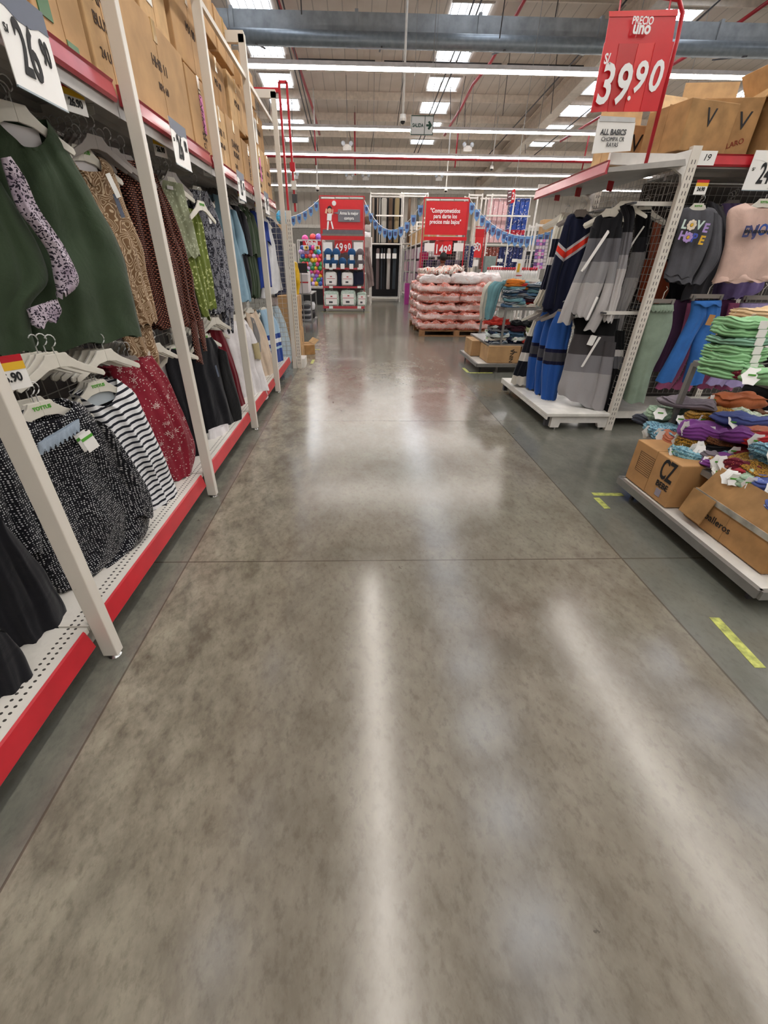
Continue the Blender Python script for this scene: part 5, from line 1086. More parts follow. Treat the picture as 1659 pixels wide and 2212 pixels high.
mid = [ # label, px, py, z, w, d, h, mat, rz, layers, tags
 ('dark folded garment at the back corner of the near table middle shelf', 1408, 905, .43, .3, .22, .07, 'dngr', .2, 2, 1),
 ('sage green folded top under the mint checked one on the near table', 1440, 912, .43, .34, .3, .1, 'sageg', -.2, 2, 0),
 ('pale mint checked folded garment at the aisle end of the near table', 1430, 893, .52, .26, .2, .07, 'mint', .5, 2, 1),
 ('blue leaf print garment hanging over the near table shelf edge', 1440, 930, .44, .30, .2, .07, 'bluep', -.3, 2, 1),
 ('folded plain grey cloth on top of the pile nearest the slotted upright', 1480, 868, .63, .40, .24, .045, 'grey', -.35, 1, 0),
 ('dark slate garment under the plain grey cloth', 1478, 905, .45, .40, .28, .12, 'dngr', .1, 3, 1),
 ('sea green folded top beside the mustard spotted one', 1508, 893, .55, .26, .2, .05, 'sageg', .2, 1, 0),
 ('mustard spotted garment with a big white tag', 1535, 898, .57, .42, .22, .06, 'must', .25, 2, 1),
 ('lower mustard spotted garment by the purple cloth', 1510, 925, .48, .34, .22, .07, 'must', .6, 2, 0),
 ('rust orange folded cloth at the back of the near table', 1588, 868, .62, .38, .26, .09, 'rust', .1, 1, 1),
 ('brown leopard print garment under the rust orange cloth', 1590, 893, .53, .42, .3, .08, 'brleo', .0, 2, 0),
 ('black cloth heap at the right picture edge behind the blue cloth', 1650, 868, .55, .36, .3, .2, 'blk', .2, 2, 0),
 ('purple folded garment in the middle of the near table', 1512, 935, .53, .28, .24, .09, 'purp', -.5, 3, 1),
 ('purple garment lying low at the near table edge', 1490, 950, .44, .24, .2, .06, 'purp', .2, 1, 0),
 ('dusty blue folded trousers on top of the near table pile', 1612, 905, .62, .44, .2, .05, 'viol', -.1, 1, 1),
 ('blue flower print garment under the dusty blue trousers', 1592, 928, .53, .38, .22, .08, 'denf', -.15, 3, 0),
 ('brown leopard baby garment with pale rim', 1553, 948, .52, .2, .16, .05, 'brleo', -.3, 2, 0),
 ('salmon folded garment hanging over the near table edge', 1555, 966, .44, .26, .22, .08, 'salm', .4, 2, 1),
 ('teal leaf print garment at the front edge of the near table', 1487, 978, .425, .26, .2, .07, 'teal', -.2, 2, 1),
 ('dark flowered garment between teal and salmon ones', 1520, 985, .42, .2, .18, .05, 'mar', .1, 2, 1),
 ('mustard spotted garment squeezed under white tags', 1560, 1003, .42, .24, .16, .06, 'must', .2, 2, 2),
 ('bright red folded garment at the right edge of the near table', 1640, 950, .56, .26, .22, .07, 'red', .3, 2, 1),
 ('dark red garment hanging over the table edge below the bright red one', 1620, 985, .46, .2, .24, .07, 'redd', -.5, 2, 2),
 ('pale pink garment beside the dark red one', 1598, 985, .43, .14, .2, .06, 'salm', -.4, 1, 1),
 ('pale green checked garment with many white tags', 1612, 1025, .42, .34, .2, .05, 'mchk', -.3, 1, 3),
 ('light blue print garment at the lower right picture edge', 1650, 1010, .44, .2, .2, .1, 'bluep', .0, 3, 2),
 ('blue printed garment lowest at the right picture edge', 1655, 1060, .42, .2, .18, .07, 'denf', .0, 2, 2),
]
for k, (lab, px, py, z, w, d, h, m, rz, ly, tg) in enumerate(mid):
    p = at(px, py + 8, z); folded(lab, p, w * .95, d * .95, h, pats[m], rz, 20 + k, ly, .028, tg)
for k in range(14):
    x = 2.36 + (k % 5) * .2; y = 1.75 + (k // 5) * .42
    folded('garment deep under the near table piles, %s row, %s column' % (['front', 'middle', 'back'][k // 5], ['first', 'second', 'third', 'fourth', 'fifth'][k % 5]), Vector((x, y, .421)), .26, .34, .1, list(pats.values())[(k * 5) % len(pats)], 0, 70 + k, 3, .02, 0, grp='bottom layer of the near cloth table')
pk_ = ['bluep', 'must', 'purp', 'mint', 'denf', 'salm', 'teal', 'mar', 'viol', 'brleo', 'mchk', 'grey', 'redd', 'sageg']
for k in range(15):
    y = 2.82 - k * .085; i = pk_[(k * 5) % 14]
    folded('small %s garment on the near table shelf edge, number %s from the far end' % (dict(bluep='blue leaf', must='mustard', purp='purple', mint='mint checked', denf='blue flowered', salm='salmon', teal='teal leaf', mar='maroon', viol='dusty blue', brleo='leopard', mchk='pale checked', grey='grey', redd='dark red', sageg='sage')[i], NUM[k]), Vector((2.26 + .03 * (k % 3), y, .423 + .012 * (k % 4))), .24, .17, .06, pats[i], R.uniform(-.6, .6), 700 + k, 2, .03, 2 + k % 2)
for k in range(12):
    i = pk_[(k * 3 + 4) % 14]; x = 2.45 + (k % 4) * .16; y = 2.8 - (k // 4) * .3
    folded('loose folded garment in the middle of the near table heap, %s row, %s across' % (['back', 'middle', 'front'][k // 4], ['first', 'second', 'third', 'fourth'][k % 4]), Vector((x, y, .53 + .02 * (k % 3))), .28, .24, .06, pats[i], R.uniform(-.6, .6), 730 + k, 2, .035, 1)
top = []
gx = at(1575, 815, .955) + Vector((.05, .05, 0))
for k in range(7):
    folded('light green folded top, %s in the leaning green stack' % ['lowest', 'second from the bottom', 'third from the bottom', 'fourth', 'third from the top', 'second from the top', 'topmost'][k], gx + Vector((-.02 + .012 * k, .02 * k, .042 * k)), .30, .26, .052, pats['greenc'] if k != 4 else P_('7fa890'), .15 - .03 * k, 100 + k, 2, .022, 0, band=1)
gx = at(1625, 775, .955)
for k in range(6):
    folded('cream and peach folded top, %s in the stack behind the green one' % ['lowest', 'second', 'third', 'fourth', 'fifth', 'topmost'][k], gx + Vector((.04 * (k % 2), .10 + .005 * k, .05 * k)), .36, .28, .06, pats['beige'] if k % 3 else pats['peach'], .1 * (k % 3) - .1, 120 + k, 2, .022, 0, band=k % 2)
folded('black folded garment with a white edge on the near table top', ony(1650, 775, 2.62), .34, .24, .05, pats['blk'], .2, 140, 1, .02); folded('black and white striped garment just under the black one', ony(1650, 790, 2.62), .34, .24, .05, pats['blkw'], .2, 141, 2, .02)
folded('maroon flowered folded garment on the top frame edge', at(1603, 815, .955), .24, .2, .06, pats['mar'], .1, 142, 2, .02); folded('beige folded garment on top of the maroon flowered one', ony(1600, 800, 2.5), .18, .12, .04, pats['beige'], .1, 143, 2, .02)
folded('maroon flowered garment under the black and white one', at(1625, 798, .955), .24, .2, .03, pats['mar'], .1, 144, 2, .02)
folded('light green crumpled top hanging at the right picture edge', at(1648, 828, .955), .22, .2, .07, pats['greenc'], -.1, 145, 2, .03, 1)
# ---------------------------------------------------------------- far table
table('grey metal cloth table farther down the aisle beside the quilt pallet', 1.93, 3.05, 6.95, 8.2)
r = carton('brown box with sideways black print standing on the far table tray', (2.36, 7.25, .142), (.52, .5, .26), CARD, 0, False, None)
text('NINA', .085, INK, r, (.13, -.252, .11), (PI / 2, -PI / 2, 0), 'box_print', bold=.001); text('Y', .09, INK, r, (.18, -.252, .17), (PI / 2, -PI / 2, 0), 'box_print', bold=.001)
carton('brown box with a folded edge right of the sideways printed box', (2.84, 7.2, .142), (.38, .5, .24), CARD3, 0, True)
carton('brown box at the aisle corner of the far table tray', (2.1, 7.85, .142), (.26, .5, .25), CARD, 0, False)
fc = [('cdd6d2', 'white knit'), ('2b3550', 'navy jersey'), ('5b7fa0', 'blue jersey'), ('3a1a26', 'wine jersey'), ('e0d8cc', 'ivory jersey'), ('1c1e22', 'black jersey'), ('c43a30', 'scarlet jersey'), ('b4b88c', 'lime jersey'), ('8c8f94', 'grey marl'), ('6f98a0', 'teal jersey'), ('d07c2c', 'orange jersey')]
fm = [P_(c, n) for c, n in fc]
FS = F('stripes', 'cfd4d6', '5b6a78', s=.05)
cols = [(1022, 725, [1, 4, 0, 1, 8, 0, 6, 6]), (1045, 725, [8, 1, 0, 2, 0, 3, 6]), (1075, 725, [1, 0, 2, 2, 3, 3, 5]), (1105, 725, [6, 4, 8, 7, 7, 5, 5]), (1135, 725, [8, 4, 7, 7, 5, 5, 5])]
names = ['white', 'navy', 'blue', 'wine', 'ivory', 'black', 'scarlet', 'lime', 'grey', 'teal', 'orange']
ordn = ['lowest', 'second', 'third', 'fourth', 'fifth', 'sixth', 'seventh', 'eighth', 'ninth']
for c_, (px, py, ids) in enumerate(cols):
    p = at(px, py, .425) + Vector((.05, .12, 0)); p.x = max(p.x, 2.24); p.y = 7.22 + .0 * c_
    for k, i in enumerate(ids):
        folded('%s garment, %s up, pile %s, far table middle shelf' % (names[i], ordn[k], ['one from the aisle', 'two from the aisle', 'three from the aisle', 'four from the aisle', 'five from the aisle'][c_]), p + Vector((R.uniform(-.03, .03), R.uniform(-.03, .03), .045 * k)), .3, .3, .055, fm[i] if k % 3 else FS if i in (0, 8) else fm[i], R.uniform(-.3, .3), 200 + c_ * 9 + k, 2, .04, 1 if k in (1, 3) else 0)
cols = [(1084, 663, [2, 0, 9, 8, 2, 0, 9, 10, 10]), (1112, 663, [0, 9, 2, 0, 8, 1, 10, 6]), (1140, 663, [4, 6, 3, 8, 2, 9, 2, 8]), (1165, 663, [0, 4, 3, 8, 4, 8, 9, 8])]
for c_, (px, py, ids) in enumerate(cols):
    p = ony(px, py, 7.2); p.z = .955; p.x = max(p.x, 2.4)
    for k, i in enumerate(ids):
        folded('%s garment, %s up, far table top pile %s' % (names[i], ordn[k], ['by the teal shirt', 'second from the aisle', 'third from the aisle', 'farthest from the aisle'][c_]), p + Vector((R.uniform(-.03, .03), R.uniform(-.03, .03), .04 * k)), .3, .3, .05, FS if (i in (0, 8) and k % 2) else fm[i], R.uniform(-.3, .3), 260 + c_ * 9 + k, 2, .028)
teal = P_('6f9ba2', 'teal cloth')
pl = Pl(1058, 640, y=7.25, a=80)
garment('shirt', 'teal shirt draped over the aisle edge of the far table', 'shirt', pl, [('body', [(1068, 607, 1098, 612), (1055, 620, 1085, 622), (1052, 645, 1076, 645), (1048, 668, 1068, 672), (1046, 688, 1062, 692)], teal, dict(th=.05, nf=2, amp=.02))])
pl = Pl(1040, 640, y=7.4, a=80)
garment('shirt', 'ivory shirt draped beside the teal shirt on the far table', 'shirt', pl, [('body', [(1058, 608, 1072, 608), (1045, 620, 1062, 622), (1038, 650, 1052, 650), (1036, 690, 1048, 692)], P_('d8d2c4', 'ivory cloth'), dict(th=.03, nf=2, amp=.02))])
folded('teal shirt bundle on top of the far table piles', ony(1110, 618, 7.3) , .42, .3, .08, teal, .1, 300, 1, .035)
folded('brown folded garment at the back of the far table top', ony(1150, 618, 7.4), .4, .3, .05, P_('5f4e44', 'brown jersey'), -.1, 301, 2, .02)
# ================================================================ far end of the aisle
def PR(x0, y0, x1, y1, Y, dep=.1, fl=False):
    """box seen between two picture corners, front face at depth Y"""
    ym = (y0 + y1) / 2; a = ony(x0, ym, Y); c = ony(x1, ym, Y); a.z = ony(x0, y0, Y).z; c.z = 0. if fl else ony(x1, y1, Y).z; return B().bb((a.x, Y, min(a.z, c.z)), (c.x, Y + dep, max(a.z, c.z)))
def pr(name, x0, y0, x1, y1, Y, m, parent=None, dep=.1, bev=0, fl=False): return obj(name, PR(x0, y0, x1, y1, Y, dep, fl), m, parent, bev=bev)
def ftext(r, s, px, py, size, Y, m, **k):
    p = ony(px, py, Y); return text(s, size, m, r, p - wloc(r), (PI / 2, 0, 0), **k)
# ---------------- quilt pallet
PW = mat('9a6e48', .8, name='pallet wood', var=.15)
X0, X1, Y0, Y1 = 1.5, 3.35, 10.95, 13.2
r = thing('wooden_pallet', 'wooden pallet carrying the stacked bagged quilts', 'pallet', (X0, Y0, 0))
for k in range(7): obj('top_board', B().bb((X0, Y0 + k * .36, .115), (X1, Y0 + k * .36 + .15, .135)), PW, r)
for y in (Y0, (Y0 + Y1) / 2, Y1 - .1):
    obj('bottom_board', B().bb((X0, y, 0), (X1, y + .1, .02)), PW, r)
    for x in (X0, (X0 + X1) / 2 - .07, X1 - .14): obj('block', B().bb((x, y, .02), (x + .14, y + .1, .115)), PW, r)
tB = NT('bagged quilt'); tc = tB.new('ShaderNodeTexCoord').outputs['Object']; spq = tB.new('ShaderNodeSeparateXYZ'); tB.set(spq.inputs[0], tc)
n_ = tB.noise(tc, 5, 5, .6, 1.); n2_ = tB.noise(tc, 22, 4, .7, 1.5)
hz = tB.math('ADD', spq.outputs[2], tB.math('MULTIPLY', n_, .10))
c_ = tB.mix(tB.math('LESS_THAN', tB.math('FRACT', tB.math('MULTIPLY', hz, 5.)), .5), L('d8aca2'), L('d26a55'))
c_ = tB.mix(tB.ramp(n2_, [(.5, (0, 0, 0, 1)), (.66, (.8, .8, .8, 1))]), c_, L('ddd6d2')); tB.col(c_); tB.rough(.22); tB.b.inputs['Coat Weight'].default_value = .5; tB.b.inputs['Coat Roughness'].default_value = .08
tB.bump(n2_, .5, .02); QB = tB.m
tO = NT('orange print quilt'); tc = tO.new('ShaderNodeTexCoord').outputs['Object']; n_ = tO.noise(tc, 6, 4, .6, 2.)
tO.col(tO.ramp(n_, [(.38, L('d8532e')), (.46, L('e8e0d6')), (.55, L('e8dcd0')), (.6, L('6a4a44')), (.66, L('e06a3c'))])); tO.rough(.25); tO.bump(n_, .4, .02); QO = tO.m
tW = NT('white print quilt'); tc = tW.new('ShaderNodeTexCoord').outputs['Object']; n_ = tW.noise(tc, 10, 4, .7, 2.)
tW.col(tW.ramp(n_, [(.5, L('e8dfdc')), (.7, L('d9b0a6'))])); tW.rough(.25); tW.bump(n_, .4, .02); QW = tW.m
ordr = ['bottom', 'second', 'third', 'fourth', 'fifth', 'sixth']
for lay in range(5):
    for cx in range(2):
        for cy in range(3):
            z = .137 + lay * .20
            c = Vector((X0 + .46 + cx * .92 + R.uniform(-.02, .02), Y0 + .38 + cy * .75, z))
            o = folded('bagged pink quilt, %s layer, %s column, %s row of pallet' % (ordr[lay], ['aisle side', 'far side'][cx], ['front', 'middle', 'back'][cy]), c, 1.0, .8, .215, QB, R.uniform(-.06, .06), 400 + lay * 7 + cx * 3 + cy, 0, .075, name='bagged_quilt', cat='quilt')
z = .137 + 1.0
for k, (x, y, w, d, h, m, lab) in enumerate(((1.85, 11.3, .75, .5, .17, QW, 'white topped bagged quilt on the aisle corner of the pile'), (2.55, 11.3, .75, .6, .2, QW, 'pale bagged quilt in the middle of the pile top'), (3.1, 11.5, .7, .6, .22, QW, 'pale bagged quilt on the right of the pile top'), (1.9, 12.1, .8, .6, .2, QB, 'pink bagged quilt behind the aisle corner'), (2.8, 12.3, .9, .6, .22, QW, 'white bagged quilt at the back of the pile'), (2.0, 12.9, .8, .5, .2, QB, 'pink bagged quilt at the far back of the pile'))):
    folded(lab, Vector((x, y, z)), w, d, h, m, R.uniform(-.1, .1), 450 + k, 0, .04, name='bagged_quilt', cat='quilt')
for k, (x, y, zz, rz, lab) in enumerate(((1.75, 11.7, 1.33, .3, 'orange and white quilt bag lying highest on the aisle side'), (2.2, 11.9, 1.35, -.2, 'orange and white quilt bag in the middle of the top'), (2.05, 11.35, 1.33, .1, 'orange print quilt bag above the front edge'), (2.45, 12.2, 1.38, .5, 'orange and white quilt bag by the dark head'))):
    folded(lab, Vector((x, y, zz)), .55, .4, .12, QO, rz, 470 + k, 0, .05, name='bagged_quilt', cat='quilt')
# person's head and shoulders behind the pile
pp = ony(954, 560, 13.9)
def person(x, y, lab):
    r = thing('person', lab, 'person', (x, y, 0), .3)
    skin = mat('7a4a38', .6, name='skin'); top_ = P_('4a4a55', 'dark tee cloth'); hair = mat('15110f', .7, name='short black hair')
    def skinned(pts, edges, rad, name, m, par, lv=2):
        me = bpy.data.meshes.new(name); me.from_pydata(pts, edges, []); o = bpy.data.objects.new(name, me); COL.objects.link(o); o.parent = par
        mo = o.modifiers.new('skin', 'SKIN'); ly = me.skin_vertices[0] if me.skin_vertices else None
        for i, q in enumerate(rad): me.skin_vertices[0].data[i].radius = (q, q * .8)
        me.skin_vertices[0].data[0].use_root = True
        s_ = o.modifiers.new('sub', 'SUBSURF'); s_.levels = lv; s_.render_levels = lv; me.materials.append(m)
        return o
    pts = [(0, 0, .95), (0, 0, 1.15), (0, 0, 1.36), (0, 0, 1.46), (0, 0, 1.53), (.19, 0, 1.39), (.25, .02, 1.12), (.22, -.16, .95), (-.19, 0, 1.39), (-.25, .02, 1.12), (-.22, -.16, .95), (.1, 0, .88), (.11, .0, .48), (.11, .02, .06), (.11, -.14, .04), (-.1, 0, .88), (-.11, .0, .48), (-.11, .02, .06), (-.11, -.14, .04)]
    ed = [(0, 1), (1, 2), (2, 3), (3, 4), (2, 5), (5, 6), (6, 7), (2, 8), (8, 9), (9, 10), (0, 11), (11, 12), (12, 13), (13, 14), (0, 15), (15, 16), (16, 17), (17, 18)]
    body = skinned(pts, ed, [.15, .14, .16, .06, .05, .07, .045, .032, .07, .045, .032, .09, .065, .045, .035, .09, .065, .045, .035], 'body', skin, r)
    for s in (1, -1):
        for f in range(4): obj('finger', B().tube([(s * .22 + (f - 1.5) * .018, -.17, .93), (s * .22 + (f - 1.5) * .019, -.185, .89), (s * .22 + (f - 1.5) * .019, -.175, .86)], [.009, .008, .007], 6), skin, r, True, local=True)
        obj('thumb', B().tube([(s * .20 - s * .03, -.18, .94), (s * .16, -.2, .91)], [.01, .008], 6), skin, r, True, local=True)
    h = B().sphere((0, -.01, 1.62), .098, 18, 14, (.82, 1, 1.22)); h.sphere((0, -.105, 1.6), .016, 8, 6, (1, 1, 1.4))
    obj('head', h, skin, r, True, local=True)
    for s in (1, -1): obj('ear', B().sphere((s * .08, 0, 1.61), .026, 8, 6, (.4, .8, 1.2)), skin, r, True, local=True); obj('eye', B().sphere((s * .032, -.094, 1.635), .011, 8, 6), BLACK, r, True, local=True)
    obj('mouth', B().sphere((0, -.1, 1.565), .022, 8, 6, (1, .3, .3)), mat('7a3a34', .6, name='lips'), r, True, local=True)
    b = B(); b.sphere((0, .012, 1.66), .112, 18, 12, (.86, 1.02, 1.0)); obj('short_hair', b, hair, r, True, local=True)
    obj('tee_shirt', sheet([(-.16, 1.45, .16, 1.45), (-.26, 1.38, .26, 1.38), (-.24, 1.15, .24, 1.15), (-.22, .9, .22, .9)], th=.17, nf=3, amp=.012), top_, r, True, local=True)
    obj('trousers', sheet([(-.2, .95, .2, .95), (-.2, .6, .2, .6), (-.18, .1, .18, .1)], th=.12, nf=2, amp=.01), P_('2a3040', 'navy trousers cloth'), r, True, local=True)
    return r
pe = person(pp.x - .05, 13.4, 'person with short black hair behind the quilt pallet, only the head showing'); pe.rotation_euler = (0, 0, PI + .3); pe.scale = (1.03, 1.03, 1.03)
# ---------------- slogan boards
def board(lab, x0, y0, x1, y1, Y, foot=0):
    a = ony(x0, y1, Y); r = thing('slogan_board', lab, 'sign', (a.x, Y, a.z))
    pr('panel', x0 + 2, y0 + 7, x1 - 2, y1, Y, SIGNRED, r, .02)
    pl_, pr_ = ony(x0, y0, Y), ony(x1, y0, Y); zb = ony(x0, y1 + 12, Y).z
    for x in (pl_.x, pr_.x): obj('frame_tube', B().bar((x, Y, zb if not foot else foot), (x, Y, pl_.z), .03), RED, r)
    obj('frame_tube', B().bar((pl_.x, Y, pl_.z), (pr_.x, Y, pl_.z), .03), RED, r)
    w = (x1 - x0 - 8) / 3
    for k in range(3): pr('white_clip', x0 + 4 + k * (w + 1), y0 + 2, x0 + 4 + k * (w + 1) + w - 1, y0 + 6, Y - .005, WHITEP, r, .02)
    return r
r = board('red slogan board reading Arma la mejor compra above the stepped stand', 690, 423, 787, 506, 17.2, .1)
pr('grey_court', 697, 496, 784, 506, 17.19, mat('66686e', .5, name='court grey'), r, .008); pr('white_line', 697, 494, 784, 495.3, 17.188, SILW, r, .008)
pr('speech_bubble', 730, 452, 778, 480, 17.18, mat('76757c', .5, name='bubble grey', var=.02), r, .012, bev=.02)
ftext(r, 'Arma la mejor', 754, 461, .125, 17.17, SILW, sx=.85, bold=.003); ftext(r, 'compra', 754, 471.5, .125, 17.17, SILW, sx=.85, bold=.003)
obj('bubble_tail', B().prism([(0, -.03), (0, .03), (-.17, .0)], ony(730, 460, 17.18), (1, 0, 0), (0, 0, 1), (0, .01, 0)), mat('76757c', .5, name='bubble grey', var=.02), r)
p0 = ony(711, 470, 17.18)
fg = B()
SKI = mat('e0b89c', .6, name='drawn skin', var=.02)
obj('drawn_ball', B().tube([ony(721.5, 439, 17.19), ony(721.5, 439, 17.17)], .07, 20), SILW, r)
obj('drawn_head', B().tube([ony(712, 455, 17.19), ony(712, 455, 17.17)], .07, 16), SKI, r); obj('drawn_hair', B().prism([(-.08, 0), (-.06, .07), (.02, .1), (.08, .04), (.06, -.0), (0, .03)], ony(712, 452, 17.172), (1, 0, 0), (0, 0, 1), (0, .004, 0)), BLACK, r)
obj('drawn_shirt', quad(B(), [(707, 461), (717, 461), (716, 477), (706, 476)], 17.18), SILW, r)
obj('drawn_arm', quad(B(), [(702, 460), (704, 450), (707, 452), (706, 462)], 17.18), SKI, r); obj('drawn_arm', quad(B(), [(717, 462), (718, 452), (720, 452), (719, 465)], 17.18), SKI, r)
obj('drawn_leg', quad(B(), [(707, 478), (711, 478), (709, 497), (706, 497)], 17.18), SILW, r); obj('drawn_leg', quad(B(), [(714, 478), (717, 478), (721, 494), (718, 495)], 17.18), SILW, r)
r = board('red slogan board reading Comprometidos para darte los precios mas bajos', 917, 427, 1014, 508, 13.6, .1)
for s_, py in (('"Comprometidos', 455.5), ('para darte los', 467.5), ('precios más bajos"', 479.5)): ftext(r, s_, 962, py, .135, 13.58, SILW, sx=.84, bold=.003)
def pboard(lab, bx, by, Y, dig, dx, size):
    r = thing('price_board', lab, 'price board', ony(bx[0], by[1], Y))
    pr('top_bar', bx[0], by[0], bx[1], by[1], Y - .03, SIGNRED, r, .03); return r
r = pboard('red price board reading 69.90 over the rolled blankets', (695, 787), (509, 519), 17.15, '', 0, 0)
pr('digit_card', 723, 519, 742, 547, 17.14, RD2, r, .01); pr('digit_card', 742, 519, 760, 545, 17.13, SIGNRED, r, .01)
for s_, px, py, z_ in (('6', 728, 536, .34), ('9', 737, 535, .34), ('9', 746.5, 536, .26), ('0', 754.5, 533, .26)): ftext(r, s_, px, py, z_, 17.115, SILW, sx=.75, bold=.006)
for x0 in (698, 764): pr('info_card', x0, 523, x0 + 20, 543, 17.12, PAPER, r, .01)
r = pboard('red price board reading 149.0 above the quilt pallet', (915, 1008), (511, 520), 13.55, '', 0, 0)
pr('digit_card', 939, 520, 957, 551, 13.54, RD2, r, .01); pr('digit_card', 957, 520, 977, 549, 13.53, SIGNRED, r, .01)
for s_, px, py, z_ in (('1', 943.5, 539, .3), ('4', 953, 540, .3), ('9', 962, 542, .3), ('0', 971, 536, .2)): ftext(r, s_, px, py, z_, 13.515, SILW, sx=.78, bold=.006)
for x0 in (917, 980): pr('info_card', x0, 525, x0 + 21, 543, 13.52, PAPER, r, .01)
r = thing('wire_panel', 'wire mesh panel on legs behind the 149 price board', 'panel', ony(917, 575, 13.75))
a, c = ony(912, 520, 13.75), ony(1010, 580, 13.75); obj('mesh', wiremesh(B(), (a.x, 13.75, c.z), (1, 0, 0), (0, 0, 1), int((c.x - a.x) / .07), int((a.z - c.z) / .07), .07, .07, .004), MESHW, r)
for x in (a.x, c.x): obj('leg', B().bar((x, 13.75, 0), (x, 13.75, a.z), .03), MESHW, r)
for k in range(9):
    px = 922 + k * 10; q = ony(px, 562, 14.3)
    g = obj('garment', sheet([(-.05, .0, .05, 0), (-.2, -.08, .2, -.08), (-.18, -.7, .18, -.7)], th=.06, nf=2, amp=.02, seed=k), [P_('1c1c22'), P_('5a4a78'), P_('2a2a40'), P_('8a8090')][k % 4], None, True, local=True, loc=q); g.rotation_euler = (0, 0, R.uniform(.5, 1)); tag(g, 'small dark hung garment behind the wire panel, %s from the left' % ['first', 'second', 'third', 'fourth', 'fifth', 'sixth', 'seventh', 'eighth', 'ninth'][k], 'garment', 'hung garments behind the wire panel')
# ---------------- stepped stand
r = thing('stepped_stand', 'red lipped stepped stand of blankets under the Arma la mejor compra board', 'display stand', (-1.25, 16.9, 0))
for k, (y0_, y1_, Yl) in enumerate(((578, 583, 16.98), (618, 623, 16.92), (661, 667, 16.85))):
    pr('shelf_lip', 698, y0_, 787, y1_, Yl, PINKLIP, r, .02)
    a = ony(698, y0_ + 2, Yl); c = ony(787, y0_ + 2, Yl); obj('shelf', B().bb((a.x, Yl + .02, a.z - .02), (c.x, 17.6, a.z)), WHITE2, r)
    for px in (711, 772): pr('ticket', px, y0_, px + 8, y1_ - .5, Yl - .01, PAPER, r, .01)
for x in (-1.25, .22):
    obj('side_post', B().bar((x, 17.55, .0), (x, 17.55, 2.3), .04), WHITE2, r); obj('foot', B().bar((x, 16.9, .05), (x, 17.6, .05), .04), DKGREY, r)
obj('back_panel', B().bb((-1.25, 17.6, .1), (.22, 17.63, 2.2)), mat('8a8886', .7, name='grey back panel'), r)
BLU = P_('2c5482', 'blue fleece'); GRF = P_('6c6468', 'grey fleece'); MINTB = F('leaf', 'c8d8cc', '5c8a70', 'e4ece6', s=.6, name='green leaf bedding')
zt = ony(740, 577, 17.1).z
for k in range(9):
    row = k // 5; px = [608 / 5.925 + 604, 720, 738, 758, 778][k % 5] if row == 0 else [705, 725, 760, 777][k - 5]
    px = [707, 722, 740, 759, 779][k % 5] if row == 0 else [710, 727, 760, 778][k - 5]
    q = ony(px, 560, 17.15); w = .28; zz = zt + .005 + row * .27
    o = obj('rolled_blanket', B().tube([(q.x, 16.98, zz + .15), (q.x, 17.02, zz + .15), (q.x, 17.35, zz + .15), (q.x, 17.4, zz + .15)], [.11, .14, .14, .11], 18), GRF if px > 775 else BLU, None, True)
    tag(o, '%s rolled blanket, %s of the %s row on the stepped stand' % ('grey' if px > 775 else 'blue', ['first', 'second', 'third', 'fourth', 'last'][k % 5 if row == 0 else k - 5], ['lower', 'upper'][row]), 'blanket', 'rolled blankets on the stepped stand')
    obj('paper_band', B().tube([(q.x, 17.1, zz + .15), (q.x, 17.18, zz + .15)], .143, 18), PAPER, o); obj('info_tag', B().box((q.x, 16.96, zz + .02), (.14, .006, .16)), PAPER, o)
for k, (x0, y0_, x1, y1_, Y, m, lab) in enumerate(((703, 587, 727, 617, 17.0, PAPER, 'white labelled bedding pack, left on the middle shelf'), (738, 588, 763, 617, 17.0, PAPER, 'white labelled bedding pack, centre of the middle shelf'), (770, 586, 786, 615, 17.05, P_('2a2e40', 'navy print'), 'navy patterned bedding pack at the right of the middle shelf'), (700, 629, 732, 661, 16.9, MINTB, 'pale green leaf bedding bag, left on the bottom shelf'), (736, 627, 769, 661, 16.9, MINTB, 'pale green leaf bedding bag, centre of the bottom shelf'), (771, 631, 792, 661, 16.95, MINTB, 'leaning green leaf bedding bag at the right of the bottom shelf'))):
    a = ony(x0, y1_, Y); c = ony(x1, y0_, Y); w = c.x - a.x; h = c.z - a.z
    o = obj('bedding_pack', pillowmesh(w, .3, h, 500 + k, 0, .015, 6), m, None, True, local=True, loc=((a.x + c.x) / 2, Y + .16, a.z)); tag(o, lab, 'bedding')
    if k != 2:
        f = obj('label_card', B().bb((-w * .36, -.18, h * .1), (w * .36, -.165, h * .78)), PAPER, o, local=True); obj('red_line', B().bb((-w * .36, -.183, h * .5), (w * .36, -.181, h * .53)), RED, f, local=True); obj('printed_photo', B().bb((-w * .16, -.183, h * .2), (w * .08, -.181, h * .33)), DKGREY, f, local=True); obj('red_mark', B().bb((-.03, -.183, h * .62), (.04, -.181, h * .69)), RED, f, local=True)
        obj('carry_handle', B().tube([(-.06, 0, h), (-.04, 0, h + .05), (.04, 0, h + .05), (.06, 0, h)], .008, 6), PAPER, o, local=True)
for px, y0_, y1_ in ((733, 586, 617), (767, 586, 617)):
    o = pr('bedding_pack', px - 3, y0_, px + 4, y1_, 17.1, P_('23283a', 'dark navy pack'), None, .25); tag(o, 'dark navy bedding pack squeezed %s on the middle shelf' % ('between the white packs' if px < 750 else 'right of the white packs'), 'bedding')
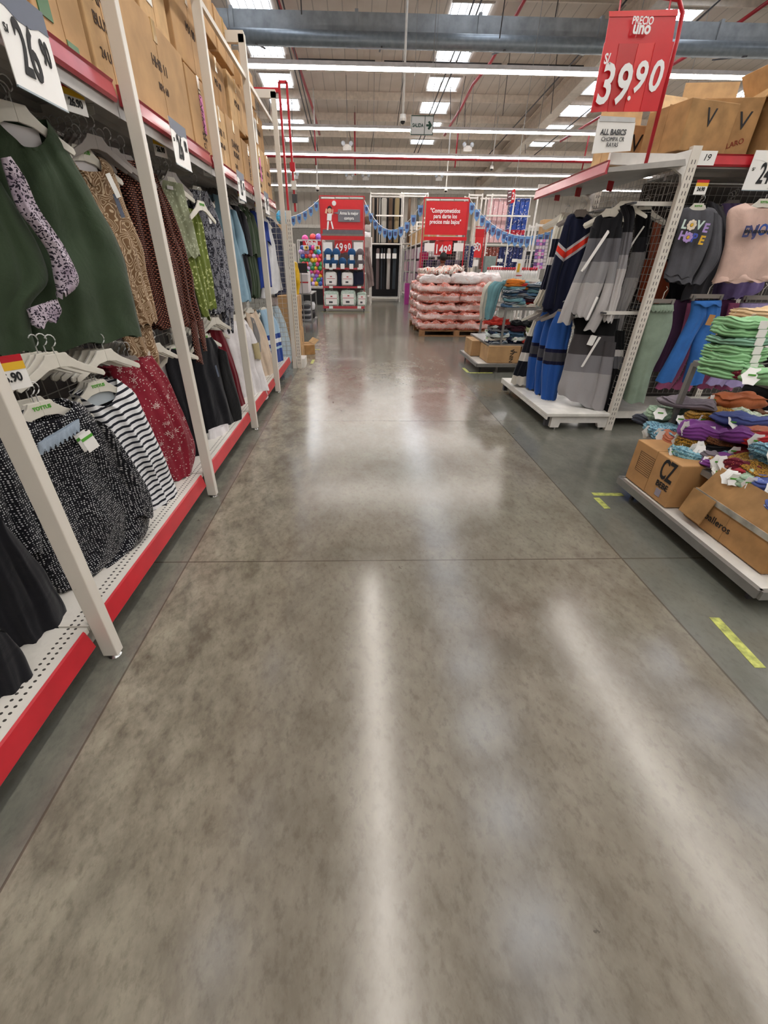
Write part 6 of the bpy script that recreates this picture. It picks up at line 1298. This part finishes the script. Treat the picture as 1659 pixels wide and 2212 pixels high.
# ---------------- ball cage
YB = 20.0
a = ony(649, 619, YB); c = ony(700, 519, YB)
r = thing('ball_cage', 'white framed cage of coloured balls with a red header sign', 'ball rack', (a.x, YB, 0))
for x in (a.x, c.x):
    for y in (YB, YB + .6): obj('post', B().bar((x, y, .0), (x, y, c.z), .035), WHITE, r)
for z in (c.z, a.z): obj('rail', B().bar((a.x, YB, z), (c.x, YB, z), .04).bar((a.x, YB + .6, z), (c.x, YB + .6, z), .04), WHITE, r)
obj('floor_tray', B().bb((a.x, YB, a.z - .06), (c.x, YB + .6, a.z)), WHITE2, r); obj('kick', B().bb((a.x, YB + .05, 0.02), (c.x, YB + .6, a.z - .1)), BLACK, r); obj('back_net', B().bb((a.x, YB + .6, a.z), (c.x, YB + .62, c.z)), mat('3a3438', .8, name='dark net'), r)
pr('header_sign', 654, 521, 693, 530, YB - .03, SIGNRED, r, .02); ftext(r, 'Viniball', 673, 525.5, .19, YB - .04, SILW, sx=.9, bold=.008)
for px, s_ in ((661, '4'), (685, '8')): pr('price_ticket', px - 6, 530, px + 6, 539, YB - .03, PAPER, r, .01); pr('yellow_patch', px - 3, 532, px + 5, 538, YB - .035, YEL, r, .004); ftext(r, s_, px + 1, 535, .12, YB - .042, INK, bold=.004)
bc = [('d02a2a', 'red'), ('8a5ac0', 'purple'), ('2a4ea0', 'blue'), ('3aa8d8', 'sky blue'), ('d84a9a', 'pink'), ('2e8a4e', 'green'), ('e0b020', 'yellow'), ('9a9aa4', 'silver'), ('b04a4a', 'maroon'), ('c0a0d0', 'lilac')]
bm = []
for c1, n1_ in bc:
    t = NT(n1_ + ' ball'); tc = t.new('ShaderNodeTexCoord').outputs['Object']; n_ = t.noise(tc, 6, 2, .5, 2)
    t.col(t.ramp(n_, [(.45, L(c1)), (.56, tuple(min(1, x * 1.3 + .06) for x in L(c1)[:3]) + (1,))])); t.rough(.2); bm.append(t.m)
k = 0; rr = random.Random(5); protos = {}
wx = c.x - a.x
for row in range(10):
    for col in range(6):
        x = a.x + .1 + (col + .5 * (row % 2)) * (wx - .2) / 6 + rr.uniform(-.02, .02); z = a.z + .11 + row * .142
        if row == 9 and col > 3: continue
        i = rr.randrange(10)
        if i not in protos: o = obj('play_ball', B().sphere((0, 0, 0), .098, 18, 12), bm[i], None, True, local=True); protos[i] = o
        else: o = protos[i].copy(); COL.objects.link(o)
        o.location = (x, YB + .14 + rr.uniform(0, .1), z); o.rotation_euler = (rr.uniform(0, 3), 0, rr.uniform(0, 3))
        tag(o, '%s ball in the cage, %s row up, %s from the left' % (bc[i][1], ['bottom', 'second', 'third', 'fourth', 'fifth', 'sixth', 'seventh', 'eighth', 'ninth', 'tenth'][row], ['first', 'second', 'third', 'fourth', 'fifth', 'sixth'][col]), 'ball', 'balls in the ball cage')
for px, py, i, w_ in ((676, 513, 0, 'red'), (688, 513, 1, 'purple'), (659, 516, 4, 'pink')):
    o = protos[i].copy() if i in protos else obj('play_ball', B().sphere((0, 0, 0), .098, 18, 12), bm[i], None, True, local=True)
    if o.name not in COL.objects: COL.objects.link(o)
    o.location = ony(px, py, YB + .35); o.scale = (1.4,) * 3; tag(o, '%s ball resting on top of the ball cage' % w_, 'ball')
p = Vector((-1.42, 9.6, 2.255)); o = obj('play_ball', B().sphere((0, 0, 0), .12, 18, 12), bm[3], None, True, local=True, loc=p); tag(o, 'bright blue ball on the brown box above the left far shelves', 'ball')
# ---------------- rolls at the back
RK = WHITE
def rackframe(lab, x0, x1, Y, zt, shelves, dep=.8, name='storage_rack', posts=None):
    r = thing(name, lab, 'rack', (x0, Y, 0))
    for x in (posts or (x0, x1)):
        for y in (Y, Y + dep): obj('post', B().bar((x, y, 0), (x, y, zt), .045), RK, r)
    for z in shelves: obj('shelf', B().bb((x0, Y, z - .05), (x1, Y + dep, z)), WHITE2, r)
    obj('rail', B().bar((x0, Y, zt - .05), (x1, Y, zt - .05), .05).bar((x0, Y + dep, zt - .05), (x1, Y + dep, zt - .05), .05), RK, r); return r
Y = 22.
a = ony(811, 525, Y); a2 = ony(868, 525, Y); zt = ony(811, 415, Y).z
r = rackframe('tall white rack of carpet rolls at the end of the aisle', a.x - .22, a2.x, Y, zt, (a.z, .18)); zr = ony(840, 466, Y).z
obj('gap_shade_sheet', B().bb((a.x - .2, Y + .84, .1), (a2.x, Y + .86, zt - .1)), mat('1c1a1c', .9, name='painted gap shade'), r); obj('rail', B().bar((a.x, Y - .03, zr), (a2.x, Y - .03, zr), .05), RK, r)  # black sheet added to stand for the shade in gaps between the rolls
def roll(lab, x0, x1, y0_, y1_, Y, m, grp='carpet rolls in the back rack', tagc=True):
    p0 = ony(x0, y1_, Y); p1 = ony(x1, y0_, Y); rad = (p1.x - p0.x) / 2; cx = (p0.x + p1.x) / 2
    o = obj('carpet_roll', B().tube([(cx, Y + rad, p0.z), (cx, Y + rad, p0.z + .04), (cx, Y + rad, p1.z - .05), (cx, Y + rad, p1.z)], [rad * .85, rad, rad, rad * .7], 14), m, None, True); tag(o, lab, 'roll', grp); return o
TP, WHT, BRN, DKT = P_('8a7c70', 'taupe pile'), F('leaf', 'd8d4cc', 'a8a49c', 'c0bcb4', s=1.4, name='white textured pile'), P_('5c4a3c', 'brown pile'), F('leaf', '241e1a', '8a7a5c', '14100e', s=1.5, name='black gold print')
up = [(803, 809, TP, 'thin taupe'), (813, 818, TP, 'second thin taupe'), (818.5, 822, P_('d8d2c8', 'ivory pile'), 'narrow ivory'), (822.5, 836.5, WHT, 'white patterned'), (838, 849, BRN, 'brown'), (850.5, 864, DKT, 'black and gold')]
for x0, x1, m, n1_ in up: roll(n1_ + ' carpet roll standing on the upper shelf of the back rack', x0, x1, 427, 524, Y + .1, m)
lo = [(812, 820, P_('6a5c5c', 'mauve grey pile'), 'mauve grey'), (822, 827, P_('3a4048', 'slate pile'), 'slate'), (828, 832, P_('2c2e34', 'dark pile'), 'thin dark'), (834.5, 844.5, P_('b8b2ac', 'pale grey pile'), 'pale grey'), (847, 857, P_('3c444a', 'dark teal pile'), 'dark teal')]
for x0, x1, m, n1_ in lo:
    o = roll(n1_ + ' carpet roll standing on the lower level of the back rack', x0, x1, 536, 625, Y + .1, m); q = ony((x0 + x1) / 2, 553, Y - .02); w_ = ony(x1, 553, Y).x - ony(x0, 553, Y).x
    obj('price_card', B().box(q, (w_ * .9, .02, .2)), PAPER, o)
Y = 24.
a = ony(868, 415, Y); a2 = ony(925, 415, Y)
r = rackframe('second white rack of wrapped rolls behind the slogan board', a.x, a2.x, Y, a.z, (ony(868, 525, Y).z,))
for k, (x0, x1) in enumerate(((878, 889), (891, 895), (897, 908), (910, 921))): roll('wrapped dark roll in the second back rack, %s from the left' % ['first', 'second', 'third', 'fourth'][k], x0, x1, 427, 524, Y + .1, [BRN, TP, P_('4a4c48', 'olive pile'), DKT][k], 'wrapped rolls in the second back rack')
# hanging blanket, pillows left of the roll rack
pl = Pl(798, 580, y=19.5, a=90)
garment('blanket', 'taupe blanket hanging from the grey stand beside the carpet rolls', 'blanket', pl, [('body', [(788, 535, 798, 535), (789, 560, 801, 560), (790, 590, 806, 590), (794, 624, 808, 616)], P_('8c7c78', 'taupe fleece'), dict(th=.12, nf=3, amp=.06))])
r = thing('hanging_stand', 'grey stand holding the taupe blanket', 'stand', ony(798, 626, 19.7)); pr('panel', 786, 512, 801, 534, 19.8, mat('b4aca4', .5, name='stand panel'), r, .05); pr('post', 792, 534, 794, 641, 19.8, GREY, r, .04, 0, True); pr('post', 800, 515, 802, 641, 19.85, WHITE2, r, .04, 0, True)
for k, (y0_, y1_, m) in enumerate(((484, 500, P_('b0a8a4', 'grey pillow')), (500, 512, whitef), (466, 484, BRN))):
    a = ony(787, y1_, 21); c = ony(801, y0_, 21); o = obj('pillow', pillowmesh(c.x - a.x, .4, c.z - a.z, 540 + k, 0, .03, 3), m, None, True, local=True, loc=((a.x + c.x) / 2, 21.2, a.z)); tag(o, ['grey pillow stacked beside the carpet rolls', 'white pillow under the grey one beside the carpet rolls', 'brown cushion on top of the pillows beside the carpet rolls'][k], 'pillow')
r = rackframe('narrow white shelf carrying the pillows beside the carpet rolls', ony(786, 512, 21).x, ony(803, 512, 21).x, 21.0, ony(786, 512, 21).z, (ony(786, 512, 21).z, 1.2, .3), .5)
# ---------------- aisle rack on the right, from y 15 to 27
XR0, XR1 = 2.52, 3.2
r = thing('aisle_rack', 'long white rack of pink packages beyond the quilt pallet', 'rack', (XR0, 15.5, 0))
for k in range(7):
    y = 15.6 + k * 1.9
    obj('post', B().bar((XR0, y, 0), (XR0, y, 3.1), .06), RK, r); obj('post', B().bar((XR1, y, 0), (XR1, y, 3.1), .06), RK, r); obj('top_tie', B().bar((XR0, y, 3.07), (XR1, y, 3.07), .05), RK, r)
for z in (.2, 2.3): obj('shelf', B().bb((XR0, 15.6, z - .04), (XR1, 27, z)), WHITE2, r)
obj('guard_rail', B().bar((XR0 - .03, 15.6, 2.75), (XR0 - .03, 27, 2.75), .04), RK, r); obj('back_mesh', B().bb((XR1, 15.6, .2), (XR1 + .02, 27, 2.3)), mat('6a6066', .8, name='dim mesh back'), r)
pc = ['c8b0b8', 'a86a90', '6a4a70', 'd8d0d4', '3a3040', 'b88a98', 'e0d8d8']; pn = ['pale pink', 'mauve', 'plum', 'white', 'dark', 'rose', 'cream']
for k in range(40):
    lev = k // 10; y = 15.9 + (k % 10) * 1.1; i = R.randrange(7); z = [.25, .75, 1.25, 1.75][lev]
    o = obj('package', B().bb((XR0 + .05, y, z), (XR0 + .35, y + .8, z + .42)), P_(pc[i], pn[i] + ' wrap'), None, bev=.02); tag(o, '%s package in the aisle rack, %s level, %s along from the near end' % (pn[i], ['lowest', 'second', 'third', 'top hook'][lev], ['first', 'second', 'third', 'fourth', 'fifth', 'sixth', 'seventh', 'eighth', 'ninth', 'tenth'][k % 10]), 'package', 'packages in the aisle rack')
for k in range(8): carton('carton on top of the aisle rack, %s from the near end' % ['first', 'second', 'third', 'fourth', 'fifth', 'sixth', 'seventh', 'eighth'][k], (XR0 + .33, 16.2 + k * 1.35, 2.302), (.5, 1.1, R.uniform(.4, .65)), CARD2 if k % 2 else CARD, 0, False)
o = tag(pr('toy_box', 875, 612, 884, 651, 20.5, mat('b03a90', .4, name='magenta box'), None, .3, 0, True), 'magenta toy box at the foot of the aisle rack', 'box')
o = tag(pr('cloth_roll', 905, 545, 921, 671, 14.6, P_('b01858', 'crimson cloth'), None, .3, 0, True), 'bright crimson tall pack standing left of the wire panel', 'package')
# ---------------- towel racks on the right
Y = 18.
zt = ony(1050, 418, Y).z; zs = ony(1060, 527, Y).z
r = rackframe('tall white rack of pink and blue curtain packs at the right back', ony(1038, 527, Y).x, ony(1145, 527, Y).x, Y, zt, (zs, .2), .8, 'storage_rack', (ony(1050, 527, Y).x, ony(1097, 527, Y).x, ony(1145, 527, Y).x)); obj('rail', B().bar((ony(1050, 466, Y).x, Y - .03, ony(1050, 466, Y).z), (ony(1145, 466, Y).x, Y - .03, ony(1050, 466, Y).z), .05), RK, r)
tT = {}
def tow(c1, c2, n1_):
    t = NT(n1_); tc = t.new('ShaderNodeTexCoord').outputs['Object']; sp = t.new('ShaderNodeSeparateXYZ'); t.set(sp.inputs[0], tc); f = t.math('FRACT', t.math('MULTIPLY', sp.outputs[2], .8))
    n_ = t.noise(tc, 9, 3, .5, 2); c_ = t.mix(t.math('LESS_THAN', f, .12), L(c1), L(c2)); t.col(t.mix(t.math('GREATER_THAN', n_, .62), c_, L('e4dede'))); t.rough(.25); return t.m
PKT = tow('d8aeb0', '7a4a58', 'pink curtain pack'); BLT = tow('2c4a9a', 'b02838', 'blue curtain pack'); NVT = tow('2c3564', 'c03040', 'navy curtain pack'); CRT = tow('8c4a40', 'd8d0cc', 'coral curtain pack')
def packs(n, x0, x1, y0_, y1_, Y, ms, nm, lab):
    for k in range(n):
        w = (x1 - x0) / n; m = ms[k * len(ms) // n]
        o = pr('curtain_pack', x0 + k * w, y0_, x0 + (k + 1) * w - .8, y1_, Y, m, None, .25, bev=.02); tag(o, lab % ['first', 'second', 'third', 'fourth', 'fifth', 'sixth', 'seventh', 'eighth', 'ninth', 'tenth', 'eleventh', 'twelfth', 'thirteenth', 'fourteenth'][k], 'package', nm)
packs(4, 1052, 1094, 428, 524, Y + .1, [PKT], 'pink curtain packs', 'pink curtain pack on the upper shelf at the right back, %s from the left')
packs(4, 1098, 1139, 428, 524, Y + .1, [BLT], 'blue curtain packs', 'blue curtain pack on the upper shelf at the right back, %s from the left')
packs(12, 1040, 1128, 533, 582, Y + .05, [CRT, CRT, NVT, NVT, NVT], 'lower curtain packs', 'hanging curtain pack under the shelf at the right back, %s from the left')
packs(3, 1004, 1024, 531, 578, Y + .1, [NVT], 'navy curtain packs', 'navy curtain pack left of the narrow red board, %s from the left')
r = rackframe('white rack end with navy curtain packs behind the slogan board', ony(1003, 525, 18.4).x, ony(1030, 525, 18.4).x, 18.4, ony(1030, 418, 18.4).z, (ony(1005, 527, 18.4).z, .2), .7)
for k, px in enumerate((1080, 1112, 1136)): tag(pr('price_card', px - 6, 559, px + 6, 566, Y - .02, PAPER, None, .01), 'white price card under the curtain packs, %s from the left' % ['first', 'second', 'third'][k], 'price card')
tag(pr('storage_case', 1043, 553, 1066, 652, 17.2, mat('8c9a94', .7, name='grey green cloth'), None, .4, 0, True), 'grey green boxy pack behind the quilt pile', 'package')
tag(pr('white_bag', 1060, 574, 1082, 658, 16.2, whitef, None, .4, bev=.05, fl=True), 'tall white bag standing behind the quilt pile', 'bag')
# narrow red price board
r = thing('price_board', 'tall narrow red price board on a thin frame right of the slogan board', 'price board', ony(1040, 578, 12.6))
obj('header_panel', quad(B(), [(1028, 494), (1047, 495), (1046, 513), (1026, 512)], 12.58), SIGNRED, r); obj('digit_card', quad(B(), [(1027, 512), (1045, 513), (1039, 557), (1023, 556)], 12.57), RD3, r)
for s_, px, py in (('3', 1025.5, 535), ('9', 1030.5, 533), ('0', 1035, 535)): ftext(r, s_, px, py, .24, 12.55, SILW, sx=.7, bold=.004)
obj('frame', B().tube([ony(1028, 490, 12.6), ony(1050, 490, 12.6), Vector((ony(1045, 580, 12.6).x, 12.6, .0))], .012, 6), RED, r)
pr('paper_card', 1023, 561, 1033, 575, 12.58, PAPER, r, .01)
# aisle number sign
r = thing('aisle_sign', 'hanging red aisle sign with a white 2 and grey text strips', 'sign', ony(1105, 440, 14)); obj('number_panel', quad(B(), [(1107, 410), (1114, 407), (1111, 437), (1103, 440)], 14.), SIGNRED, r); obj('text_panel', quad(B(), [(1097, 412), (1107, 410), (1103, 440), (1094, 444)], 14.), mat('7a5258', .5, name='muted text panel'), r); ftext(r, '2', 1108.5, 424, .22, 13.98, SILW, sx=.6, bold=.004)
for k in range(3): obj('text_strip', quad(B(), [(1098, 416 + k * 9), (1104, 414 + k * 9), (1104, 416 + k * 9), (1098, 418 + k * 9)], 13.98), SILW, r)
q = ony(1112, 405, 14); obj('hanging_rod', B().tube([q, Vector((q.x, q.y, roofz(14)))], .008, 5), GREY, r)
# purple package rack, white goods
r = rackframe('white slatted rack of small pink and purple packs beside the end cap', ony(1160, 480, 13).x, ony(1200, 480, 13).x, 13., ony(1170, 482, 13).z, (.2, 1.0), .5, 'package_rack')
k = 0
for i in range(9):
    for j in range(4):
        m = [P_('d888c0', 'pink pack'), P_('9a7ac0', 'lilac pack'), P_('d8ccd0', 'pale pack'), P_('7a5a90', 'violet pack')][(i + j * 2 + i * j) % 4]
        o = pr('small_pack', 1160 + j * 6.5 - i * .9, 517 + i * 7.2, 1165.5 + j * 6.5 - i * .9, 523 + i * 7.2, 12.95, m, None, .05); tag(o, 'small %s pack on the slatted rack, %s row down, %s across' % (['pink', 'lilac', 'pale', 'violet'][(i + j * 2 + i * j) % 4], ['first', 'second', 'third', 'fourth', 'fifth', 'sixth', 'seventh', 'eighth', 'ninth'][i], ['first', 'second', 'third', 'fourth'][j]), 'package', 'small packs on the slatted rack')
for k in range(2): q = ony(1177 + k * 12, 515, 13.1); carton('brown carton on top of the slatted rack, %s' % ['left one', 'right one'][k], (q.x, 13.3, q.z), (.16, .3, .42), CARD, 0, False)
# shelf of dark boxes behind
r = rackframe('rack of dark boxed goods right of the curtain packs', ony(1140, 560, 17).x, ony(1165, 560, 17).x, 17., ony(1140, 540, 17).z, (ony(1140, 540, 17).z, 1.0, .5), .5)
for i in range(5):
    for j in range(2): o = pr('dark_box', 1141 + j * 10, 543 + i * 9, 1149.5 + j * 10, 551 + i * 9, 16.95, [BLACK, P_('4a5060', 'slate box')][(i + j) % 2], None, .3); tag(o, 'small dark box right of the curtain packs, %s row, %s' % (['top', 'second', 'third', 'fourth', 'bottom'][i], ['left', 'right'][j]), 'box', 'dark boxes at the right back')
# ribbon tipped bottles row and yellow card
r = rackframe('low table of red capped bottles behind the far cloth table', ony(1050, 600, 12).x, ony(1165, 600, 12).x, 12., ony(1100, 603, 12).z, (ony(1100, 603, 12).z,), .5, 'bottle_table')
proto = None
for k in range(22):
    x = ony(1054 + k * 5, 600, 12).x; z = ony(1100, 603, 12).z
    if proto is None:
        proto = thing('spray_bottle', 'x', 'bottle', (0, 0, 0)); obj('bottle', B().tube([(0, 0, 0), (0, 0, .16), (0, 0, .2)], [.035, .032, .015], 10), WHITEP, proto, True, local=True); obj('cap', B().tube([(0, 0, .2), (0, 0, .26)], .022, 8), SIGNRED, proto, True, local=True); o = proto
    else: o = dup(proto)
    o.location = (x, 12.1, z); o['label'] = 'white red capped bottle, number %s from the left behind the far table' % ['one', 'two', 'three', 'four', 'five', 'six', 'seven', 'eight', 'nine', 'ten', 'eleven', 'twelve', 'thirteen', 'fourteen', 'fifteen', 'sixteen', 'seventeen', 'eighteen', 'nineteen', 'twenty', 'twenty one', 'twenty two'][k]; o['group'] = 'red capped bottles'
r = thing('promo_sign', 'white standing promo card with a yellow picture behind the far table', 'sign', ony(1120, 604, 11.5)); pr('card', 1115, 560, 1127, 600, 11.5, PAPER, r, .02); pr('yellow_picture', 1118, 569, 1123, 588, 11.48, YEL, r, .01); pr('red_foot_band', 1115, 594, 1127, 596, 11.48, RED, r, .01); pr('pole', 1121, 600, 1123, 706, 11.5, WHITE2, r, .03, 0, True)
# ---------------- bunting
def bunting(lab, pts, Y, n, sag):
    A, C_ = ony(*pts[0], Y[0]), ony(*pts[1], Y[1]); P3 = []
    for k in range(25):
        t_ = k / 24; p = A.lerp(C_, t_); p.z -= sag * 4 * t_ * (1 - t_); P3.append(p)
    r = thing('bunting', lab, 'bunting', A); obj('string', B().tube(P3, .006, 5), SILW, r)
    for k in range(n):
        t_ = (k + .5) / n * 24; i = int(t_); p = P3[i].lerp(P3[min(i + 1, 24)], t_ - i); w = .075
        f = obj('flag', B().prism([(-w, 0), (w, 0), (w * .8, -.19), (0, -.27), (-w * .8, -.19)], p, (1, 0, 0), (0, 0, 1), (0, .006, 0)), mat('6f9cd0', .6, name='blue flag'), r, loc=p)
        obj('printed_badge', B().prism([(-.045, -.06), (.045, -.06), (.035, -.16), (-.035, -.16)], p + Vector((0, -.004, 0)), (1, 0, 0), (0, 0, 1), (0, .003, 0)), mat('46507c', .6, name='flag print'), f)
bunting('blue pennant bunting left of the Arma la mejor compra board', ((613, 470), (689, 430)), (16.5, 17.2), 6, .12)
bunting('blue pennant bunting hanging between the two red slogan boards', ((787, 432), (917, 430)), (17.2, 13.6), 11, .75)
bunting('blue pennant bunting right of the Comprometidos board', ((1015, 430), (1205, 492)), (13.6, 13.), 15, .45)
# ---------------- left side past the clothes racks
for k in range(4): carton('brown printed carton in the stack past the left end upright, %s from the floor' % ['first', 'second', 'third', 'fourth'][k], (-1.17, 7.98, .0 + k * .262), (.34, .42, .26), mat('c29a6c', .7, name='tan card', var=.05), R.uniform(-.04, .04), False, [('VARIOS', 0, .12, .045)], side='x', wrot=PI / 2)
carton('crushed brown carton on the floor behind the carton stack', (-1.05, 8.6, 0), (.3, .4, .18), CARD3, .4, False, flaps=[(1, 0, 50, .12)])
o = obj('yellow_bag', pillowmesh(.14, .1, .5, 600, 0, .03, 3), mat('e0b41c', .35, name='yellow film bag', var=.15), None, True, local=True, loc=onx(641, 636, -1.08)); tag(o, 'yellow wrapped hanging bag above the carton stack on the left', 'bag')
r = rackframe('white shelf rack continuing on the left beyond the carton stack', -2.1, -1.45, 8.9, 1.9, (.15, .6, 1.05, 1.5, 1.9), 2.4, 'storage_rack')
wp = ['e4dcdc', 'd8c8c8', 'f0ecea', 'c8ccd0']
for i in range(4):
    for j in range(4): o = obj('package', B().bb((-1.78, 9.0 + j * .55, [.155, .605, 1.055, 1.505][i]), (-1.47, 9.4 + j * .55, [.155, .605, 1.055, 1.505][i] + .34)), P_(wp[(i + j) % 4], 'white wrap %d' % ((i + j) % 4)), None, bev=.01); tag(o, 'white package on the far left rack, %s shelf, %s along' % (['lowest', 'second', 'third', 'top'][i], ['first', 'second', 'third', 'fourth', 'fifth', 'sixth'][j]), 'package', 'white packages on the far left rack'); obj('red_stripe', B().bb((-1.469, 9.0 + j * .55, [.155, .605, 1.055, 1.505][i] + .2), (-1.466, 9.4 + j * .55, [.155, .605, 1.055, 1.505][i] + .23)), RED, o)
carton('brown carton on the far left rack under the blue ball', (-1.5, 9.6, 1.91), (.4, .5, .22), CARD, 0, False)
carton('white carton on top of the far left rack', (-1.75, 10.7, 1.91), (.45, .6, .35), mat('d8d0c8', .6, name='white carton'), 0, False)
r = thing('metal_table', 'grey tube table with stacked dark pads on the far left', 'table', (-1.7, 11.8, 0))
for (x, y) in ((-1.8, 11.6), (-1.17, 11.6), (-1.8, 13.), (-1.17, 13.)): obj('leg', B().bar((x, y, 0), (x, y, .85), .03), GREY, r)
obj('table_top', B().bb((-1.82, 11.58, .85), (-1.15, 13.02, .87)), GREY, r); obj('low_shelf', B().bb((-1.82, 11.58, .2), (-1.15, 13.02, .22)), GREY, r)
for k in range(6): folded('dark folded pad on the grey tube table, %s from the bottom' % ordn[k], Vector((-1.42, 12., .222 + k * .06)), .4, .5, .065, P_('4a4a50', 'dark pad') if k % 2 else P_('a8a8ac', 'pale pad'), 0, 620 + k, 1, .01, grp='dark pads on the grey tube table')
for k in range(2): o = obj('cushion', pillowmesh(.5, .4, .2, 630 + k, 0, .03, 3), [BLACK, white][k], None, True, local=True, loc=(-1.42, 12.6, .223 + k * .21)); tag(o, ['black cushion low on the grey tube table', 'white cushion on the black one, grey tube table'][k], 'cushion')
for k in range(4):
    o = obj('package', B().bb((-1.5, 11.65 + k * .33, .872), (-1.22 - .02 * k, 11.9 + k * .33, 1.3 + .04 * (k % 2))), P_(wp[k], 'white wrap %d' % k), None, bev=.01); tag(o, 'white package standing on the grey tube table, %s from the near end' % ordn[k].replace('lowest', 'first'), 'package'); obj('red_stripe', B().bb((-1.5, 11.648 + k * .33, 1.1), (-1.22 - .02 * k, 11.65 + k * .33, 1.13)), RED, o)
r = thing('small_display', 'small black framed display card above the white packages on the far left', 'sign', (-1.3, 11.4, 1.42)); obj('black_card', B().bb((-1.5, 11.4, 1.32), (-1.2, 11.42, 1.52)), BLACK, r); obj('post', B().bar((-1.35, 11.41, 0), (-1.35, 11.41, 1.32), .02), GREY, r)
